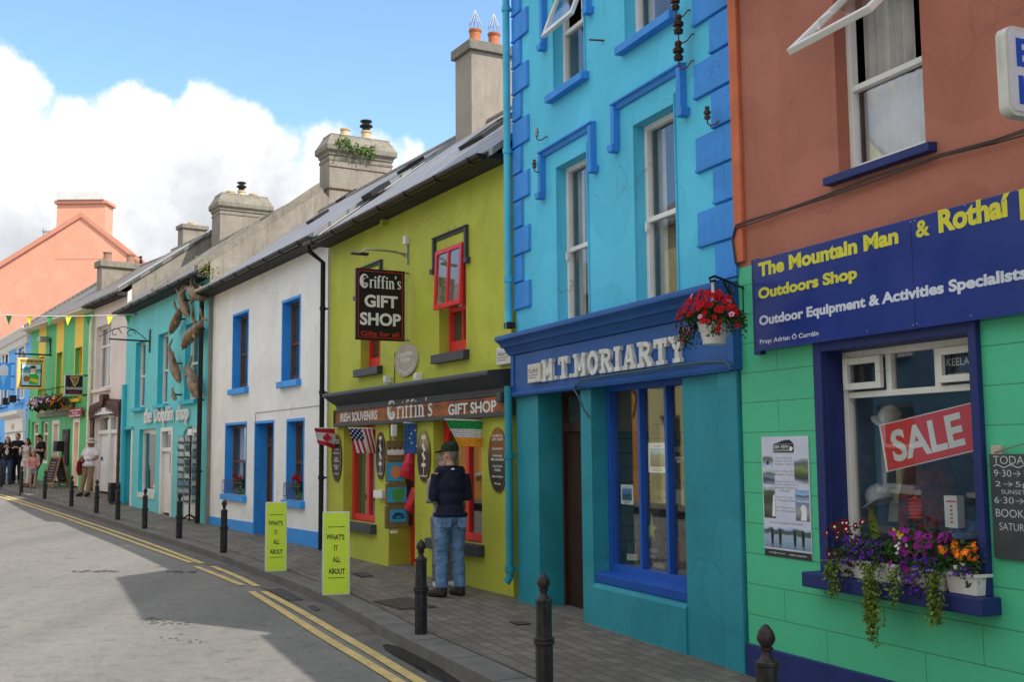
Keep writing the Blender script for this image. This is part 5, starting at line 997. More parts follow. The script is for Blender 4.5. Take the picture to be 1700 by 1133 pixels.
# ------------------------------------------------------------------ lime gift shop
def shop_lime():
 F = FG; L = F.L; P = F.uv; root = thing('lime_gift_shop', 'lime green two storey gift shop with black cornice and red window frames', 'building', F.M)
 LM = paint('lime render', C(158, 162, 52, K), .65, .07, 1.5, .3, 35, .16, (.16, .16, .04), .2); GRY = paint('charcoal paint', C(50, 55, 62, K), .5, .12, 4, .2, 50); RED = paint('red gloss', C(190, 32, 36, K), .35, .08, 4, .1, 50)
 eave = 5.08; g0 = F.gv(3) - .15
 w1 = F.rect((729, 423), (774, 581)); vt = P(774, 401)[1]; w0u = (P(598.5, 600)[0], P(631.5, 600)[0]); v0 = (P(774, 581)[1] + P(600, 612)[1]) / 2
 ops_u = [(w0u[0], w0u[1], v0, vt), (w1[0], w1[1], v0, vt)]
 cz = (P(540, 670, -.1)[1] + P(848, 640, -.1)[1]) / 2
 s1 = (P(570, 800)[0], P(623, 800)[0], P(623, 871)[1]); dr = (P(645.6, 800)[0], P(688.6, 800)[0]); s2 = (P(719.6, 800)[0], P(800, 800)[0], P(800, 905)[1])
 ft = (P(558, 709)[1] + P(846, 693)[1]) / 2
 ops_l = [(s1[0], s1[1], s1[2], ft, .22), (dr[0], dr[1], g0 - .1, ft, .42), (s2[0], s2[1], s2[2], ft, .22)]
 wall(root, 'wall', .02, L + .01, g0, eave, [(*o, .2) for o in ops_u] + ops_l, LM, 0, .2, 5.2, ridge=7.35)
 # fascia and cornice
 mb = MB(); c0, c1 = P(536, 655, -.3)[0], L + .0; t_ = P(850, 612, -.3)[1]; tt = (P(538, 652, -.32)[1] + t_) / 2
 mb.prismx([(0, tt + .03), (-.30, tt), (-.315, tt - .03), (-.31, tt - .055), (-.26, tt - .07), (-.22, tt - .11), (-.17, tt - .13), (-.14, tt - .16), (-.10, tt - .175), (-.075, tt - .2), (-.07, tt - .25), (0, tt - .255)], c0 + .0, c1); mb.build('cornice', GRY, root, smooth=30)
 f0, f1 = P(555, 690, -.07)[0], P(846, 660, -.07)[0]; fb = ft; ftop = tt - .252
 mb = MB(); mb.box(f0, f1, -.06, 0, fb, ftop); mb.build('fascia', GRY, root, bevel=.006)
 mb = MB(); mb.box(f1 - .10, f1 + .02, -.20, -.061, ftop - .35 if 0 else ftop - .12, ftop); mb.build('cornice_bracket', GRY, root, bevel=.02)
 for (x, y, nm) in ((648, 631, 'a'), (699, 626, 'b'), (642, 370, 'c')):
  p = P(x, y); mb = MB(); mb.box(p[0] - .045, p[0] + .045, -.09, 0, p[1] - .05, p[1] + .05); mb.box(p[0] - .03, p[0] + .03, -.1, -.09, p[1] - .035, p[1] + .035); solo(mb, 'wall_lamp', {'a': 'left small white floodlight above the gift shop cornice', 'b': 'right small white floodlight above the gift shop cornice', 'c': 'small lime box fixed under the eaves of the gift shop'}[nm], 'lamp' if nm != 'c' else 'box', WHITE2 if nm != 'c' else LM, F.M, bevel=.008)
 sg = thing('fascia_sign', 'orange brown wooden fascia sign with white gift shop lettering', 'sign', F.at(f0, -.061, fb)); W_, H_ = f1 - f0, ftop - fb
 mb = MB(); mb.box(0, .04, -.03, 0, 0, H_); mb.box(W_ - .04, W_, -.03, 0, 0, H_); mb.box(.04, W_ - .04, -.03, 0, 0, .05); mb.box(.04, W_ - .04, -.03, 0, H_ - .03, H_); mb.build('frame', GRY, sg, bevel=.006)
 m, n, l, b = newmat('burnt wood panel'); vec = coords(n, l, scale=(1.2, 1, 9)); f = tex_noise(n, l, vec, 1.6, 6, .6); g = tex_noise(n, l, coords(n, l), 2.6, 4); col = mixc(n, l, rng(n, l, f, .35, .65), C(118, 62, 14, K), C(158, 88, 22, K)); col = mixc(n, l, rng(n, l, g, .36, .62), col, C(66, 36, 12)); l.new(col, b.inputs['Base Color']); b.inputs['Roughness'].default_value = .5; b.inputs['Specular IOR Level'].default_value = .2
 mb = MB(); mb.box(.04, W_ - .04, -.012, 0, .05, H_ - .03); mb.build('panel', m, sg)
 SW = plain('letter white', C(215, 215, 212), .5)
 def T(s_, x0, y0b, x1, y1b, ya, fn, pa):
  a = P(x0, y0b, -.075); b = P(x1, y1b, -.075); hh = P(x0, ya, -.075)[1] - a[1]; z = (a[1] + b[1]) / 2; mb = MB()
  if fn: stroketext(mb, s_, SERIF, a[0] - f0, b[0] - f0, z - fb, z - fb + hh, -.013, .004, 0, .01)
  else: text(mb, s_, a[0] - f0, b[0] - f0, z - fb, z - fb + hh, -.0135, 0, .03)
  mb.build('lettering', SW, sg, recalc=False)
 T('IRISH SOUVENIRS', 565, 701.5, 626, 697, 687, 0, sg); T("Griffin's", 643, 697, 719, 691, 666.5, 1, sg); T('GIFT SHOP', 744, 689.5, 824, 685, 671, 0, sg)
 st = MB()
 for (z, a, b, k) in ((.80, .06, .97, 0), (.28, .3, .95, 0)): st.box(W_ * a, W_ * b, -.0125, -.0118, H_ * z - .004, H_ * z + .004)
 st.build('orange_line', plain('orange line', C(200, 80, 30), .5), sg)
 # shop windows: red frames, arched heads
 DKR = plain('shop dark', (.05, .055, .05), .9)
 for k, (a, b, c, d, rc) in enumerate((ops_l[0], ops_l[2])):
  mb = MB(); y0, y1 = rc - .07, rc; fw = .09
  mb.box(a, a + fw, y0, y1, c, d); mb.box(b - fw, b, y0, y1, c, d); mid = (a + b) / 2; mb.box(mid - .05, mid + .05, y0, y1, c + .1, d - .02); mb.box(a + fw, b - fw, y0 + .002, y1, c, c + .10)
  for (x0, x1) in ((a + fw, mid - .05), (mid + .05, b - fw)):
   R_ = (x1 - x0) / 2; zc = d - .06 - R_; pts = [(x0, d - .005)] + [(x0 + R_ - R_ * math.cos(math.radians(t)), zc + R_ * math.sin(math.radians(t))) for t in range(0, 181, 15)] + [(x1, d - .005)]; mb.prism(pts, y0 + .003, y1 - .003)
  o = mb.build('shop_window', RED, root, bevel=.004)
  g = MB(); g.box(a + .05, b - .05, rc - .035, rc - .031, c + .05, d - .02); g.build('pane', GLASS2, o)
  s_ = MB(); s_.prismx([(-.10, c - .14), (-.10, c - .01), (rc - .07, c + .004), (rc - .07, c - .14)], a - .07, b + .06); s_.build('sill', GRY, o, bevel=.008)
  r = MB(); A = (a - .6, b + .6, rc + .004, 1.4, c - .0, d + .3); pp = [(A[0], A[2]), (A[1], A[2]), (A[1], A[3]), (A[0], A[3])]
  r.poly([(A[0], A[3], A[4]), (A[1], A[3], A[4]), (A[1], A[3], A[5]), (A[0], A[3], A[5])]); r.poly([(A[0], A[2], A[4]), (A[0], A[3], A[4]), (A[0], A[3], A[5]), (A[0], A[2], A[5])]); r.poly([(A[1], A[2], A[4]), (A[1], A[3], A[4]), (A[1], A[3], A[5]), (A[1], A[2], A[5])]); r.poly([(x, y, A[4]) for x, y in pp]); r.poly([(x, y, A[5]) for x, y in pp]); r.build('room_interior', DKR, o, recalc=False)
  cu = MB(); cu.box(a + .10, a + .34 * (b - a), rc + .05, rc + .07, c + .1, d - .1); cu.build('blind', cloth('green blind', C(60, 70, 30), .5, 20), o)
  dots = MB()
  for i in range(26): q = c + .12 + i * (d - c - .25) / 25; dots.ell((a + .34 * (b - a) + .01, rc + .04, q), (.010, .006, .010), 6)
  dots.build('bead_string', WHITE2, o)
  rn = random.Random(k + 4); zz = c + .05
  for sh in range(5):
   z = c + .12 + sh * .30; mb = MB(); mb.box(mid - .1, b + .3, rc + .25, rc + .5, z - .02, z); mb.build('shelf', WHITE2, o)
   for i in range(7):
    x = mid - .05 + i * .13; hh = rn.uniform(.1, .22); mb = MB(); mb.lathe([(.03, 0), (.04, .01), (.045, hh * .6), (.03, hh * .8), (.02, hh)], (x, rc + .32, z), 10); 
    mb.build('souvenir', [plain('souvenir%d' % q, c_, .35) for q, c_ in enumerate(((.05, .25, .1), (.4, .38, .33), (.2, .1, .05), (.03, .03, .03), (.45, .4, .2)))][rn.randrange(5)], o, smooth=50)
 # open door with red frame
 rc = .42; a, b = dr; dz = F.gv(a, .4) + .02; mb = MB(); mb.box(a, a + .10, rc - .08, rc, dz, ft); mb.box(b - .08, b, rc - .08, rc, dz, ft); mb.box(a + .1, b - .08, rc - .078, rc, ft - .15, ft); fr = mb.build('door_frame', RED, root, bevel=.005)
 mb = MB(); mb.box(a + .10, b - .08, rc - .05, rc - .01, dz, ft - .15); mb.box(a + .2, b - .16, rc - .055, rc - .05, dz + .28, ft - .3, 1); mb.build('door', [RED, plain('door panel green', C(95, 130, 25, K), .5)], root, bevel=.003)
 mb = MB(); mb.box(a, b, -.03, rc, dz - .25, dz - .004); mb.build('doorstep', KERB, root, bevel=.01)
 # upper windows
 for k, (a, b, c, d) in enumerate(ops_u):
  w = window(root, a, b, c, d, .2, .06, RED, rails=(.42,), mulls=(.5,), sill=(.09, .13, .09), sillm=GRY, curtain=[(.03, .97, .42, .97, NET)], bottom=.16, bar=.04)
  hood(root, a - .08, b + .03, d + .20, .42, .055, .055, GRY, .055)
  # pushed-out upper sash
  f = MB(); top = V((0, -.02, d - .01)); bot = V((0, -.05, c + (d - c) * .42)); ax = bot - top; an = ax.normalized(); nn = V((0, -an.z, an.y)) * -.04
  def fl(u, t): return V((u, 0, 0)) + top + ax * t
  mid = (a + b) / 2
  for (p0, p1, q0, q1) in ((a, a + .055, 0, 1), (b - .055, b, 0, 1), (a + .055, b - .055, 0, .07), (a + .055, b - .055, .92, 1), (mid - .022, mid + .022, .07, .92)):
   Q = [fl(p0, q0), fl(p1, q0), fl(p1, q1), fl(p0, q1)]; f.loft([Q, [x + nn for x in Q]])
  ob = f.build('open_casement', RED, w, bevel=.003); g = MB(); Q = [fl(a + .04, .05), fl(b - .04, .05), fl(b - .04, .95), fl(a + .04, .95)]; g.loft([[x + nn * .4 for x in Q], [x + nn * .5 for x in Q]]); g.build('pane', glass_mat('net backed glass', (.9, .95, .93), 1., .10) if k == 0 else bpy.data.materials['net backed glass'], ob)
 # oval boards
 OV = gradient_mat('oval board', [(0, (.018, .01, .008)), (.45, (.02, .012, .01)), (.6, C(110, 65, 25)), (1, C(165, 95, 35))], 'Z', 0, .80, .3, .5); OVD = gradient_mat('oval board dark', [(0, (.02, .012, .01)), (.75, (.02, .012, .012)), (1, C(130, 75, 30))], 'Z', 0, .75, .3, .5); OVC = gradient_mat('oval board gold', [(0, (.03, .01, .01)), (.55, (.04, .015, .012)), (.72, C(150, 130, 90)), (1, C(165, 150, 105))], 'Z', 0, .72, .2, .5)
 GIFT = [("Griffin's", .86, 1.05), ('GIFT SHOP', .8, 1.), ('Souvenirs', .66, 1), ('Guinness', .55, .9), ('Merchandise', .49, 1.15), ('Old Style', .38, .9), ('Gifts', .325, .6), ('Metal Signs', .22, 1), ('Mugs', .11, .6)]
 LEFT = [("Griffin's", .86, 1.0), ('GIFT SHOP', .8, 1.), ('Candles', .67, .7), ('Confectionery', .58, 1.15), ('Irish', .47, .5), ('Tableware', .42, .9), ('Religious', .31, .9), ('Gifts', .26, .5), ('Clothing', .14, .8)]
 for (x0, y0, x1, y1, d, mt, label, lines) in ((551.6, 722, 567.5, 800, -.01, OVD, 'dark oval board left of the gift shop window', LEFT), (625.6, 718, 639.4, 797, -.01, OVD, 'narrow oval board between gift shop window and door', None), (694.5, 716, 714.5, 801, -.01, OVC, 'gold topped oval board on the pier right of the door', None), (812.5, 711, 842.5, 818, -.01, OV, 'large orange and black oval board at the right pier', GIFT)):
  a = P(x0, (y0 + y1) / 2, d); b = P(x1, (y0 + y1) / 2, d); zt, zb = P((x0 + x1) / 2, y0, d)[1], P((x0 + x1) / 2, y1, d)[1]; w, h = b[0] - a[0], zt - zb
  t = thing('oval_sign', label, 'sign', F.at(a[0], -.003, zb), 'oval boards on the gift shop'); mb = MB(); mb.prism([(w / 2 + w / 2 * math.cos(q * .1745), h / 2 + h / 2 * math.sin(q * .1745)) for q in range(36)], -.018, 0); mb.build('board', mt, t)
  rim = MB(); rim.tube([(w / 2 + w / 2 * math.cos(q * .1745), -.018, h / 2 + h / 2 * math.sin(q * .1745)) for q in range(37)], .006, 5); rim.build('rim', plain('oval rim', C(120, 95, 65), .5), t)
  if lines:
   for (s_, z, k) in lines: q = MB(); text(q, s_, w * (.5 - .30 * k), w * (.5 + .30 * k), h * z, h * (z + .042), -.0195, 0, .02); q.build('lettering', SW, t, recalc=False)
  else:
   q = MB(); cx_ = w / 2; rr = random.Random(int(x0))
   q.box(cx_ - .006, cx_ + .006, -.0195, -.0182, h * .14, h * .84)
   for z in (.84, .30): q.box(cx_ - w * .16, cx_ + w * .16, -.0205, -.0185, h * z, h * (z + .07))
   for z in (.62, .45): q.prism([(cx_ - w * .16, h * z + .07), (cx_ - w * .02, h * z + .09), (cx_ + w * .18, h * z), (cx_ + w * .05, h * z - .02)], -.0205, -.0185)
   q.build('signpost_emblem', SW, t, recalc=False); q = MB(); text(q, 'Ireland' if x0 > 650 else 'Dingle', w * .2, w * .8, h * .1, h * .145, -.0195, 0, .02); q.build('lettering', SW, t, recalc=False)
 # oval stone plaque
 a = P(658, 600, 0); b = P(695.6, 598, 0); zt, zb = P(677, 570.5)[1], P(677, 625.6)[1]; w, h = b[0] - a[0], zt - zb; t = thing('welcome_plaque', 'grey oval stone plaque with Irish welcome lettering', 'plaque', F.at(a[0], 0, zb)); mb = MB(); mb.prism([(w / 2 + w / 2 * math.cos(q * .1745), h / 2 + h / 2 * math.sin(q * .1745)) for q in range(36)], -.03, 0); mb.build('stone', paint('plaque stone', C(165, 155, 140, 1.1), .8, .12, 9, .4), t, bevel=.006)
 q = MB()
 for s_, z, k in (('Céad Míle', .62, .66), ('Fáilte', .45, .42)): text(q, s_, w * (.5 - k / 2), w * (.5 + k / 2), h * z, h * (z + .13), -.032, 0, .01)
 for i, s_ in enumerate('One Hundred Thousand Welcomes'.split()):
  a_ = math.radians(212 + i * 38); text(q, s_, w * .5 + w * .36 * math.cos(a_) - w * .13, w * .5 + w * .36 * math.cos(a_) + w * .13, h * .5 + h * .36 * math.sin(a_) - .02, h * .5 + h * .36 * math.sin(a_) + .02, -.032, 0, .01, rot=math.radians(212 + i * 38 + 90))
 q.build('lettering', SW, t, recalc=False)
 mb = MB(); p0, p1 = P(657, 585), P(655, 650); mb.tube([(p0[0], -.012, p0[1]), (p1[0], -.012, p1[1] - .1), (p1[0], -.02, p1[1] - .3)], .006, 5); solo(mb, 'wall_wire', 'thin dark wire running down beside the oval plaque', 'wire', BLACKM, F.M)
 # swinging shop sign and its lamp
 uS = P(679, 448)[0]; TL = F.dv(590.5, 445, uS); TRt = F.dv(671, 451, uS); BL_ = F.dv(588, 564, uS); wd = TRt[0] - TL[0]; zt = (TL[1] + TRt[1]) / 2; ht = zt - BL_[1]
 hs = thing('hanging_sign', 'black hanging sign with red border reading gift shop', 'sign', F.perp(uS, TL[0], BL_[1])); mb = MB(); mb.box(0, wd, -.02, .02, 0, ht); mb.build('board', plain('sign black', (.012, .012, .012), .3), hs, bevel=.004)
 mb = MB(); e = .028
 for (x0, x1, z0, z1) in ((e, wd - e, e, e + .012), (e, wd - e, ht - e - .012, ht - e), (e, e + .012, e + .012, ht - e - .012), (wd - e - .012, wd - e, e + .012, ht - e - .012)): mb.box(x0, x1, -.0225, -.0195, z0, z1)
 mb.build('border', plain('sign red', C(150, 25, 25, 1.2), .4), hs)
 mb = MB(); stroketext(mb, "Griffin's", SERIF, wd * .08, wd * .93, ht * .73, ht * .92, -.0205, .003, 0, .01); mb.build('lettering', SW, hs, recalc=False)
 for s_, x0, x1, z0, z1 in (('GIFT', .17, .85, .46, .635), ('SHOP', .08, .92, .205, .385)): mb = MB(); text(mb, s_, wd * x0, wd * x1, ht * z0, ht * z1, -.0215, 0, .035); mb.build('lettering', SW, hs, recalc=False)
 mb = MB(); text(mb, 'Gifts for all', wd * .1, wd * .88, ht * .055, ht * .125, -.0215, 0, .012); mb.build('lettering', plain('letter red', C(185, 35, 30), .5), hs, recalc=False)
 mb = MB()
 for z in (ht - .02, .02): mb.tube([(wd - .01, 0, z), (-TL[0] + .0, 0, z)], .014, 6)
 mb.build('bracket', STEEL, hs)
 p = P(678, 425); lp = thing('sign_lamp', 'long armed galvanised lamp above the black hanging sign', 'lamp', F.at(p[0], 0, p[1])); mb = MB(); mb.box(-.02, .02, -.03, 0, -.12, .16); mb.tube([(0, -.03, .02), (-.02, -.30, .05), (-.03, -.62, .05), (-.03, -.70, -.01)], .014, 8); mb.tube([(.0, -.03, -.02), (-.02, -.2, .06)], .01, 6); mb.build('arm', STEEL, lp, smooth=50); mb = MB(); mb.box(-.07, .02, -.84, -.60, -.04, -.005); mb.build('lamp_head', BLACKM, lp, bevel=.01); mb = MB(); mb.box(-.04, .04, -.07, -.0, .16, .28); mb.build('sensor_box', WHITE2, lp, bevel=.01)
 # flags on short poles
 CL = cloth
 def flag(xr, yr, xt, yt, px1, py1, label, pat, dz=0):
  """pole root on the wall at pixel (xr, yr), tip (xt, yt); cloth hangs down to row py1"""
  u = P(xr, yr)[0]; v = P(xr, yr)[1]; tip = F.dv(xt, yt, u); M_ = F.perp(u, 0, v); t = thing('flag', label, 'flag', M_, 'flags over the gift shop door and windows'); dt, vt_ = tip[0], tip[1] - v
  mb = MB(); mb.tube([(.0, 0, 0), (dt, 0, vt_)], .009, 6); mb.build('pole', WHITE2, t)
  bot = F.dv(px1, py1, u); ht = tip[1] - bot[1]; x0 = dt; x1 = dt + pat['w']; nx, nz = 12, 12
  def S(i, j):      # i along the pole, j downwards
   s_, r = i / nx, j / nz; x = x0 + (x1 - x0) * s_ + pat.get('skew', 0) * r; z = vt_ * (1 - s_ * (x1 - x0) / abs(dt)) - ht * r * (1 - pat.get('droop', 0) * (1 - s_))
   return (x, .03 * math.sin(s_ * 7 + r * 2) * (r + .1) + .02 * r, z)
  groups = {}
  for i in range(nx):
   for j in range(nz):
    groups.setdefault(pat['f']((i + .5) / nx, (j + .5) / nz), []).append((i, j))
  keys = list(groups); mb = MB()
  for k_, key in enumerate(keys):
   for (i, j) in groups[key]:
    a_ = [S(i, j), S(i + 1, j), S(i + 1, j + 1), S(i, j + 1)]; mb.poly(a_, k_)
  o = mb.build('cloth', [pat['m'][q] for q in keys], t, smooth=70, recalc=False); sd_ = o.modifiers.new('thickness', 'SOLIDIFY'); sd_.thickness = .003
  return t, S
 WH = CL('flag white', (.68, .68, .70), .06); RD_ = CL('flag red', (.50, .03, .05), .1); NV = CL('flag navy', (.02, .03, .12), .1); EU = CL('flag blue', C(45, 85, 150, K), .08); GN = CL('flag green', C(20, 135, 65, K), .08); OR = CL('flag orange', C(225, 140, 30, K), .08)
 def us(s_, r): return 'n' if s_ < .5 and r < .5 else ('r' if int(s_ * 13) % 2 == 0 else 'w')
 nx_us = dict(w=.40, skew=.12, f=us, m={'n': NV, 'r': RD_, 'w': WH})
 t, S = flag(622, 712, 578.5, 711, 592, 753, 'stars and stripes flag hanging over the left gift shop window', nx_us)
 mb = MB()
 for i in range(6):
  for j in range(6): p = V(S(.5 + i, .5 + j)); mb.box(p.x - .011, p.x + .011, p.y - .007, p.y - .004, p.z - .010, p.z + .010) if (i + j) % 2 == 0 else None
 mb.build('stars', WH, t)
 t, S = flag(692, 703, 670.5, 702.5, 674, 753.5, 'blue flag with a ring of white stars beside the gift shop door', dict(w=.46, skew=.03, f=lambda s_, r: 'e', m={'e': EU}))
 mb = MB()
 for k in range(12):
  a_ = k * math.pi / 6; p = V(S(6.2 + 4.1 * math.cos(a_), 6 + 3.6 * math.sin(a_))); pts = []
  for q in range(10): rr = (.017, .008)[q % 2]; pts.append((p.x + rr * math.sin(q * .628), p.z + rr * math.cos(q * .628)))
  mb.prism(pts, p.y - .012, p.y - .004)
 mb.build('stars', WH, t)
 flag(801, 699, 738.5, 697, 752, 742, 'green white and orange tricolour hanging over the right gift shop window', dict(w=.52, skew=.22, f=lambda s_, r: 'g' if r < .34 else ('w' if r < .67 else 'o'), m={'g': GN, 'w': WH, 'o': OR}))
 t, S = flag(560, 712, 521.5, 711, 530, 748, 'red and white maple leaf flag at the left end of the gift shop', dict(w=.34, skew=.08, droop=.3, f=lambda s_, r: 'r' if r < .24 or r > .76 else 'w', m={'r': RD_, 'w': WH}))
 mb = MB(); p = V(S(6, 6)); lf = [(0, .09), (.02, .05), (.04, .06), (.035, .02), (.075, .03), (.065, .0), (.08, -.015), (.03, -.045), (.035, -.06), (.005, -.055), (.005, -.09), (-.005, -.09), (-.005, -.055), (-.035, -.06), (-.03, -.045), (-.08, -.015), (-.065, 0), (-.075, .03), (-.035, .02), (-.04, .06), (-.02, .05)]
 mb.prism([(p.x + x * .9, p.z + z) for x, z in lf], p.y - .016, p.y - .004); mb.build('maple_leaf', RD_, t)
 # canvas bags on a hanging strip by the door and red carrier bags
 SACK = cloth('jute', C(105, 88, 52, K), .2, 12)
 uB = P(672, 800)[0]; Mx = lambda x, y: F.dv(x, y, uB)
 info = [((640.5, 732), (671, 766), 'jute bag printed with three sheep, topmost by the door', 'sheep'), ((640, 767), (668, 801), 'jute bag with blue and orange map, second from the top', 'map'), ((640, 803), (675, 838), 'jute bag with green island map, third from the top', 'isle'), ((639, 840), (678, 877), 'jute bag with blue arched badge, lowest by the door', 'arch')]
 for (tl, br_, label, kind) in info:
  a = Mx(*tl); b = Mx(*br_); w, h = b[0] - a[0], a[1] - b[1]; t = thing('jute_bag', label, 'bag', F.perp(uB, a[0], b[1]), 'jute bags hanging by the gift shop door'); mb = MB(); mb.box(0, w, -.03, .03, 0, h); mb.build('bag', SACK, t, bevel=.02)
  mb = MB(); mb.tube([(w * .35, -.02, h - .01), (w * .38, -.015, h + .03), (w * .62, -.015, h + .03), (w * .65, -.02, h - .01)], .006, 5); mb.build('strap', SACK, t)
  if kind == 'sheep':
   mb = MB(); q = MB()
   for x in (.22, .5, .78):
    for (dx, dz_) in ((0, 0), (.025, .012), (-.025, .012), (0, .03), (.02, -.012), (-.02, -.012)): mb.ell((w * x + dx, -.031, h * .42 + dz_), (.028, .004, .028), 8)
    q.ell((w * x - .01, -.034, h * .60), (.016, .004, .02), 8); q.box(w * x - .02, w * x - .014, -.033, -.0305, h * .2, h * .32); q.box(w * x + .012, w * x + .018, -.033, -.0305, h * .2, h * .32)
   mb.build('sheep_print', WHITE2, t); q.build('sheep_heads', BLACKM, t)
  else:
   mb = MB(); x0, x1, z0, z1 = ((.02, .98, .05, .95) if kind == 'map' else (.05, .95, .12, .8) if kind == 'isle' else (.18, .88, .28, .82)); mb.box(w * x0, w * x1, -.0335, -.0305, h * z0, h * z1); mb.build('print_panel', plain('print blue', C(45, 140, 190, K), .7), t)
   mb = MB(); rr = random.Random(len(label))
   if kind == 'arch':
    for k in range(3): mb.tube([(w * (.53 + (.25 - .05 * k) * math.cos(q * .3142)), -.035, h * (.45 + (.22 - .05 * k) * math.sin(q * .3142))) for q in range(11)], .006, 5)
    mb.box(w * .3, w * .76, -.036, -.0335, h * .42, h * .46)
   else: mb.prism([(w * (.55 + (.25 + .1 * rr.random()) * math.cos(q * .4488)), h * (.48 + (.24 + .12 * rr.random()) * math.sin(q * .4488))) for q in range(14)], -.0365, -.0335)
   mb.build('print_shape', {'map': plain('map orange', C(205, 130, 80), .7), 'isle': plain('isle green', C(70, 150, 60), .7), 'arch': BLACKM}[kind], t)
 mb = MB(); a = Mx(655, 722); b = Mx(655, 880); uu = a[0]; st = thing('bag_hanger', 'white hanging strip carrying the jute bags by the door', 'hanger', F.perp(uB, a[0], b[1])); mb.box(-.012, .012, .035, .042, 0, a[1] - b[1]); mb.build('strip', WHITE2, st); mb = MB(); mb.box(-.035, .035, .0, .045, a[1] - b[1] - .02, a[1] - b[1] + .14); mb.build('top_card', WHITE2, st); mb = MB(); mb.box(-.05, .05, -.0, .03, -.05, -.01); mb.build('bottom_clip', WHITE2, st)
 PLA = plain('red plastic', C(195, 40, 60, K), .25, 0, .2)
 for (pts, label) in (([(676, 752), (688, 753), (688, 800), (662, 790)], 'large red plastic carrier bag hanging beside the jute bags'), ([(686, 810), (688, 811), (688, 856), (670, 845)], 'smaller red plastic carrier bag hanging lower by the door')):
  q = [F.dv(x, y, uB + .10) for x, y in pts]; c_ = sum((V((x, 0, z)) for x, z in q), V()) / 4; mb = MB(); rr = random.Random(3)
  n = 10; rings = []
  for j in range(n + 1):
   t_ = j / n; a_ = V((q[0][0] + (q[3][0] - q[0][0]) * t_, 0, q[0][1] + (q[3][1] - q[0][1]) * t_)); b_ = V((q[1][0] + (q[2][0] - q[1][0]) * t_, 0, q[1][1] + (q[2][1] - q[1][1]) * t_)); th_ = .02 + .07 * math.sin(math.pi * min(1, t_ * .9 + .1)); ring = []
   for i in range(14):
    s_ = i / 14 * 2 * math.pi; p = a_.lerp(b_, .5 + .5 * math.cos(s_)); p.y = th_ * math.sin(s_) + rr.uniform(-.012, .012); p.x += rr.uniform(-.008, .008); ring.append(p)
   rings.append(ring)
  mb.loft(rings); o = solo(mb, 'carrier_bag', label, 'bag', PLA, F.perp(uB + .1, 0, 0), 'red carrier bags by the door', smooth=30)
 a = P(625, 814, -.05); b = P(638, 828, -.05); mb = MB(); mb.box(a[0], b[0] + .03, -.10, 0, b[1], a[1]); mb.box(a[0] + .02, b[0], -.104, -.10, b[1] + .02, b[1] + .05); solo(mb, 'post_box', 'small white letter box on the pier left of the door', 'letter box', WHITE2, F.M, bevel=.01)
 # roof, gutter, skylights, chimney
 SL = slate('grey slates', (.30, .30, .31), (.21, .21, .22), (.07, .07, .07), .4, .33, .25)
 rf = roof(root, -.02, L + .1, 5.14, 7.35, SL, ridge_mat=render_mat('ridge clay', (.16, .13, .11), (.22, .2, .18)))
 mb = MB(); mb.box(.0, L, -.30, 0, eave - .05, eave + .03); mb.build('soffit', paint('dark soffit', (.035, .035, .035), .7, .3, 5, .3, 30, .3, (.12, .12, .11), .4), root)
 gutter(root, -.15, L - .02, 5.08, -.36, BLACK)
 pipe(root, [(-.02, -.36, 5.06), (-.02, -.36, 4.96), (-.03, -.10, 4.78), (-.03, -.10, F.gv(0) + .03)], .042, BLACK, (4.0, 2.6, 1.2))
 rooflight(F, rf, 5.14, 7.35, 785, 232, 850, 200, .34, .75)
 mb = MB(); mb.prismx([(-.2, 5.22), (-.2, 5.24), (2.6, 7.38), (2.6, 7.36)], -.06, .06); mb.build('lead_strip', plain('lead', (.36, .36, .36), .5), rf)
 CR = render_mat('chimney render', (.33, .29, .24), (.25, .22, .18), 2.2, .2, .35); CAPM = render_mat('cap concrete', (.22, .2, .17), (.14, .13, .11), 5, .6, .6)
 dC = 2.2; u0 = P(756, 230, dC)[0]; u1 = P(783, 217, dC)[0]; vt = P(783, 81, dC)[1]; chimney(root, u0, u1, dC, dC + .86, 6.4, vt, CR, 'slab', CAPM, [(.5, .28, .34, .11, TERRA, 'spike'), (.5, .72, .34, .11, TERRA, 'spike')], .06, .17)
shop_lime()

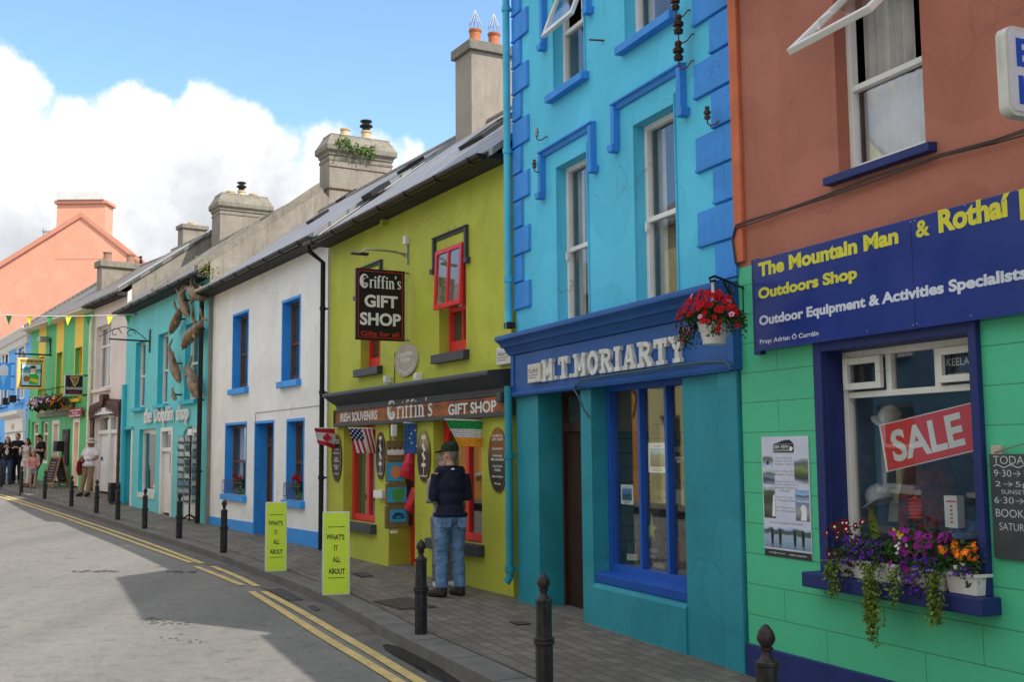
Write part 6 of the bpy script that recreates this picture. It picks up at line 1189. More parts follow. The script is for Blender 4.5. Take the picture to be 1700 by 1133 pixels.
# ------------------------------------------------------------------ white cottage with blue trim
REND = render_mat('old cement render', (.30, .27, .225), (.21, .185, .15), 2.4, .7, .6); RENDC = render_mat('old cap render', (.27, .245, .20), (.17, .155, .12), 4, .8, .6)
ROOFW = slate('weathered slates', (.29, .29, .30), (.20, .20, .215), (.06, .06, .06), .4, .33, .3); ROOFB = slate('lichen slates', (.20, .175, .145), (.15, .135, .115), (.04, .04, .035), .4, .33, .6)
RIDGE = render_mat('ridge tiles', (.17, .14, .12), (.23, .2, .17)); SOFF = paint('dark soffit', (.035, .035, .035), .7, .3, 5, .3, 30, .3, (.12, .12, .11), .4)
def shop_white():
 F = FW; L = F.L; P = F.uv; root = thing('white_cottage', 'white rendered house with bright blue reveals, sills and plinth', 'house', F.M)
 WR = paint('white render', (.80, .80, .81), .75, .05, 1.4, .4, 30, .10, (.28, .27, .25), .35); BT = paint('sky blue trim', C(38, 132, 208, K), .5, .07, 3, .2, 40, .1); BRW = wood('brown window wood', (.085, .042, .022), (.15, .08, .042), .4); g0 = F.gv(4) - .2
 eg = (P(362, 468, -.36)[1] + P(540, 380, -.36)[1]) / 2; et = eg + .03
 o = []
 for tl, br in (((388, 526.5), (410.7, 642)), ((470, 504), (497, 628.5)), ((375.4, 707), (407.3, 823)), ((477.5, 701), (503.3, 832))): o.append(F.rect(tl, br))
 vt = (o[0][3] + o[1][3]) / 2; o = [(a, b, c, d) for a, b, c, d in o]; da, db = P(423, 800)[0], P(453.3, 800)[0]; dt = P(440, 703)[1]
 ops = [(*q, .22) for q in o] + [(da, db, g0 - .1, dt, .30)]
 wall(root, 'wall', .0, L - .0, g0, et + .02, ops, WR, 0, .22, 5.2, ridge=7.3, m2=BT)
 pz0, pz1 = P(344, 857)[1], P(530, 884)[1]
 for (a, b) in ((0, da), (db, L)):
  mb = MB(); za = pz0 + (pz1 - pz0) * a / L; zb = pz0 + (pz1 - pz0) * b / L; mb.loft([[(a + .004, y, g0), (b - .004, y, g0), (b - .004, y, zb), (a + .004, y, za)] for y in (-.012, .02)]); mb.build('plinth', BT, root)
 for k, (a, b, c, d) in enumerate(o):
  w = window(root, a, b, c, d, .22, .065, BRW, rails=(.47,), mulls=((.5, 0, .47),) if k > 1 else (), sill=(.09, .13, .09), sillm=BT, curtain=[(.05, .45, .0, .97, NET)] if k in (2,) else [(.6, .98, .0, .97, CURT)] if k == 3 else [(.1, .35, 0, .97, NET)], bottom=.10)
  mb = MB(); mb.box(a - .045, a, -.008, 0, c, d + .05); mb.box(b, b + .045, -.008, 0, c, d + .05); mb.box(a, b, -.0075, 0, d, d + .05); mb.build('painted_band', BT, w)
 mb = MB(); dz = F.gv(da, .3) + .03; mb.box(da - .05, da, -.009, 0, g0, dt + .05); mb.box(db, db + .04, -.009, 0, g0, dt + .05); mb.box(da, db, -.0085, 0, dt, dt + .05); mb.build('painted_band', BT, root)
 mb = MB(); r_ = .30; tz = dt - .42; mb.box(da, da + .06, r_ - .06, r_, dz, dt); mb.box(db - .06, db, r_ - .06, r_, dz, dt); mb.box(da + .06, db - .06, r_ - .06, r_, dt - .06, dt); mb.box(da + .06, db - .06, r_ - .07, r_, tz - .04, tz + .03); fr = mb.build('door_frame', BRW, root, bevel=.004)
 mb = MB(); mb.box(da + .06, db - .06, r_ - .03, r_, dz, tz - .04); n = 5
 for i in range(1, n): x = da + .06 + (db - da - .12) * i / n; mb.box(x - .006, x + .006, r_ - .033, r_ - .029, dz, tz - .04)
 for z in (.25, 1.0, 1.75): mb.box(da + .06, db - .06, r_ - .04, r_ - .03, dz + z, dz + z + .12)
 do = mb.build('door', BRW, root); mb = MB(); mb.lathe([(.004, -.03), (.025, -.015), (.025, .015), (.004, .03)], (db - .2, r_ - .07, dz + 1.0), 10); mb.tube([(db - .2, r_ - .06, dz + 1.02), (db - .2, r_ - .09, dz + .9)], .012, 6); mb.build('handle', BLACKM, do); mb = MB(); mb.box(da + .06, db - .06, r_ - .03, r_ - .026, tz + .03, dt - .06); mb.build('fanlight', GLASS, fr); mb = MB(); mb.box(da + .06, db - .06, r_ + .02, r_ + .06, tz, dt); mb.build('hall_interior', DARK, fr)
 # roof with four rooflights
 rf = roof(root, .02, L + .05, et + .06, 7.38, ROOFW, ridge_mat=RIDGE); mb = MB(); mb.box(.02, L, -.31, 0, et - .10, et - .02); mb.build('soffit', SOFF, root); gutter(root, -.05, L + .06, eg, -.36)
 for (x0, y0, x1, y1) in ((519, 367, 538, 357), (568, 331, 584, 321), (613, 323, 637, 313), (668, 285, 698, 269)): rooflight(F, rf, et + .06, 7.38, x0, y0, x1, y1, .17, .42)
 mb = MB(); mb.prismx([(-.25, et + .085), (-.25, et + .10), (2.6, 7.41), (2.6, 7.395)], .02, .12); mb.build('lead_strip', plain('lead', (.36, .36, .36), .5), rf)
 ch, g = chim_px(F, root, .12, 530, 546.4, 651, 337, 245, 6.6, REND, 'flare', RENDC, [(.5, .32, .24, .12, BUFF, None), (.5, .66, .26, .13, BUFF, 'cowl')], .10)
 u0, u1, d0, d1, vt_ = g; mb = MB(); mb.tube([(u0 - .5, d0 + .3, vt_ + .0), (u0 + .1, d0 + .3, vt_ - .02)], .018, 6); mb.tube([(u0 - .4, d0 - .02, vt_ - 1.0), (u0 - .02, d0 - .03, vt_ - 1.0), (u1 + .02, d0 - .03, vt_ - 1.0)], .015, 6); mb.tube([(u1 + .015, d0 - .03, vt_ - 1.0), (u1 + .015, d1 + .1, vt_ - 1.0)], .018, 6); mb.tube([(u1 - .05, d1 - .1, vt_ - .35), (u1 + .05, d1 + .45, vt_ - .36)], .02, 6); mb.tube([(u1 + .012, d0 - .01, vt_ - .45), (u1 + .012, d1, vt_ - .45)], .008, 5); mb.build('iron_strap', RUST, ch)
 rn = random.Random(5); mb = MB()
 for i in range(420):
  t = rn.random(); y = d0 + .15 + t * 1.0; mb.leaf((u1 + .09 + rn.uniform(-.05, .08), y, vt_ + .08 + rn.gauss(.0, .09) - (.08 if t > .3 else 0)), rn.uniform(.05, .12), .045, rn.choice((0, 0, 1)))
 solo(mb, 'wall_plant', 'green ferny weeds growing from the chimney cap', 'plant', [foliage('weed green', (.09, .17, .03), (.15, .24, .05)), LEAF], F.M)
 pipe(root, [(.10, -.36, eg), (.06, -.2, eg - .25), (.02, -.10, eg - .4)], .03, BLACK) if 0 else None
 # low railings and flower pots on the two lower sills
 for k, (a, b, c, d) in enumerate((o[2], o[3])):
  t = thing('sill_railing', ('black wire railing on the left lower blue sill of the white house', 'black wire railing on the right lower blue sill of the white house')[k], 'railing', F.at((a + b) / 2, -.05, c), 'railings on the blue sills'); h = (b - a) / 2 - .02; mb = MB(); mb.tube([(-h, .02, .06), (-h, -.02, .06), (h, -.02, .06), (h, .02, .06)], .008, 5); mb.tube([(-h, -.02, .24), (h, -.02, .24)], .008, 5)
  n = 11
  for i in range(n): x = -h + 2 * h * i / (n - 1); mb.tube([(x, -.02, .0), (x, -.02, .27)], .006, 5); mb.tube([(x + h / n - .03 * math.cos(q * .524), -.02, .27 + .035 * math.sin(q * .524)) for q in range(7)], .005, 4) if i < n - 1 else None
  mb.build('rails', plain('railing grey', (.10, .10, .10), .5), t)
  for j, (f, lb) in enumerate(((.6, 'potted red geranium behind the %s sill railing'), (.85, 'second potted red geranium at the right end of the %s sill'))):
   pt = thing('potted_geranium', lb % ('left', 'right')[k], 'potted plant', F.at(a + (b - a) * f, .05, c + .004), 'geraniums on the blue sills'); mb = MB(); mb.lathe([(.05, 0), (.07, .11), (.075, .11), (.075, .13), (.065, .13), (.06, .1)], (0, 0, 0), 14); mb.build('pot', plain('pot green', (.10, .20, .04), .5), pt, smooth=40); mb = MB(); fm = MB(); rn = random.Random(k * 3 + j)
   for i in range(70): mb.leaf((rn.gauss(0, .06), rn.gauss(-.02, .03), .14 + rn.random() * .16), .06, .05, rn.choice((0, 1)))
   for i in range(4 if j else 9):
    q = V((rn.gauss(-.05, .08), rn.gauss(-.05, .03), .22 + rn.random() * .2))
    for e in range(7): fm.bloom(q + V((rn.gauss(0, .014), rn.gauss(0, .014), rn.gauss(0, .014))), .022, 0)
   mb.build('leaves', [LEAF, LEAFD], pt, recalc=False); fm.build('flowers', REDF, pt, recalc=False)
 mb = MB(); pts = [(424, 704), (425, 686), (470, 681), (530, 674)]; mb.tube([(P(x, y)[0], -.008, P(x, y)[1]) for x, y in pts], .006, 5); solo(mb, 'wall_cable', 'thin grey cable crossing the white wall above the door', 'cable', plain('cable grey', (.35, .35, .35), .6), F.M)
shop_white()

# ------------------------------------------------------------------ turquoise shop with the dolphins
def shop_dolphin():
 F = FD; L = F.L; P = F.uv; root = thing('dolphin_shop', 'turquoise two storey shop with white window frames and weathered roof', 'building', F.M)
 TQ = paint('sea green render', C(92, 182, 190, K), .7, .06, 1.3, .3, 30, .12, (.2, .33, .33), .2); TJ = paint('deep turquoise', C(40, 165, 185, K), .6, .05, 2, .2); g0 = F.gv(4) - .5
 eg = (P(343, 441, -.36)[1] + P(200, 515, -.36)[1]) / 2; et = eg + .03; vr = 7.75
 u = [F.rect((226, 568), (239.5, 674)), F.rect((263, 557), (277.2, 669)), F.rect((308, 542), (327, 664))]
 vb = sum(q[2] for q in u) / 3; vt = (u[0][3] + u[1][3] + u[2][3]) / 3
 u = [(a, b, vb, vt) for a, b, c, d in u]
 sw = F.rect((231.6, 714), (256.8, 820.6)); dr = F.rect((268.7, 711), (285, 853)); aw = F.rect((303, 709), (328, 866)); sd = (P(206, 780)[0], P(219.5, 780)[0], g0 - .1, P(213, 714)[1])
 ops = [(*q, .2) for q in u] + [(*sw, .16), (dr[0], dr[1], g0 - .1, dr[3], .12), (aw[0], aw[1], g0 - .1, aw[3], .18), (*sd, .3)]
 wall(root, 'wall', .0, L + .05, g0, et + .02, ops, TQ, 0, .2, 5.2, ridge=vr - .07, m2=TJ)
 mb = MB(); R_ = (aw[1] - aw[0]) / 2
 for s_ in (-1, 1):
  x = aw[0] if s_ < 0 else aw[1]; mb.prism([(x, aw[3])] + [(x - s_ * (R_ - R_ * math.cos(math.radians(t))) * .8, aw[3] - .3 + .3 * math.sin(math.radians(t))) for t in range(90, -1, -15)][::-1] if 0 else [(x, aw[3] + .002), (x - s_ * R_ * .9, aw[3] + .002), (x - s_ * R_ * .45, aw[3] - .05), (x - s_ * R_ * .15, aw[3] - .14), (x, aw[3] - .28)], .0, .16)
 mb.build('arch_spandrel', TQ, root)
 for k, q in enumerate(u): window(root, *q, .2, .06, WHITE, rails=(.48,), sill=(.10, .11, .08), sillm=TJ, curtain=[(.3, .97, 0, .97, NET)])
 mb = MB(); mb.box(sw[0] - .01, sw[1] + .01, -.02, .0, sw[2] - .14, sw[2]); w = window(root, *sw, .16, .10, WHITE, room=True, glass=GLASS2, roommat=plain('shop grey', (.14, .14, .13), .8)); mb.build('sill', WHITE, w, bevel=.006)
 s_ = MB()
 for i in range(6): s_.box(sw[0] + .1, sw[1], .5, .9, sw[2] + .2 + i * .34, sw[2] + .23 + i * .34)
 s_.build('shelf', plain('shelf warm', (.6, .48, .22), .6), w)
 rn = random.Random(9)
 for i in range(5):
  z = sw[2] + .232 + i * .34; x = sw[0] + .35 + (i % 3) * .28; mb = MB(); mb.box(x - .1, x + .1, .52, .6, z, z + .2) if i % 2 else mb.lathe([(.05, 0), (.08, .06), (.05, .15), (.03, .2)], (x, .55, z), 12)
  solo(mb, 'ornament', 'ornament on shelf %s of the tall white shop window' % ('one from the floor', 'two from the floor', 'three from the floor', 'four from the floor', 'at the top')[i], 'ornament', plain('orn%d' % i, ((.3, .3, .35), (.05, .08, .1), (.4, .3, .1), (.1, .2, .25), (.3, .1, .1))[i], .4), F.M)
 # door with small light above
 a, b, c, d = dr; dz = F.gv(a, 0) + .04; mb = MB(); mb.box(a - .02, a + .10, -.03, .12, dz - .1, d); mb.box(b - .10, b + .02, -.03, .12, dz - .1, d); mb.box(a + .1, b - .1, -.028, .12, d - .1, d); tz = d - .55; mb.box(a + .1, b - .1, -.01, .12, tz - .05, tz + .05); fr = mb.build('door_frame', WHITE, root, bevel=.006); mb = MB(); mb.box(a + .1, b - .1, .05, .054, tz + .05, d - .1); mb.build('fanlight', GLASS, fr); mb = MB(); mb.box(a + .1, b - .1, .1, .11, tz, d); mb.build('hall_interior', DARK, fr)
 mb = MB(); mb.box(a + .1, b - .1, .05, .10, dz, tz - .05); n = 4
 for i in range(1, n): x = a + .1 + (b - a - .2) * i / n; mb.box(x - .008, x + .008, .046, .05, dz, tz - .05)
 do = mb.build('door', WHITE2, root); mb = MB(); mb.box(a + .12 + (b - a - .2) * .6, b - .12, .042, .046, dz + 1.0, tz - .1); mb.build('glazed_strip', plain('door display', (.08, .1, .13), .3), do)
 a, b, c, d = aw; dz = F.gv(a, 0) + .02; mb = MB(); mb.box(a + .0, a + .14, .06, .18, dz, d); mb.box(b - .10, b, .06, .18, dz, d); mb.box(a + .14, b - .1, .062, .18, d - .16, d); mb.box(a + .14, b - .1, .062, .18, dz, dz + .5); w = mb.build('window', WHITE, root, bevel=.006); mb = MB(); mb.box(a + .14, b - .1, .10, .104, dz + .5, d - .16); mb.build('pane', GLASS2, w); mb = MB(); mb.box(a + .1, b, .2, .8, dz, d); mb.build('room_interior', plain('shop grey', (.14, .14, .13), .8), w); mb = MB(); mb.box((a + b) / 2 - .02, (a + b) / 2 + .02, .07, .10, dz + .5, d - .16); mb.build('glazing_bar', WHITE, w)
 # side entry at the left
 a, b, c, d = sd; mb = MB(); mb.box(b - .16, b, -.02, .3, g0, d); mb.box(a, b - .16, .24, .30, g0, d); mb.build('side_door', WHITE2, root, bevel=.006); mb = MB(); mb.box(a - .12, a + .1, -.10, .0, g0, P(206, 640)[1]); mb.box(a - .2, b + .06, -.06, 0, d, d + .08); mb.build('pilaster', TJ, root, bevel=.01)
 rf = roof(root, .0, L + .03, et + .06, vr, ROOFB, ridge_mat=RIDGE); gutter(root, -.12, L + .05, eg, -.36); mb = MB(); mb.box(.0, L, -.30, 0, et - .12, et - .01); mb.build('soffit', SOFF, root)
 mb = MB(); mb.prismx([(-.3, et + .02), (-.3, et + .16), (2.6, vr + .14), (2.6, vr - .1)], L - .22, L + .06); mb.prismx([(-.3, et + .07), (-.3, et + .13), (2.6, vr + .1), (2.6, vr - .1)], L * .5 - .1, L * .5 + .15); mb.build('verge_coping', RENDC, rf)
 mb = MB(); mb.poly([(L + .055, -.02, g0), (L + .055, 5.2, g0), (L + .055, 5.2, et), (L + .055, 2.6, vr - .02), (L + .055, -.02, et + .26)]); mb.build('gable_wall', REND, root, recalc=False)
 pipe(root, [(L - .08, -.36, eg - .03), (L - .08, -.36, eg - .2), (L - .06, -.16, eg - .5), (L - .06, -.16, F.gv(L) + .02)], .055, BLACK, (4.2, 2.6, 1.0))
 chim_px(F, root, .1, 351, 364.5, 448, 405, 339, 6.8, REND, 'flare', RENDC, [(.5, .28, .14, .14, BUFF, None), (.5, .5, .2, .12, BUFF, 'cowl'), (.5, .74, .14, .13, BUFF, None)], .09)
 rn = random.Random(15); mb = MB()
 for i in range(160): mb.leaf((L + .0 + rn.gauss(0, .10), -.1 + rn.gauss(0, .1), et + .1 + rn.gauss(0, .09)), rn.uniform(.04, .09), .035, rn.choice((0, 1)))
 solo(mb, 'gutter_weed', 'yellow green weed growing at the top of the black downpipe', 'plant', [foliage('weed yellow', (.22, .22, .05), (.3, .27, .07)), foliage('weed green', (.09, .17, .03), (.15, .24, .05))], F.M)
 # shop letters
 SWT = plain('white sign letters', (.74, .75, .75), .5)
 lt = thing('shop_lettering', 'raised white letters reading the Dolphin Shop on the turquoise wall', 'lettering', F.at(P(242, 703)[0], 0, P(242, 703)[1])); O_ = P(242, 703)
 for s_, x0, x1, y0, y1 in (('the', 242.5, 254, 703.5, 679), ('Dolphin', 259.5, 290, 709.5, 677.5), ('shop', 296.5, 316, 707, 673)):
  mb = MB(); p = P(x0, y0); q = P(x1, y0 - 3); t = P(x0, y1); text(mb, s_, p[0] - O_[0], q[0] - O_[0], p[1] - O_[1], t[1] - O_[1], -.02, 0, .012, .05); mb.build('word', SWT, lt)
 # leaping dolphins
 m, n, l, b = newmat('weathered bronze'); vec = coords(n, l); f = tex_noise(n, l, vec, 4, 7, .7); gg = tex_noise(n, l, coords(n, l, scale=(1, 1, .4)), 7, 6, .7); col = mixc(n, l, rng(n, l, f, .35, .68), (.13, .072, .028), (.34, .23, .13)); col = mixc(n, l, rng(n, l, gg, .48, .62, 0, .85), col, (.05, .042, .036)); l.new(col, b.inputs['Base Color']); b.inputs['Roughness'].default_value = .5; b.inputs['Specular IOR Level'].default_value = .5; bumpn(n, l, b, gg, .35, .02); BRZ = m
 def dolphin(pts, rad, label, fins, dd=-.20):
  rad *= .60; pts = [((pts[0][0] * .55 + pts[1][0] * .45), (pts[0][1] * .55 + pts[1][1] * .45))] + pts[1:-1] + [((pts[-1][0] * .75 + pts[-2][0] * .25), (pts[-1][1] * .75 + pts[-2][1] * .25))]
  W_ = [F.W(*(lambda q: (q[0], dd, q[1]))(P(x, y, dd))) for x, y in pts]; Mi = F.M.inverted(); loc = [Mi @ w for w in W_]; c = sum(loc, V()) / len(loc); loc = [p - c for p in loc]
  # dense spine
  sp = smooth_line(loc, 4); N_ = len(sp); sh = []
  PT = ((0, .14), (.15, .24), (.35, .62), (.55, 1), (.72, .96), (.84, .70), (.89, .40), (.92, .22), (1, .13))
  def prof(t):
   for (a_, x), (b_, y) in zip(PT, PT[1:]):
    if t <= b_: return rad * (x + (y - x) * (t - a_) / (b_ - a_))
   return rad * .13
  sh.append(('t', sp, [max(.018, prof(i / (N_ - 1))) for i in range(N_)], 14))
  hd = sp[int(N_ * .84)]; sh.append(('e', hd, (rad * .6, rad * .6, rad * .6)))
  tl = sp[0]; td = (sp[0] - sp[2]).normalized(); sd_ = V((0, 1, 0)).cross(td).normalized()
  for s_ in (-1, 1): sh.append(('t', [tl - td * .04, tl + td * rad * .35 + V((0, .9 * s_, 0)) * rad * .3 + sd_ * s_ * rad * .7, tl + td * rad * .9 + V((0, .6, 0)) * rad * s_ * .7 + sd_ * s_ * rad * 1.3], [rad * .2, rad * .24, rad * .12], 8))
  for (t, sx, sz, ln) in fins:
   p = sp[int(t * (N_ - 1))]; dv_ = V((sx, -.25, sz)).normalized(); back = (sp[0] - sp[-1]).normalized(); sh.append(('t', [p, p + dv_ * ln * .6, p + dv_ * ln + back * ln * .35], [rad * .34, rad * .30, rad * .13], 8))
  me = solidify_blob(sh, .014, 3); t = thing('dolphin_sculpture', label, 'sculpture', F.at(*c), 'bronze dolphins on the turquoise wall'); o = meshobj('dolphin_body', me, BRZ, t); mb = MB(); mb.tube([(0, .05, 0), (0, -c.y, 0)], .02, 6); mb.build('wall_bracket', BLACKM, t)
 dolphin([(306, 474), (314, 479), (323, 484), (332, 489), (339, 500)], .30, 'uppermost bronze dolphin arching in under the eaves by the downpipe', [(.45, .3, 1, .3), (.6, -.3, -1, .3)])
 dolphin([(312, 471), (303, 478), (302, 490), (304.5, 504), (309.5, 519), (315.5, 529)], .20, 'grey bronze dolphin diving straight down below the topmost one', [(.42, -1, .5, .34), (.62, 1, .55, .36)])
 dolphin([(304, 502), (299, 514), (295, 527), (288, 542), (280, 561)], .20, 'bronze dolphin swimming down to the left towards the middle window', [(.40, -1, .9, .42), (.6, .5, -.8, .2)])
 dolphin([(340, 520), (333, 538), (324, 550), (312, 563), (299, 588)], .25, 'large bronze dolphin nosing down left beside the downpipe', [(.45, -.25, 1, .5), (.5, .6, -.6, .34)])
 dolphin([(280, 564), (282, 583), (287, 604), (293, 622), (301, 642)], .20, 'bronze dolphin diving past the middle upper window', [(.6, 1, .9, .4)])
 dolphin([(311, 600), (316, 616), (320, 632), (325, 648), (331, 666)], .25, 'broad bronze dolphin diving in front of the right upper window', [(.45, -.9, .7, .36), (.35, -.8, -.3, .3)])
 dolphin([(285.5, 644), (286.5, 651), (289, 659), (293, 667.5)], .10, 'smallest bronze dolphin, a calf above the shop lettering', [(.4, .8, .8, .12)])
 # empty sign bracket with scrolls
 p = P(249.5, 567); u_ = p[0]; tip = F.dv(181, 563, u_); br = thing('sign_bracket', 'empty wrought iron sign bracket with scrolls on the turquoise wall', 'bracket', F.perp(u_, 0, p[1])); mb = MB(); mb.box(-.03, 0, -.04, .04, -.30, .32); mb.tube([(0, 0, 0), (tip[0], 0, tip[1] - p[1] + .0)], .022, 6)
 for (cx_, r_) in ((-.9, .16), (-.52, .15)): mb.tube([(cx_ + (r_ - .02 * q) * math.cos(.9 * q), 0, r_ + .02 + (r_ - .02 * q) * math.sin(.9 * q)) for q in range(7)], .012, 5)
 mb.tube([(-.1, 0, .04), (-.4, 0, .28), (-.7, 0, .36), (-1.0, 0, .25), (-1.3, 0, .06)], .012, 5); mb.build('iron_scroll', BLACKM, br)
 # postcard spinner on the pavement
 b0 = ground(314, 868); t = thing('postcard_rack', 'tall wire spinner full of postcards outside the dolphin shop', 'postcard rack', Matrix.Translation(b0) @ F.M.to_3x3().to_4x4()); mb = MB(); mb.tube([(0, 0, .03), (0, 0, 2.15)], .02, 8)
 for k in range(4): mb.tube([(0, 0, .18), (.3 * math.cos(k * 1.571 + .4), .3 * math.sin(k * 1.571 + .4), .03)], .018, 6); mb.ell((.3 * math.cos(k * 1.571 + .4), .3 * math.sin(k * 1.571 + .4), .035), (.035, .035, .035), 8)
 mb.build('stand', BLACKM, t); mb = MB()
 for k in range(6):
  a_ = k * 1.047; x, y = .28 * math.cos(a_), .28 * math.sin(a_); mb.tube([(x, y, .42), (x, y, 1.95)], .006, 5)
 for z in (.42, .8, 1.2, 1.6, 1.95): mb.tube([(.28 * math.cos(q * .524), .28 * math.sin(q * .524), z) for q in range(13)], .006, 5)
 mb.build('wire_cage', STEEL, t); mb = MB(); mb.box(-.17, .17, -.03, .0, 1.98, 2.12); mb.build('header_card', WHITE2, t)
 rn = random.Random(21); mb = MB()
 for r_ in range(9):
  for k in range(6):
   a_ = k * 1.047 + .3; z = .46 + r_ * .165; M_ = Matrix.Rotation(a_, 3, 'Z')
   for j in (-1, 1):
    c_ = M_ @ V((.27, j * .075, z)); e1 = M_ @ V((0, .06, 0)); e2 = M_ @ V((.05, 0, .14)); mb.poly([c_ - e1, c_ + e1, c_ + e1 + e2, c_ - e1 + e2], rn.randrange(5)); mb.poly([c_ - e1 + V((0, 0, -.004)), c_ + e1 + V((0, 0, -.004)), c_ + e1 + e2 * .35 + M_ @ V((.03, 0, 0)), c_ - e1 + e2 * .35 + M_ @ V((.03, 0, 0))], 5)
 mb.build('postcards', [plain('card%d' % i, c_, .4) for i, c_ in enumerate(((.22, .34, .44), (.7, .72, .72), (.12, .17, .2), (.45, .5, .5), (.8, .8, .78)))] + [STEEL], t, recalc=False)
 tag(solo(bin_mb(), 'litter_bin', 'black slatted litter bin at the doorway of the narrow white house', 'bin', [BLACKM, plain('bin gold', (.3, .22, .06), .5)], Matrix.Translation(ground(191, 837)) @ F.M.to_3x3().to_4x4(), bevel=.01), 'black slatted litter bin at the doorway of the narrow white house', 'bin')
def bin_mb():
 mb = MB(); q = .62; mb.loft([[(-.26, -.22, .05), (.26, -.22, .05), (.26, .22, .05), (-.26, .22, .05)], [(-.29, -.25, .66), (.29, -.25, .66), (.29, .25, .66), (-.29, .25, .66)]]); mb.box(-.32, .32, -.28, .28, .66, .72)
 for i in range(6): mb.box(-.25 + i * .1 - .03, -.25 + i * .1 + .03, -.275, -.235, .08, .64)
 for i in range(5): mb.box(-.30, -.268, -.2 + i * .1 - .03, -.2 + i * .1 + .03, .08, .64)
 for x in (-.22, .22):
  for y in (-.18, .18): mb.box(x - .03, x + .03, y - .03, y + .03, 0, .06)
 mb.box(-.302, -.298, -.05, .05, .25, .45, 1); mb.v = [(x * q, y * q, z * .82) for x, y, z in mb.v]; return mb
shop_dolphin()

# ------------------------------------------------------------------ narrow white house
def shop_narrow():
 F = FN; L = F.L; P = F.uv; root = thing('narrow_white_house', 'narrow off white house with tall upper window and carved brown door surround', 'house', F.M)
 OW = paint('off white render', C(205, 196, 190, 1.15), .75, .05, 1.4, .3, 30, .15, (.3, .28, .25), .2); g0 = F.gv(2) - .5; eg = (P(145, 507, -.36)[1] + P(196, 483, -.36)[1]) / 2; et = eg + .05
 w = F.rect((160.6, 544.4), (181.9, 643)); d = F.rect((158, 688), (194.5, 822)); dz = F.gv(d[0], 0) + .05
 wall(root, 'wall', .0, L, g0, et, [(*w, .2), (d[0], d[1], g0 - .1, d[3], .25)], OW, 0, .2, 5., ridge=et + 2.1)
 mb = MB(); mb.poly([(L + .006, .12, g0), (L + .006, 5, g0), (L + .006, 5, et), (L + .006, 2.5, et + 2.08), (L + .006, .12, et + .34)]); mb.build('gable_wall', REND, root, recalc=False)
 window(root, *w, .2, .08, WHITE, rails=(.68,), mulls=(.5,), sill=(.10, .11, .12), sillm=OW, bar=.09, curtain=[(.05, .95, 0, .97, NET)])
 mb = MB(); mb.box(d[0], d[0] + .12, .10, .25, dz, d[3]); mb.box(d[1] - .1, d[1], .10, .25, dz, d[3]); mb.box(d[0] + .12, d[1] - .1, .102, .25, d[3] - .14, d[3]); tz = dz + (d[3] - dz) * .76; mb.box(d[0] + .12, d[1] - .1, .09, .25, tz - .06, tz + .06); mx = d[0] + (d[1] - d[0]) * .52; mb.box(mx - .09, mx + .09, .08, .25, dz, d[3] - .14); mb.box(d[0] - .05, d[1] + .05, -.10, .0, d[3] - .05, d[3] + .16); fr = mb.build('door_frame', WHITE, root, bevel=.008)
 mb = MB(); mb.box(d[0] + .12, mx - .09, .18, .22, dz, tz - .06); mb.box(d[0] + .2, mx - .17, .165, .18, dz + .2, dz + .9); 
 do = mb.build('door', WHITE2, root, bevel=.006); mb = MB(); mb.box(d[0] + .25, d[0] + .37, .15, .165, dz + .98, dz + 1.08); mb.build('letter_plate', BLACKM, do)
 mb = MB(); mb.box(mx + .09, d[1] - .1, .18, .22, dz, tz - .06); mb.build('side_panel', WHITE2, fr); mb = MB(); mb.box(d[0] + .12, d[1] - .1, .17, .174, tz + .06, d[3] - .14); mb.build('fanlight', GLASS, fr); mb = MB(); mb.box(d[0], d[1], .26, .5, tz, d[3]); mb.build('hall_interior', plain('shop grey', (.14, .14, .13), .8), fr)
 # carved surround: overlapping feathered boards rising to a head
 CW = wood('carved brown wood', (.055, .020, .014), (.12, .05, .033), .5); s = thing('carved_door_surround', 'dark brown carved timber surround with feathered pediment and head', 'door surround', F.at((d[0] + d[1]) / 2, 0, d[3] + .05)); xc = 0; hw = (d[1] - d[0]) / 2 + .25; zt = P(176, 656)[1] - d[3] - .05; zs = P(156, 668)[1] - d[3] - .05
 mb = MB(); mb.prism([(-hw, .02), (hw, .02), (hw, zs * .85), (.25, zs * 1.1), (-.25, zs * 1.1), (-hw, zs * .7)], -.07, 0)
 for r_ in range(3):
  n = 9
  for i in range(n):
   for s_ in (-1, 1):
    x = s_ * (.14 + (hw - .14) * i / n); z = zs * (.98 - .30 * r_) - .04 * i / n * 3; mb.prism([(x, z), (x + s_ * .17, z - .02), (x + s_ * .24, z - .26), (x + s_ * .15, z - .24)], -.115 + .012 * r_ - .002 * i, -.06)
 mb.build('pediment', CW, s); mb = MB(); mb.prism([(-.16, zs * .5), (.16, zs * .5), (.24, zt * .75), (.2, zt), (-.05, zt + .02), (-.24, zt * .9), (-.18, zt * .7)], -.2, 0); mb.build('carved_head', CW, s, bevel=.02)
 mb = MB()
 for s_ in (-1, 1):
  n = 14; pts = []; zb = dz - d[3] - .05
  for i in range(n + 1): pts.append((s_ * ((d[1] - d[0]) / 2 + .015 + .03 * (i % 2)), .03 + (zb - .03) * i / n))
  for i in range(n + 1)[::-1] if 0 else range(n, -1, -1): pts.append((s_ * ((d[1] - d[0]) / 2 + .19 - .03 * (i % 2)), .03 + (zb - .03) * i / n))
  mb.prism(pts, -.06, 0) if s_ < 0 else None
  if s_ > 0: m3 = MB(); m3.prism(pts, -.06, 0); m3.build('carved_post', CW, s)
 mb.build('carved_post', CW, s)
 roof(root, -.1, L + .05, et + .06, et + 2.15, ROOFB, ridge_mat=RIDGE); mb = MB(); mb.box(0, L, -.3, 0, et - .12, et - .01); mb.build('soffit', SOFF, root); gutter(root, -.05, L - .1, eg, -.36)
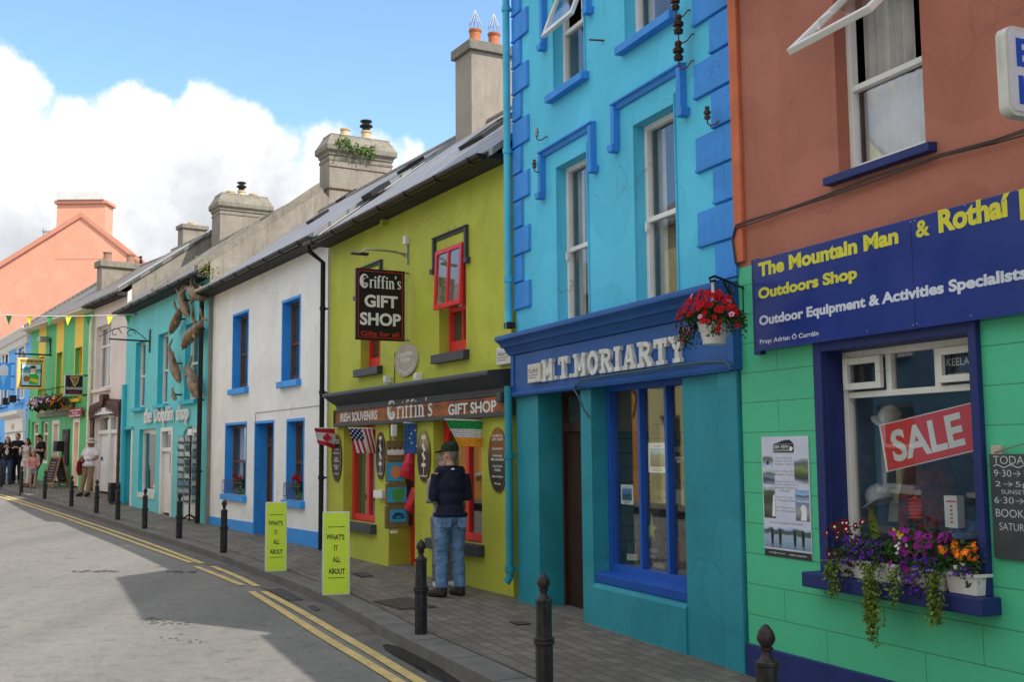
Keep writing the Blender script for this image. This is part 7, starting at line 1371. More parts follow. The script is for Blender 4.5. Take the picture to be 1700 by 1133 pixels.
 pipe(root, [(.05, -.1, et - .3), (.05, -.1, F.gv(0) + .05)], .06, paint('cream pipe', C(205, 200, 180, K), .5), (4., 2.5))
 chim_px(F, root, .1, 294.5, 303, 343, 415, 378, 7., REND, 'slab', RENDC, [(.5, .5, .12, .16, BUFF, None)], .06, .14)
 mb = MB(); mb.prismx([(-.25, et + .12), (-.25, et + .16), (2.6, et + 2.22), (2.6, et + 2.18)], L - .3, L - .15); mb.build('lead_strip', plain('lead', (.36, .36, .36), .5), root)
shop_narrow()

# ------------------------------------------------------------------ striped pub
def pub():
 F = FP; L = F.L; P = F.uv; root = thing('striped_pub', 'green pub with broad yellow stripes above its windows', 'building', F.M)
 GN = paint('pub green', C(78, 165, 100, K), .6, .06, 1.5, .2, 30, .1, (.1, .2, .1)); GD = paint('pub green gloss', C(62, 150, 75, K), .4, .06, 1.5, .15); YE = paint('pub yellow', C(228, 180, 50, K), .55, .06, 2, .15); YW = paint('yellow joinery', C(225, 165, 20, K), .45, .05, 3, .1); CRW = paint('cream joinery', C(215, 205, 190, K), .5); g0 = F.gv(4) - .6
 eg = (P(52, 547, -.3)[1] + P(146, 506, -.3)[1]) / 2; et = eg + .04; vs = (P(130, 667)[1] + P(97, 661)[1]) / 2; vt = (P(126, 577)[1] + P(95, 588)[1]) / 2
 wn = [(P(a, 620)[0], P(b, 620)[0], vs, vt) for a, b in ((64, 73.5), (93.5, 103), (124, 135.5))]
 fz = (P(66, 693)[1] + P(135, 690)[1]) / 2; gw = [(P(a, 740)[0], P(b, 740)[0]) for a, b in ((51.6, 63.5), (67.5, 79.4))]; gt = P(70, 700)[1]; gb = P(70, 770)[1]; d1 = (P(86, 740)[0], P(98, 740)[0]); d2 = (P(120.4, 740)[0], P(131.5, 740)[0])
 ops = [(*q, .2) for q in wn] + [(a, b, gb, gt, .15) for a, b in gw] + [(a, b, g0 - .1, gt, .2) for a, b in (d1, d2)]
 wall(root, 'wall', 0, L, g0, et, ops, GN, 0, .2, 5., ridge=et + 2.1)
 for k, (a, b, c, d) in enumerate(wn):
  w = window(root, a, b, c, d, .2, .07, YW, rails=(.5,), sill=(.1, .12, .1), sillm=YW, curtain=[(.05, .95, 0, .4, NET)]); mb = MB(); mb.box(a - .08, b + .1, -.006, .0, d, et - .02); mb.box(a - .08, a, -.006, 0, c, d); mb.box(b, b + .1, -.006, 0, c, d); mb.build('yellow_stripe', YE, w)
 for a, b in gw:
  w = window(root, a, b, gb, gt, .15, .09, CRW, rails=(.7,), mulls=(.5,)); mb = MB(); mb.box(a + .25 * (b - a), b - .1, .16, .18, gb + .1, gt - .1); mb.build('inner_screen', YW, w)
 for k, (a, b) in enumerate((d1, d2)):
  dz = F.gv(a) + .05; mb = MB(); mb.box(a, a + .18, -.01, .2, dz, gt); mb.box(b - .12, b, -.01, .2, dz, gt); mb.box(a + .18, b - .12, -.008, .2, gt - .15, gt); mb.build('door_frame', CRW, root, bevel=.006); mb = MB(); mb.box(a + .18, b - .12, .12, .18, dz, gt - .15); mb.box(a + .22, b - .16, .105, .12, dz + .2, dz + .9); mb.box(a + .22, b - .16, .105, .12, dz + 1.1, gt - .3); mb.build('door', YW if k else CRW, root, bevel=.005)
 mb = MB(); mb.box(0, L, -.05, 0, fz + .62, fz + .70); mb.box(0, .2, -.04, 0, g0, fz); mb.box(L - .2, L, -.04, 0, g0, fz); mb.build('shopfront_trim', GD, root)
 a, b = P(65, 690)[0], P(124, 690)[0]; s = thing('pub_fascia_sign', 'olive fascia board with gold pub name above the windows', 'sign', F.at(a, -.05, fz)); mb = MB(); mb.box(0, b - a, -.04, 0, 0, .55); mb.build('board', paint('olive board', C(92, 92, 60, K), .5), s, bevel=.01); mb = MB(); text(mb, 'Paddy Bawn Brosnan', .1, b - a - .15, .12, .42, -.042, 0, .02); mb.build('lettering', plain('gold letters', C(205, 180, 110, 1.1), .5), s, recalc=False)
 def P3(x0, y0, x1, y1, d=-.1): a = P(x0, (y0 + y1) / 2, d); b = P(x1, (y0 + y1) / 2, d); t = P((x0 + x1) / 2, y0, d)[1]; q = P((x0 + x1) / 2, y1, d)[1]; return a[0], b[0], q, t
 a, b, c, d = P3(113.5, 678, 136, 693, -.12); s = thing('red_sign', 'small red board with white tour booking lettering on the pub', 'sign', F.at(a, -.10, c)); mb = MB(); mb.box(0, b - a, -.03, 0, 0, d - c); mb.build('board', plain('board maroon', C(140, 30, 45, K), .5), s); mb = MB()
 for i, t_ in enumerate(('Slea Head', 'Tours', 'Book Here')): text(mb, t_, (b - a) * (.1 if i != 1 else .28), (b - a) * (.9 if i != 1 else .72), (d - c) * (.68 - .3 * i), (d - c) * (.88 - .3 * i), -.032, 0, .03)
 mb.build('lettering', WHITE2, s, recalc=False)
 a, b, c, d = P3(102.7, 713, 113, 772, -.05); s = thing('menu_board', 'tall black menu board on the green pub wall', 'menu board', F.at(a, 0, c)); mb = MB(); mb.box(0, b - a, -.05, 0, 0, d - c); mb.build('frame', BLACKM, s); mb = MB(); mb.box(.05, b - a - .05, -.053, -.05, .05, d - c - .05); mb.build('slate', plain('menu slate', (.045, .03, .03), .6), s); mb = MB(); rn = random.Random(4)
 for i in range(16): z = .12 + (d - c - .3) * i / 16; mb.box(.1, .1 + rn.uniform(.25, .6) * (b - a - .2) + .1, -.055, -.0532, z, z + .02)
 mb.build('menu_line', plain('menu chalk', (.3, .27, .25), .8), s)
 a, b, c, d = P3(96, 733, 102, 750, -.15); mb = MB(); mb.box(a, b, -.30, 0, c, d); mb.box(a + .03, b - .03, -.31, -.3, c + .03, d - .1); solo(mb, 'wall_heater', 'black box lamp on the pub wall beside the menu board', 'lamp', BLACKM, F.M, bevel=.02)
 p = P(81, 563); mb = MB(); mb.box(p[0] - .2, p[0] + .2, -.35, -.05, p[1] - .12, p[1] + .06); mb.tube([(p[0], -.1, p[1]), (p[0], 0, p[1] + .1)], .02, 6); solo(mb, 'flood_light', 'grey floodlight under the pub eaves', 'lamp', STEEL, F.M, bevel=.02)
 # chalk A-board leaning at the door
 b0 = ground(92, 810); t = thing('chalk_a_board', 'wooden chalk A board standing by the pub door', 'sandwich board', Matrix.Translation(b0) @ F.M.to_3x3().to_4x4() @ Matrix.Rotation(math.radians(12), 4, 'Z')); 
 for s_ in (-1, 1):
  fr = MB(); ch = MB()
  def Q(x, z, y=0): return (x, s_ * (.30 - .26 * z / 1.0) + y, z)
  for (x0, x1, z0, z1) in ((-.34, -.28, 0, 1.05), (.28, .34, 0, 1.05), (-.28, .28, .98, 1.05), (-.28, .28, .12, .18)): fr.loft([[Q(x0, z0), Q(x1, z0), Q(x1, z1), Q(x0, z1)], [Q(x0, z0, .03), Q(x1, z0, .03), Q(x1, z1, .03), Q(x0, z1, .03)]])
  ch.loft([[Q(-.28, .18, .01), Q(.28, .18, .01), Q(.28, .98, .01), Q(-.28, .98, .01)], [Q(-.28, .18, .02), Q(.28, .18, .02), Q(.28, .98, .02), Q(-.28, .98, .02)]]); o = fr.build('wooden_frame', wood('a board wood', (.22, .12, .05), (.34, .2, .1)), t); ch.build('chalk_panel', plain('menu slate', (.045, .03, .03), .6), o)
  ln = MB(); 
  for i in range(7): z = .28 + i * .09; ln.loft([[Q(-.2, z, .007), Q(.12, z, .007), Q(.12, z + .025, .007), Q(-.2, z + .025, .007)], [Q(-.2, z, .010), Q(.12, z, .010), Q(.12, z + .025, .010), Q(-.2, z + .025, .010)]])
  ln.build('chalk_line', plain('menu chalk', (.3, .27, .25), .8), o)
 # hanging pub sign with a footballer
 def board(ux, xl, yt, xr, yb, name, label, arm_y):
  u_ = P(ux, (yt + yb) / 2)[0]; a = F.dv(xl, yt, u_); b = F.dv(xr, yb, u_); s = thing(name, label, 'sign', F.perp(u_, a[0], b[1])); return s, b[0] - a[0], a[1] - b[1], -a[0]
 s, w, h, reach = board(84, 29, 594, 73, 647, 'pub_sign', 'gold framed hanging sign with a painted footballer in green', 0); GO = paint('gold frame', C(215, 180, 105, K), .4, .1, 5); mb = MB(); mb.box(0, w, -.05, .05, 0, h); mb.build('frame', GO, s, bevel=.02)
 mb = MB(); mb.box(w * .12, w * .88, -.054, -.0505, h * .07, h * .82); mb.box(w * .1, w * .9, -.054, -.0505, h * .86, h * .94); mb.build('dark_border', BLACKM, s)
 def col(name, rgb): return plain('sign ' + name, C(*rgb, 1.15), .5)
 def pc(name, pts, rgb, k): q = MB(); q.prism([(w * x, h * z) for x, z in pts], -.056 - .001 * k, -.054); q.build(name, col(name, rgb), s)
 pc('painted_sky', [(.16, .56), (.84, .56), (.84, .80), (.16, .80)], (175, 215, 235), 0); pc('painted_lake', [(.16, .12), (.84, .12), (.84, .56), (.16, .56)], (165, 205, 225), 1); pc('painted_hills', [(.16, .58), (.84, .58), (.84, .66), (.66, .63), (.55, .69), (.3, .71), (.16, .64)], (60, 125, 160), 2); pc('painted_field', [(.16, .52), (.84, .52), (.84, .57), (.16, .57)], (95, 150, 95), 3)
 pc('painted_shirt', [(.44, .15), (.76, .15), (.78, .4), (.70, .5), (.60, .54), (.52, .54), (.44, .48), (.40, .38)], (50, 165, 65), 4); pc('painted_sleeve', [(.44, .28), (.76, .18), (.76, .3), (.5, .36)], (235, 185, 50), 5); pc('painted_collar', [(.46, .47), (.66, .5), (.62, .57), (.5, .57)], (235, 230, 225), 6); pc('painted_face', [(.56 + .09 * math.cos(q * .524), .64 + .10 * math.sin(q * .524)) for q in range(12)], (225, 175, 150), 7); pc('painted_hair', [(.46, .66), (.66, .66), (.66, .73), (.62, .76), (.5, .76), (.46, .72)], (70, 55, 45), 8); pc('painted_ball', [(.33 + .11 * math.cos(q * .524), .33 + .10 * math.sin(q * .524)) for q in range(12)], (150, 85, 50), 8)
 mb = MB(); text(mb, 'PADDY BAWN', w * .14, w * .86, h * .875, h * .925, -.056, 0, .01); mb.build('lettering', GO, s, recalc=False); mb = MB(); mb.tube([(-.1, 0, h + .14), (reach, 0, h + .14)], .03, 6); mb.tube([(reach - .04, 0, h + .1), (reach - .04, 0, h + .75)], .025, 6); mb.tube([(w * .25, 0, h), (w * .25, 0, h + .14)], .015, 5); mb.tube([(w * .75, 0, h), (w * .75, 0, h + .14)], .015, 5); mb.tube([(w, 0, .0), (reach * .8, 0, -.2), (reach, 0, -.25)], .012, 5); mb.build('bracket', BLACKM, s)
 s, w, h, reach = board(146, 107, 622, 137, 657, 'stout_sign', 'black square beer sign with a gold harp on the pub', 0); mb = MB(); mb.box(0, w, -.06, .06, 0, h); mb.build('case', plain('sign grey', (.45, .45, .45), .4), s, bevel=.015); mb = MB(); mb.box(w * .05, w * .95, -.064, -.059, h * .05, h * .95); mb.build('face', plain('face black', (.015, .015, .016), .3), s)
 mb = MB(); text(mb, 'GUINNESS', w * .08, w * .94, h * .27, h * .39, -.066, 0, .015); mb.build('lettering', WHITE2, s, recalc=False); mb = MB(); text(mb, 'EST. 1759' if 0 else 'DUBLIN', w * .2, w * .85, h * .11, h * .18, -.066, 0, .01) if 0 else mb.box(w * .22, w * .84, -.067, -.064, h * .12, h * .17); mb.build('red_script', plain('script red', C(150, 40, 45), .5), s)
 hp = MB(); pts = [(.28, .86), (.40, .90), (.55, .86), (.68, .90), (.74, .88), (.72, .78), (.62, .55), (.54, .44), (.50, .44), (.44, .56), (.34, .76)]
 stroke(hp, [(w * x, h * z) for x, z in pts + [pts[0]]], [w * .05] * 12, -.064, .006); 
 for i in range(6): stroke(hp, [(w * (.38 + .05 * i), h * .86), (w * (.42 + .03 * i), h * (.62 - .03 * i))], w * .012, -.064, .004)
 hp.build('harp_emblem', plain('harp gold', C(190, 165, 100, 1.1), .35), s, recalc=False); mb = MB(); 
 for z in (.02, .98): mb.tube([(w - .02, 0, h * z), (reach, 0, h * z)], .025, 6)
 mb.build('bracket', BLACKM, s)
 # flower baskets above the fascia
 for k, (x, lb, mc) in enumerate(((62, 'left hanging basket of pink flowers over the pub sign', PINKF), (74, 'middle hanging basket of pink and violet flowers over the pub sign', PINKF), (86, 'right hanging basket of dark mixed flowers over the pub sign', PURP), (96, 'rightmost hanging basket of orange tinged flowers over the pub sign', ORNG))):
  p = P(x, 677 - k * 1.5, -.45); t = thing('flower_basket', lb, 'hanging basket', F.at(p[0], -.45, p[1] - .05), 'flower baskets along the pub'); mb = MB(); mb.lathe([(.05, -.1), (.22, .05), (.26, .18), (.24, .18), (.2, .06), (0, 0)], (0, 0, 0), 12); mb.build('basket', BLACKM, t); rn = random.Random(k); lf = MB(); fl = MB()
  for i in range(260): a_ = rn.uniform(0, 6.28); q = rn.random() ** .5 * .40; lf.leaf((q * math.cos(a_), q * .8 * math.sin(a_), .18 + rn.gauss(.06, .1) - q * .3), .09, .06, rn.choice((0, 1)))
  for i in range(70): a_ = rn.uniform(0, 6.28); q = rn.random() ** .4 * .40; fl.bloom((q * math.cos(a_), q * .8 * math.sin(a_) - .06, .26 + rn.gauss(.03, .08) - q * .25), .05, 0 if rn.random() < .75 else 1)
  lf.build('leaves', [LEAF, LEAFD], t, recalc=False); fl.build('flowers', [mc, WHTF], t, recalc=False); mb = MB(); mb.tube([(0, 0, .1), (0, 0, .62), (0, .2, .7), (0, .45, .7)], .012, 5); mb.build('hook', BLACKM, t)
 roof(root, -.1, L + .02, et + .06, et + 2.1, ROOFB, ridge_mat=RIDGE); mb = MB(); mb.box(0, L, -.3, 0, et - .10, et - .01); mb.build('soffit', CRW, root); gutter(root, -.05, L, eg, -.36, CRW)
 ch, g = chim_px(F, root, L * .60, 160, 168, 240, 478, 442, et + .5, REND, 'slab', RENDC, [(.5, .18, .36, .15, paint('brown pot', (.3, .17, .12), .8, .1), None), (.5, .72, .36, .15, paint('brown pot', (.3, .17, .12), .8, .1), None)], .08, .22)
 u0, u1, d0, d1, vt_ = g; me = solidify_blob([('e', (0, 0, .13), (.06, .06, .13)), ('e', (.02, -.02, .30), (.05, .06, .05)), ('t', [(.02, -.06, .30), (.02, -.13, .29)], [.018, .004]), ('t', [(0, .03, .08), (-.02, .12, -.05)], [.035, .02])], .01, 3); bd = thing('bird', 'small dark bird perched on the end of the pub chimney', 'bird', F.at((u0 + u1) / 2, d1 - .05, vt_ + .215)); meshobj('body', me, BLACKM, bd); mb = MB(); mb.tube([(.01, 0, 0), (.01, 0, .05)], .006, 4); mb.tube([(-.02, 0, 0), (-.02, 0, .05)], .006, 4); mb.build('legs', BLACKM, bd)
pub()

# ------------------------------------------------------------------ blue house round the bend and the salmon gable behind
def blue_house():
 F = FB; L = F.L; P = F.uv; root = thing('blue_house', 'sky blue house with white window surrounds and dentil cornice', 'house', F.M); BLU = paint('cornflower render', C(95, 160, 225, K), .7, .05, 1.5, .2); OW = paint('cream trim', C(218, 208, 196, K), .6, .05, 3); g0 = F.gv(9) - .8
 et = (P(2, 572)[1] + P(44, 553)[1]) / 2; vt = (P(36, 581)[1] + P(8, 588)[1]) / 2; vs = P(35, 664)[1]
 wn = [(P(a, 620)[0], P(b, 620)[0], vs, vt) for a, b in ((30, 41), (4, 14))] + [(L - 7.5, L - 6.3, vs, vt), (L - 10, L - 8.8, vs, vt)]; 
 ft = P(30, 690)[1]; sf = (P(12, 740)[0], P(42, 740)[0])
 wall(root, 'wall', 0, L - .01, g0, et, [(*q, .15) for q in wn], BLU, 0, .2, 5.5, ridge=et + 2.2)
 for a, b, c, d in wn:
  w = window(root, a, b, c, d, .15, .12, OW, rails=(.5,), sill=(.1, .15, .2), sillm=BLU, curtain=[(.05, .95, .0, .6, CURT)]); mb = MB(); mb.box(a - .18, a, -.04, 0, c, d + .18); mb.box(b, b + .18, -.04, 0, c, d + .18); mb.box(a, b, -.039, 0, d, d + .18); mb.build('window_surround', OW, w, bevel=.01)
 mb = MB(); mb.prismx([(0, et - .25), (-.15, et - .2), (-.25, et - .05), (-.32, et + .05), (-.32, et + .1), (0, et + .1)], 0, L); n = int(L / .3)
 for i in range(n): mb.box(i * .3 + .05, i * .3 + .17, -.12, 0, et - .5, et - .25)
 mb.build('dentil_cornice', OW, root); mb = MB(); a, b = sf; zc = ft + .05; mb.prismx([(0, zc - .75), (-.12, zc - .7), (-.14, zc - .2), (-.34, zc - .05), (-.36, zc + .1), (0, zc + .14)], a, b); mb.box(a, a + .35, -.10, 0, g0, zc - .75); mb.box(b - .35, b, -.10, 0, g0, zc - .75); mb.box(a + .35, b - .35, -.03, 0, g0, zc - .75); mb.box((a + b) / 2 - .1, (a + b) / 2 + .1, -.07, -.03, g0, zc - .75); mb.build('shopfront', OW, root, bevel=.01)
 mb = MB(); mb.box((a + b) / 2 - .35, (a + b) / 2 + .25, -.15, -.14 + .02, zc - .58, zc - .38); solo(mb, 'brass_plate', 'small brass plate on the cream shopfront of the blue house', 'plate', plain('brass plate', C(200, 150, 70), .35), F.M)
 roof(root, -.2, L + .1, et + .1, et + 2.3, slate('dark roof', (.2, .17, .14), (.15, .13, .11), (.05, .05, .05)), dr=2.75)
 for x, y, lb in ((8, 667, 'left black floodlight on the blue house'), (19, 663, 'right black floodlight on the blue house')): p = P(x, y, -.4); mb = MB(); mb.box(p[0] - .22, p[0] + .22, -.5, -.25, p[1] - .14, p[1] + .14); mb.tube([(p[0], -.3, p[1]), (p[0], 0, p[1] - .05)], .03, 5); solo(mb, 'flood_light', lb, 'lamp', BLACKM, F.M, bevel=.02)
 # ice cream banner sign
 u_ = P(24, 625)[0]; a = F.dv(-14, 602, u_); b = F.dv(17.5, 648, u_); s = thing('ice_cream_sign', 'blue square sign with a white ice cream cone', 'sign', F.perp(u_, a[0], b[1])); w, h = b[0] - a[0], a[1] - b[1]; mb = MB(); mb.box(0, w, -.03, .03, 0, h); mb.build('board', plain('banner blue', C(60, 155, 215, K), .5), s); mb = MB(); q = [(.5, .05), (.40, .5), (.60, .5)]; mb.prism([(w * .62, h * .05), (w * .46, h * .55), (w * .78, h * .55)], -.036, -.03); mb.build('cone', plain('cone blue', C(140, 195, 230), .5), s); mb = MB(); mb.prism([(w * (.62 + .24 * math.cos(k * .524)), h * (.74 + .20 * math.sin(k * .524))) for k in range(12)], -.038, -.03); mb.box(w * .42, w * .85, -.04, -.03, h * .53, h * .62); mb.build('ice_cream_swirl', WHITE2, s); mb = MB()
 for z in (.02, .5, .98): mb.tube([(w, 0, h * z), (-a[0], 0, h * z)], .025, 5)
 mb.build('bracket', BLACKM, s)
 mb = MB(); p = P(4, 700); mb.prism([(p[0] - .5, p[1] - 1.), (p[0] + .5, p[1] - 1.), (p[0] + .5, p[1] + .4), (p[0] - .5, p[1] + .4)], -.08, -.02); 
blue_house()
def salmon():
 SA = paint('salmon render', C(250, 176, 146, .80), .75, .05, 1.2, .4, 20, .12, (.3, .2, .15), .15); ST = paint('salmon trim', C(240, 164, 136, .72), .7, .05); SWH = paint('white coping', (.7, .69, .66), .7, .06)
 D = 56.; 
 def at(px, py): r = ray(px, py); return EYEP + r * (D / r.y)
 A = at(-70, 760); B = at(300, 760); A.z = B.z = 1.3; F = Facade(A, B); root = thing('salmon_house', 'tall salmon pink gable with a broad white topped chimney', 'house', F.M); P = F.uv; L = F.L
 xl, xr, xc = P(0, 445), P(236, 440), P(135, 370); ap = P(135, 330)[1] - .4
 sl = (P(108, 378)[1] - xl[1]) / (P(108, 378)[0] - xl[0]); ue = 0; ve = xl[1] - sl * xl[0]; sr = (P(165, 384)[1] - xr[1]) / (P(165, 384)[0] - xr[0]); uR = L; vR = xr[1] + sr * (L - xr[0])
 um = (ve - vR + sr * uR - 0) / (sr - sl) if abs(sr - sl) > 1e-6 else L / 2; um = (vR - sr * uR - ve) / (sl - sr); vm = ve + sl * um
 mb = MB(); mb.loft([[(0, y, -2), (L, y, -2), (L, y, vR), (um, y, vm), (0, y, ve)] for y in (0, .4)]); mb.build('gable_wall', SA, root)
 mb = MB()
 for (u0, v0, u1, v1) in ((-.3, ve - sl * .3, um, vm), (um, vm, L + .3, vR + sr * .3)): mb.loft([[(u0, y, v0), (u1, y, v1), (u1, y, v1 + .28), (u0, y, v0 + .28)] for y in (-.09, .25)])
 mb.build('gable_coping', ST, root); rf = MB()
 for (u0, v0, u1, v1) in ((-.4, ve - sl * .4, um, vm), (um, vm, L + .4, vR + sr * .4)): rf.loft([[(u0 - .45 * y, y, v0 + .02), (u1 - .45 * y, y, v1 + .02), (u1 - .45 * y, y, v1 + .14), (u0 - .45 * y, y, v0 + .14)] for y in (.26, 8.2)])
 rf.build('roof', slate('dark roof 2', (.12, .12, .12), (.1, .1, .1), (.04, .04, .04)), root)
 a = P(95, 340); b = P(175, 345); t = P(135, 338)[1]; mb = MB(); mb.box(a[0], b[0], -.012, 1.1, vm - 2.2, t); ch = mb.build('chimney', SA, root); mb = MB(); mb.box(a[0] - .12, b[0] + .12, -.13, 1.2, t - .02, t + .16); mb.build('chimney_band', ST, ch, bevel=.03); mb = MB(); mb.box(a[0] + .04, b[0] - .04, -.2, 1.0, t + .16, t + .62); mb.build('chimney_cap', SWH, ch, bevel=.03)
 p = P(83, 385, 3.); mb = MB(); mb.tube([(p[0] - .35, 3, p[1] - 1.), (p[0] - .35, 3, p[1] + .15)], .03, 5)
 for z in (0, -.25): mb.tube([(p[0] - .4, 3, p[1] + z), (p[0] + .5, 3, p[1] + z + .05)], .02, 5)
 for k in range(5): mb.tube([(p[0] - .3 + k * .18, 2.7, p[1]), (p[0] - .3 + k * .18, 3.3, p[1])], .015, 4)
 solo(mb, 'roof_aerial', 'metal television aerial beside the salmon chimney', 'aerial', STEEL, F.M)
salmon()

def across():
 """the row across the street, behind the viewer: it lights and is mirrored in the shop windows"""
 cols = ((210, 140, 60), (225, 205, 150), (55, 98, 130), (225, 222, 215), (150, 175, 120), (205, 130, 110)); names = ('ochre', 'cream', 'pale blue', 'white', 'sage green', 'dusty pink'); u = -24.
 for i, c in enumerate(cols):
  wd = (8., 6.5, 7.5, 6., 7., 9.)[i]; A = FM.W(u, -10.4, 0); B = FM.W(u + wd, -10.4, 0); A.z = gz(A.x, A.y); B.z = gz(B.x, B.y); F = Facade(A, B); h = (6.2, 7.6, 5.6, 6.6, 7.9, 6.)[i]; t = thing('terrace_house', names[i] + ' rendered house across the street, behind the viewer', 'house', F.M, 'houses across the street')
  ops = []; n = 3 if wd > 6.6 else 2
  for k in range(n): x = wd * (k + .5) / n; ops += [(x - .48, x + .48, 3.5, 5.1), (x - .55, x + .55, 0 if k == 0 else .8, 2.5)]
  wall(t, 'wall', .01, wd - .01, -.6, h, ops, paint('row %d' % i, C(*c, K), .75, .06, 1.5, .2, 30, .1), 0, .2, 5.2, ridge=h + 2)
  for k, q in enumerate(ops): window(t, *q, .2, .08, WHITE, rails=(.5,), sill=(.08, .1, .1), curtain=[(.1, .9, .4, .97, NET)] if k % 2 == 0 else None)
  roof(t, 0, wd, h + .05, h + 2.05, ROOFW); u += wd
 mb = MB(); P_ = [FM.W(x, y, 0) for x, y in ((-26, -11), (22, -11), (22, -9.), (-26, -9.))]; mb.poly([(p.x, p.y, gz(p.x, p.y, -.0)) for p in P_]); struct(mb, 'pavement', PAVE, recalc=False)
across()

# ------------------------------------------------------------------ street furniture
def bollards():
 BP = paint('bollard paint', (.022, .022, .024), .35, .3, 14, .2, 60, .3, (.20, .20, .20), .7); RT = paint('worn red finial', (.03, .022, .024), .4, .3, 30, .2, 60, .0, (.22, .04, .03), .8)
 t = bpy.data.objects.new('bollard', None); COL.objects.link(t); t['category'] = 'bollard'; t['group'] = 'black bollards along the kerb'
 def oc(r, z): return [(r * math.cos((i + .5) * .7854), r * math.sin((i + .5) * .7854), z) for i in range(8)]
 mb = MB(); mb.loft([oc(r, z) for r, z in ((.060, -.1), (.060, .40), (.055, .405), (.055, .66), (.060, .668), (.060, .685), (.05, .692))]); mb.build('shaft', BP, t, bevel=.003)
 mb = MB(); mb.lathe([(.058, .382), (.070, .388), (.073, .40), (.070, .412), (.064, .415), (.070, .42), (.070, .43), (.058, .436)], (0, 0, 0), 20); mb.build('collar', BP, t, smooth=40)
 mb = MB(); mb.lathe([(.045, .69), (.036, .70), (.024, .715), (.022, .735), (.034, .742), (.034, .75), (.024, .755), (.030, .762), (.044, .785), (.045, .80), (.036, .828), (.018, .852), (.004, .862)], (0, 0, 0), 18); mb.build('finial', RT, t, smooth=40)
 pos = [(ground(1271, 1037, .862), 'nearest bollard, its rusty red finial in front of the navy plinth'), (ground(902, 952, .862), 'bollard in front of the tall turquoise shop door'), (ground(699, 1054), 'bollard beside the man in the dark green cap'), (ground(371, 919), 'bollard in front of the white cottage'), (ground(297, 895), 'bollard in front of the postcard rack'), (ground(240, 879), 'bollard in front of the tall white shop window of the dolphin shop'), (ground(195, 864), 'bollard in front of the black litter bin'), (ground(160, 853), 'bollard in front of the man in the pale sun hat'), (ground(118, 842), 'bollard in front of the pub at its right hand door'), (ground(74, 829), 'bollard in front of the chalk A board'), (ground(35, 819), 'bollard beside the woman in white trousers'), (ground(1.5, 809), 'farthest bollard at the left edge of the photo')]
 for i, (p, lb) in enumerate(pos):
  o = t if i == 0 else copy_tree(t); o.location = (p.x, p.y, gz(p.x, p.y)); o.rotation_euler = (0, 0, i * .37); o['label'] = lb
bollards()

def aboard(xl, xr, xb, yt, yb, label, yaw):
 """plastic pavement board: two lime panels leaning together"""
 b0 = ground(xb, yb); s = FPX / (b0 - EYEP).dot(cF); w = (xr - xl) / s / math.cos(yaw * .6); h = (yb - yt) / s * 1.01
 ang = math.atan2(b0.x, b0.y); t = thing('pavement_board', label, 'sandwich board', Matrix.Translation(V((b0.x, b0.y, gz(b0.x, b0.y)))) @ Matrix.Rotation(-ang + yaw, 4, 'Z'), 'lime pavement boards')
 LIME = paint('lime board', C(182, 205, 50, 1.2), .45, .05, 4, .05, 60, 0, spots=.0); WB = plain('board white edge', (.6, .62, .6), .5)
 th = math.radians(7)
 for s_ in (1, -1):
  R_ = Matrix.Translation((0, 0 if s_ > 0 else .24, .0)) @ Matrix.Rotation(th * -s_, 4, 'X'); mb = MB()
  mb.box(-w / 2, w / 2, -.012 if s_ > 0 else -.004, .004 if s_ > 0 else .012, .0, h); f = MB()
  mb.v = [tuple(R_ @ V(p)) for p in mb.v]; pn = mb.build('panel', WB, t, bevel=.004)
  if s_ > 0:
   f.box(-w / 2 + .012, w / 2 - .012, -.0145, -.0118, .014, h - .014); f.v = [tuple(R_ @ V(p)) for p in f.v]; f.build('lime_face', LIME, pn)
   q = MB()
   for i, (s2, a, b) in enumerate((("WHAT'S", -.37, .30), ('IT', -.08, .06), ('ALL', -.13, .15), ('ABOUT', -.29, .32))):
    z = h * (.665 - i * .137); text(q, s2, a * w, b * w, z, z + h * .068, -.0155, 0, .03, slope=-.05 if i != 1 else 0)
   for z in (.815, .205): q.box(-w * .30, w * .32, -.0165, -.0145, h * z - .004, h * z + .003)
   q.v = [tuple(R_ @ V(p)) for p in q.v]; q.build('lettering', plain('board black', (.02, .025, .01), .5), pn, recalc=False)
   q = MB()
   for z, k in ((.87, .09), (.84, .05), (.60, .05), (.32, .05), (.13, .08)): q.box(-w * k * .6, w * k * .6, -.0156, -.0146, h * z - .010, h * z + .012)
   q.v = [tuple(R_ @ V(p)) for p in q.v]; q.build('faded_mark', plain('faded lime', C(150, 215, 60, 1.2), .5), pn)
 mb = MB(); top = Matrix.Rotation(th * -1, 4, 'X') @ V((0, 0, h))
 for x in (-.3, .3): mb.tube([(x * w, top.y - .02, top.z - .015), (x * w, .24 - top.y + .02, top.z - .015)], .012, 6)
 mb.build('hinge', WB, t)
aboard(440, 475, 458, 836, 950, 'lime pavement board farther from the viewer, its letters in a column, beside the white cottage', .05); aboard(534, 579, 558, 853, 989, 'nearer and larger lime pavement board in front of the gift shop window', .05)

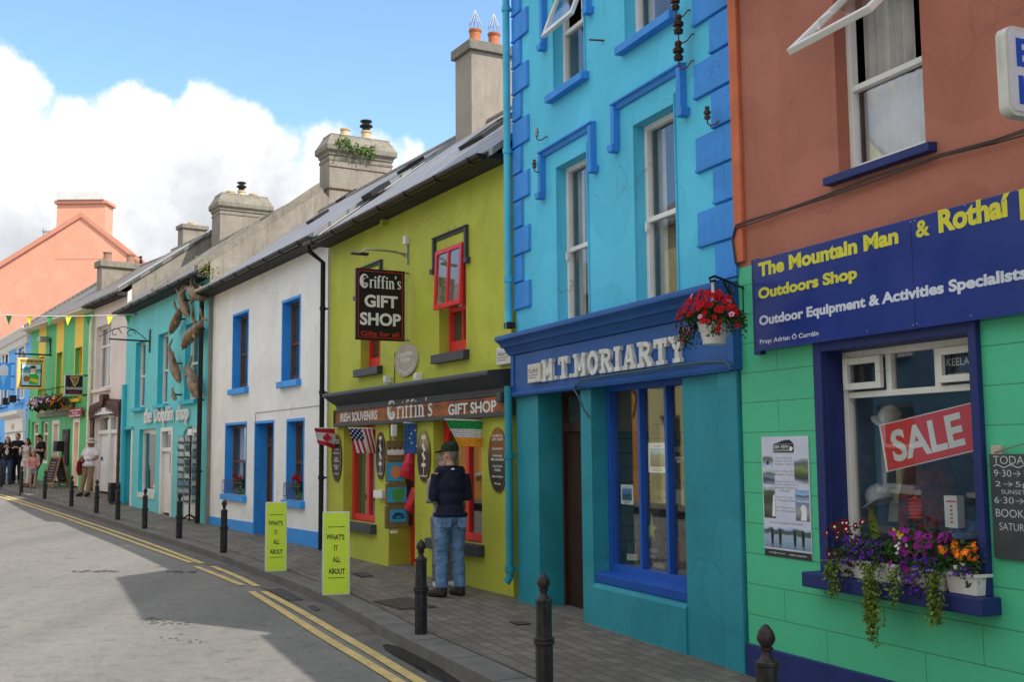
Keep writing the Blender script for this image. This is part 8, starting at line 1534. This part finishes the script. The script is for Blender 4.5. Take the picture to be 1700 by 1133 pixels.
def bunting():
 G_ = cloth('pennant green', C(30, 140, 75, 1.1), .1); Y_ = cloth('pennant yellow', C(235, 220, 60, 1.1), .08); a = FD.W(*(lambda q: (q[0], -.05, q[1]))(FD.uv(224, 522, -.05)))
 D = a.y; r = ray(-190, 508); b = EYEP + r * ((D + 1.5) / r.y); t = thing('bunting', 'string of green and yellow pennants stretched over the far end of the street', 'bunting', Matrix.Translation(a)); pts = []
 for i in range(41):
  s = i / 40; p = a.lerp(b, s); p.z -= .45 * 4 * s * (1 - s) * .35; pts.append(p - a)
 mb = MB(); mb.tube(pts, .011, 5); mb.build('string', WHITE2, t); mb = MB(); mb.tube([V((0, 0, 0)), V((.25, .05, .03))], .02, 5); mb.build('hook', BLACKM, t)
 for i, x in enumerate((213, 185, 150, 118, 87, 55, 20, -14, -48, -84, -120)):
  s = (224 - x) / (224 + 190.); k = s * 40; j = int(k); p = pts[j].lerp(pts[j + 1], k - j); d = (pts[j + 1] - pts[j]).normalized(); m_ = MB(); w = .10; rn = random.Random(i); sw = rn.uniform(-.10, .10)
  A = p - d * w; B = p + d * w; Cc = p + V((0, sw, -.28)) + d * rn.uniform(-.03, .03); md = (A + B) / 2 + V((0, .02, 0)); m_.add([A, md, B, Cc, A + V((0, .006, 0)), md + V((0, .006, 0)), B + V((0, .006, 0)), Cc + V((0, .006, 0))], [(0, 1, 3), (1, 2, 3), (4, 7, 5), (5, 7, 6)]); m_.build('pennant', G_ if i % 2 == 0 else Y_, t, recalc=False)
bunting()

# ------------------------------------------------------------------ people
SKIN = paint('skin', (.50, .28, .20), .55, .06, 8, .1, 80); SKINT = paint('tanned skin', (.34, .17, .11), .55, .06, 8, .1, 80); EYEM = plain('eye dark', (.02, .015, .012), .2); LIPS = plain('lips', (.35, .12, .10), .5); HAIRB = cloth('dark hair', (.022, .016, .013), .4, 30); HAIRG = cloth('grey hair', (.17, .16, .155), .3, 40); HAIRR = cloth('brown hair', (.05, .026, .016), .4, 30)
def person(label, pos, az, H, top, legs, shoes, hair, j=None, skin=SKIN, sleeve='short', hem=.90, vox=.012, head_yaw=0., head_pitch=0., cuff=.08, girth=1., extra=None, hairlen=0, fat=1., hairk=1.):
 k = H / 1.75; t = thing('person', label, 'person', Matrix.Translation(pos) @ Matrix.Rotation(-az, 4, 'Z') @ Matrix.Scale(k, 4))
 J = dict(hipL=(-.095, 0, .92), hipR=(.095, 0, .92), kneeL=(-.10, .03, .50), kneeR=(.10, .03, .50), ankL=(-.105, -.02, .085), ankR=(.105, -.02, .085), shL=(-.185, 0, 1.425), shR=(.185, 0, 1.425), elL=(-.25, -.03, 1.14), elR=(.25, -.03, 1.14), wrL=(-.26, .06, .90), wrR=(.26, .06, .90), pel=(0, 0, .95), chest=(0, 0, 1.28), neck=(0, 0, 1.47), head=(0, .015, 1.63), toeL=-.1, toeR=.1)
 J.update(j or {}); g = {a: (V(b) if not isinstance(b, float) else b) for a, b in J.items()}; T0 = lambda a: g[a]
 mid = (g['pel'] + g['chest']) / 2; HR = Matrix.Rotation(head_yaw, 3, 'Z') @ Matrix.Rotation(head_pitch, 3, 'X'); hc = g['head']
 def hp(x, y, z): return hc + HR @ V((x, y, z))
 b = [('e', g['pel'], (.16, .115, .13)), ('e', mid, (.145, .10, .16)), ('e', g['chest'], (.165, .115, .17)), ('t', [g['shL'] * .95 + g['chest'] * .05, g['neck'] - V((0, 0, .05)), g['shR'] * .95 + g['chest'] * .05], [.06, .075, .06]), ('t', [g['neck'] - V((0, 0, .06)), g['neck'] + V((0, 0, .03)), hc - V((0, 0, .05))], [.06, .054, .052]),
         ('e', hc, (.074, .092, .112), HR), ('e', hp(0, .028, -.06), (.055, .062, .062), HR), ('t', [hp(0, .085, .018), hp(0, .108, -.018), hp(0, .092, -.03)], [.010, .016, .012], 8), ('e', hp(-.075, -.005, -.01), (.012, .022, .032), HR), ('e', hp(.075, -.005, -.01), (.012, .022, .032), HR), ('e', hp(0, .085, -.063), (.022, .014, .010), HR), ('e', hp(0, .078, -.1), (.022, .02, .015), HR)]
 for s in 'LR':
  sg = -1 if s == 'L' else 1; sh, el, wr = g['sh' + s], g['el' + s], g['wr' + s]
  b.append(('t', [sh, sh.lerp(el, .4), el, el.lerp(wr, .35), wr], [.052, .05, .041, .043, .027]))
  d = (wr - el).normalized(); inw = g.get('palm' + s) or V((-sg * .8, .5, 0)); inw = (inw - d * inw.dot(d)).normalized(); sd_ = d.cross(inw)
  c = wr + d * .05; b.append(('t', [wr, wr + d * .045, wr + d * .085], [.026, .036, .032])); tw = -sg if 0 else 1
  for i, (o, ln) in enumerate(((-.028, .062), (-.0095, .072), (.0095, .068), (.027, .052))):
   p0 = wr + d * .08 + sd_ * o; p1 = p0 + d * ln * .55 + inw * .008; p2 = p1 + d * ln * .30 + inw * ln * .28; p3 = p2 + d * ln * .12 + inw * ln * .3; b.append(('t', [wr + d * .05 + sd_ * o * .9, p0, p1, p2, p3], [.011, .0105, .0095, .009, .007], 8))
  b.append(('t', [wr + d * .03 - sd_ * .025, wr + d * .055 - sd_ * .05 + inw * .012, wr + d * .09 - sd_ * .058 + inw * .022], [.014, .012, .009], 8))
  hi, kn, an = g['hip' + s], g['knee' + s], g['ank' + s]; b.append(('t', [hi, hi.lerp(kn, .45), kn, kn.lerp(an, .35), an], [.088, .08, .056, .056, .04])); a_ = g['toe' + s]; f = V((math.sin(a_), math.cos(a_), 0)); b.append(('t', [an - f * .03 - V((0, 0, .03)), an + f * .08 - V((0, 0, .045)), an + f * .15 - V((0, 0, .055))], [.04, .035, .025]))
 meshobj('body', solidify_blob(b, min(vox, .010), 3), skin, t)
 # clothes
 c = [('e', (g['pel'] + V((0, 0, .0))), (.186 * girth * fat, .158 * fat, .14)), ('e', mid, (.175 * girth * fat, .135 * fat, .18)), ('e', g['chest'], (.19 * girth, .138 * fat, .19)), ('t', [g['shL'], g['neck'] - V((0, 0, .05)), g['shR']], [.075, .09, .075])]
 hz = V((0, 0, hem - .95)) + g['pel']; c.append(('t', [hz + V((0, 0, .02)), hz + V((0, 0, .1))], [.155 * girth * fat, .16 * girth * fat]))
 for s in 'LR':
  sh, el, wr = g['sh' + s], g['el' + s], g['wr' + s]
  if sleeve == 'long': c.append(('t', [sh - V((0, 0, .012)), sh.lerp(el, .5), el, el.lerp(wr, .5), el.lerp(wr, .93)], [.068 * girth, .069 * girth, .064 * girth, .058 * girth, .045]))
  elif sleeve == 'short': c.append(('t', [sh, sh.lerp(el, .4), sh.lerp(el, .72)], [.072, .072, .072]))
 tm = solidify_blob(c, vox, 3, folds=.020, fsize=.09)
 import bmesh as bmm
 bm = bmm.new(); bm.from_mesh(tm); zc = hz.z; bmm.ops.bisect_plane(bm, geom=bm.verts[:] + bm.edges[:] + bm.faces[:], plane_co=(0, 0, zc), plane_no=(0, 0, 1), clear_inner=False) ; dl = [f for f in bm.faces if f.calc_center_median().z < zc - .001 and abs(f.calc_center_median().x - g['pel'].x) < .21 and not any((f.calc_center_median() - q).length < .12 for q in (g['wrL'], g['wrR'], g['elL'], g['elR']))]; bmm.ops.delete(bm, geom=dl, context='FACES'); bm.to_mesh(tm); bm.free()
 o = meshobj('top', tm, top, t); sd2 = o.modifiers.new('thickness', 'SOLIDIFY'); sd2.thickness = .006
 c = [('e', g['pel'] + V((0, -.01, -.02)), (.172 * fat, .135 * fat, .12)), ('t', [g['pel'] + V((0, 0, .0)), g['pel'] + V((0, 0, .09))], [.132 * fat, .128 * fat])]
 for s in 'LR':
  hi, kn, an = g['hip' + s], g['knee' + s], g['ank' + s]
  if cuff < .3: c.append(('t', [hi, hi.lerp(kn, .5), kn, kn.lerp(an, .5), kn.lerp(an, 1 - max(0, cuff - .06) * 2)], [.104 * fat, .096, .078, .076, .072]))
  else: c.append(('t', [hi, hi.lerp(kn, .55)], [.105, .10]))
 meshobj('trousers' if cuff < .3 else 'shorts', solidify_blob(c, vox, 3, folds=.022, fsize=.08), legs, t)
 for s in 'LR':
  an = g['ank' + s]; a_ = g['toe' + s]; f = V((math.sin(a_), math.cos(a_), 0)); z0 = an.z - .085
  meshobj('shoe', solidify_blob([('t', [V((an.x, an.y, z0 + .045)) - f * .055, V((an.x, an.y, z0 + .05)) + f * .05, V((an.x, an.y, z0 + .038)) + f * .15, V((an.x, an.y, z0 + .03)) + f * .185], [.044, .05, .042, .028]), ('t', [V((an.x, an.y, z0 + .05)) - f * .02, V((an.x, an.y, z0 + .11)) - f * .025], [.045, .045])], .012, 3), shoes, t)
 e = MB()
 for sx in (-.031, .031): e.ell(hp(sx, .083, .012), (.012, .008, .008), 8, 0)
 e.build('eyes', EYEM, t, smooth=60); e = MB(); e.ell(hp(0, .098, -.062), (.019, .005, .004), 8); e.build('mouth', LIPS, t, smooth=60)
 if hair is not None:
  h_ = [('e', hp(0, -.018, .032 if hairk == 1 else .0), (.084 * hairk, .092 * hairk, .098 * hairk), HR), ('e', hp(0, -.045, -.02), (.076 * hairk, .062 * hairk ** 2, .08 * hairk), HR)]
  if hairlen: h_ += [('t', [hp(0, -.05, 0), hp(0, -.085, -.12), hp(0, -.09, -.12 - hairlen)], [.075, .08, .045]), ('t', [hp(-.07, 0, .02), hp(-.085, .0, -.1), hp(-.085, .02, -.1 - hairlen * .6)], [.03, .03, .02]), ('t', [hp(.07, 0, .02), hp(.085, .0, -.1), hp(.085, .02, -.1 - hairlen * .6)], [.03, .03, .02])]
  meshobj('hair', solidify_blob(h_, .010, 4), hair, t)
 if extra: extra(t, hp, HR, g)
 return t
def foot(px, py): p = ground(px, py); return V((p.x, p.y, gz(p.x, p.y)))
def jeans(name, rgb, fade=1.7):
 m, n, l, b = newmat(name); vec = coords(n, l); f = tex_noise(n, l, coords(n, l, scale=(3, 3, 1.6)), 2.6, 5, .6); g = tex_noise(n, l, coords(n, l, scale=(1, 1, 2.2)), 10, 4, .6); col = mixc(n, l, rng(n, l, f, .35, .7), rgb, tuple(min(.8, x * fade) for x in rgb)); col = mixc(n, l, rng(n, l, g, .55, .75, 0, .5), col, tuple(x * .45 for x in rgb)); l.new(col, b.inputs['Base Color']); b.inputs['Roughness'].default_value = .9; bumpn(n, l, b, g, .9, .03); return m
SHB = plain('black shoe', (.02, .02, .02), .6); SHW = plain('white shoe', (.6, .6, .6), .6); SHBR = plain('brown shoe', (.10, .06, .03), .6)
def capx(t, hp, HR, g, mat, brim=.12):
 mb = MB(); rings = [[hp(r * .094 * math.cos(q * .4488), -.008 + r * .108 * math.sin(q * .4488), z) for q in range(14)] for r, z in ((1.0, .035), (1.02, .06), (.98, .09), (.82, .122), (.5, .143), (.06, .15))]; mb.loft(rings); cp = mb.build('cap', mat, t, smooth=60); mb = MB(); P_ = [hp(.08 * math.cos(math.radians(a)), .075 + brim * math.sin(math.radians(a)), .048 - .012 * math.sin(math.radians(a))) for a in range(0, 181, 15)]; mb.loft([P_, [p + HR @ V((0, 0, .008)) for p in P_]]); mb.build('peak', mat, cp); mb = MB(); mb.ell(hp(0, -.008, .15), (.008, .008, .006), 6); mb.build('button', mat, cp)
 mb = MB()
 for sx in (-1, 1): mb.tube([hp(sx * .078, -.03, .008), hp(sx * .078, .085, .014)], .003, 5); mb.tube([hp(sx * .033 + .024 * math.cos(q * .524), .103, .008 + .018 * math.sin(q * .524)) for q in range(13)], .003, 4)
 mb.build('glasses', BLACKM, t)
def man_cap():
 NAVYJ = cloth('navy fleece', (.012, .015, .032), .35, 5, (.018, .022, .045)); JN = jeans('washed denim', (.085, .16, .28), 1.8)
 def ex(t, hp, HR, g):
  capx(t, hp, HR, g, cloth('green cap', (.018, .032, .018), .3, 20)); mb = MB(); mb.tube([(.062 * math.cos(q * .524), g['neck'].y + .066 * math.sin(q * .524), g['neck'].z + .01) for q in range(13)], .022, 8); mb.build('collar', NAVYJ, t, smooth=60); mb = MB(); mb.box(-.018, .018, -.105, -.10 + .012, g['neck'].z - .02, g['neck'].z + .0); mb.build('collar_tag', WHITE2, t); mb = MB(); z = .935; mb.tube([(.19 * math.cos(q * .524), .145 * math.sin(q * .524) - .005, z) for q in range(13)], .024, 8); mb.build('waistband', NAVYJ, t, smooth=60)
  for sx in (-1, 1): pk = MB(); pk.prism([(sx * .09 - .055, .90), (sx * .09 + .055, .90), (sx * .09 + .05, .80), (sx * .09, .78), (sx * .09 - .05, .80)], -.158, -.145); pk.build('back_pocket', JN, t, bevel=.004)
 HG = None
 person('man in green cap, navy fleece and faded jeans with his back to the viewer', foot(748, 991), math.radians(-22), 1.74, NAVYJ, JN, plain('hiking shoe', (.03, .028, .025), .7), HAIRG, dict(shL=(-.165, 0, 1.41), shR=(.165, 0, 1.41), elL=(-.215, -.02, 1.13), elR=(.215, .0, 1.13), wrL=(-.12, .22, 1.14), wrR=(.12, .23, 1.12), kneeL=(-.105, .02, .5), kneeR=(.10, .04, .5), ankL=(-.115, -.03, .085), ankR=(.115, .0, .085), toeL=-.75, toeR=-.35), sleeve='long', hem=.93, head_yaw=math.radians(38), head_pitch=-.12, girth=.95, extra=ex, vox=.011, fat=1.0, hairk=.85)
def companion():
 person('person half hidden behind the man in the green cap, white shoes and grey trousers showing', foot(738, 977), math.radians(150), 1.62, cloth('beige top', (.30, .26, .22), .1), cloth('grey trousers', (.16, .15, .14), .15), SHW, HAIRG, dict(elL=(-.22, .02, 1.14), elR=(.22, .02, 1.14), wrL=(-.10, .20, 1.2), wrR=(.10, .2, 1.18)), sleeve='long', head_yaw=math.radians(10), girth=.92)
def hat_man():
 def ex(t, hp, HR, g):
  st = cloth('straw hat', (.54, .49, .39), .10, 20); mb = MB(); mb.lathe([(.175, -.055), (.18, -.04), (.13, -.005), (.10, .012), (.098, .07), (.085, .10), (.03, .108)], hp(0, -.01, .05), 18); ht = mb.build('sun_hat', st, t, smooth=50); mb = MB(); mb.lathe([(.1005, .012), (.1, .04)], hp(0, -.01, .05), 18); mb.build('hat_band', plain('hat band', (.06, .05, .04), .7), ht)
  w = g['wrL']; mb = MB(); mb.lathe([(.03, -.06), (.038, .05), (.036, .05), (.028, -.055)], w + V((-.03, .10, .05)), 12); mb.build('paper_cup', WHITE2, t, smooth=40)
  w = g['wrR']; q = g['elR'].lerp(w, .6); me = solidify_blob([('t', [q + V((-.03, .02, .03)), q + V((.04, .03, -.10)), q + V((.06, .03, -.3)), q + V((.03, .03, -.48))], [.06, .08, .085, .06]), ('t', [q + V((-.05, 0, .02)), q + V((-.06, .0, -.2))], [.05, .04])], .014, 3); meshobj('draped_jacket', me, cloth('maroon jacket', (.13, .012, .022), .25, 10), t)
 person('man in white T shirt and pale sun hat with a jacket over his arm', foot(146, 824), math.radians(195), 1.75, cloth('white tee', (.66, .67, .72), .06), cloth('khaki trousers', C(138, 120, 92, 1.0), .18), SHB, HAIRG, dict(pel=(.02, 0, .95), chest=(-.02, -.05, 1.28), neck=(-.03, -.06, 1.47), head=(-.03, -.04, 1.63), shL=(-.205, -.05, 1.425), shR=(.165, -.05, 1.42), elL=(-.29, .0, 1.15), elR=(.27, .0, 1.15), wrL=(-.26, .24, 1.12), wrR=(.12, .20, 1.10), kneeL=(-.09, .06, .5), kneeR=(.12, .08, .5), ankL=(-.07, .10, .085), ankR=(.14, .16, .085)), skin=SKINT, head_yaw=math.radians(-50), fat=1.06, girth=1.12, extra=ex, vox=.014)
def group():
 def tote(t, hp, HR, g): me = solidify_blob([('e', g['elL'] + V((-.10, .04, -.12)), (.15, .05, .17))], .015, 3); o = meshobj('straw_bag', me, cloth('straw bag', (.50, .40, .25), .15, 20), t); mb = MB(); mb.tube([g['elL'] + V((-.16, .04, 0)), g['elL'] + V((-.02, .02, .1)), g['elL'] + V((-.02, .04, .0))], .01, 5); mb.build('bag_handle', RUST, o)
 def strap(t, hp, HR, g): mb = MB(); mb.tube([(.15, .10, 1.46), (.15, .14, 1.30), (.17, .11, 1.1)], .024, 6); mb.tube([(-.15, .10, 1.46), (-.15, .14, 1.30), (-.17, .11, 1.1)], .024, 6); mb.build('rucksack_strap', BLACKM, t); tote(t, hp, HR, g)
 def phone(t, hp, HR, g): p = (g['wrL'] + g['wrR']) / 2 + V((0, .10, .06)); mb = MB(); mb.box(p.x - .035, p.x + .035, p.y - .005, p.y + .005, p.z - .07, p.z + .07); mb.build('phone', BLACK, t, bevel=.004)
 def tee(t, hp, HR, g): me = solidify_blob([('e', (0, .055, 1.22), (.085, .10, .22))], .015, 2); meshobj('inner_top', me, cloth('white vest', (.62, .60, .57), .06), t)
 eat = dict(elL=(-.23, .03, 1.17), elR=(.23, .03, 1.17), wrL=(-.07, .20, 1.36), wrR=(.07, .20, 1.37))
 person('woman with long dark hair, black jacket and blue jeans, hands at her mouth', foot(10.5, 805), math.radians(165), 1.66, cloth('black jacket', (.014, .014, .015), .2), jeans('dark denim', (.022, .045, .10), 1.5), SHB, HAIRB, eat, sleeve='long', head_yaw=.1, extra=tee, vox=.014, hairlen=.24, girth=.95)
 person('man in dark navy top standing behind the two women', foot(27, 803.5), math.radians(172), 1.76, cloth('dark navy tee', (.012, .014, .024), .2), cloth('black trousers', (.014, .014, .016), .2), SHBR, HAIRB, dict(elL=(-.24, .0, 1.15), elR=(.26, .06, 1.15), wrL=(-.08, .2, 1.24), wrR=(.12, .26, 1.22)), head_yaw=-.2, vox=.016)
 person('woman in cream top and white trousers carrying a straw bag', foot(43, 809.5), math.radians(178), 1.65, cloth('cream top', (.50, .46, .40), .1), cloth('white trousers', (.62, .58, .57), .06), plain('sandal', (.3, .15, .12), .6), HAIRR, dict(elL=(-.25, .02, 1.15), elR=(.23, .04, 1.16), wrL=(-.16, .18, 1.24), wrR=(.14, .2, 1.28), ankL=(-.06, .02, .085), ankR=(.09, -.1, .085)), skin=SKIN, head_yaw=-.5, extra=strap, vox=.014, hairlen=.12, cuff=.12, girth=.95)
 person('little girl in pink jacket and denim shorts beside the woman in white', foot(54, 811), math.radians(150), 1.22, cloth('pink jacket', (.58, .27, .25), .1), cloth('pale denim', (.24, .34, .40), .15), plain('girl shoe', (.12, .12, .12), .6), HAIRR, dict(elL=(-.24, .04, 1.17), elR=(.27, .07, 1.17), wrL=(-.2, .22, 1.08), wrR=(.28, .24, 1.05), ankL=(-.06, .05, .085), ankR=(.1, -.08, .085)), sleeve='long', cuff=.5, head_yaw=-.3, vox=.016, hairlen=.15, girth=1.05)
 person('man in black T shirt and jeans leaning on the pub wall looking at his phone', foot(62, 803.5), math.radians(225), 1.74, cloth('black tee', (.012, .012, .013), .2), jeans('blue black denim', (.014, .03, .055), 1.5), SHB, HAIRB, dict(pel=(0, -.06, .93), chest=(0, -.10, 1.26), neck=(0, -.09, 1.45), head=(0, -.02, 1.60), shL=(-.18, -.10, 1.41), shR=(.18, -.10, 1.41), elL=(-.24, -.04, 1.14), elR=(.24, -.04, 1.14), wrL=(-.06, .19, 1.2), wrR=(.06, .19, 1.2), hipL=(-.09, -.05, .9), hipR=(.09, -.05, .9), kneeL=(-.1, .1, .49), kneeR=(.1, .12, .49), ankL=(-.1, .15, .085), ankR=(.1, .22, .085)), head_pitch=-.5, extra=phone, vox=.014)
 person('person in dark clothes with a tan bag, cut by the left edge of the photo', foot(-6, 803), math.radians(165), 1.68, cloth('charcoal jacket', (.02, .02, .022), .2), jeans('dark denim two', (.02, .03, .05), 1.4), SHB, HAIRB, dict(elR=(.26, .03, 1.14), wrR=(.16, .24, 1.06)), sleeve='long', extra=lambda t, hp, HR, g: meshobj('tan_bag', solidify_blob([('e', g['elL'] + V((-.06, .06, -.06)), (.16, .08, .10))], .015, 3), cloth('tan leather', (.30, .16, .07), .2), t), vox=.016)
man_cap(); companion(); hat_man(); group()
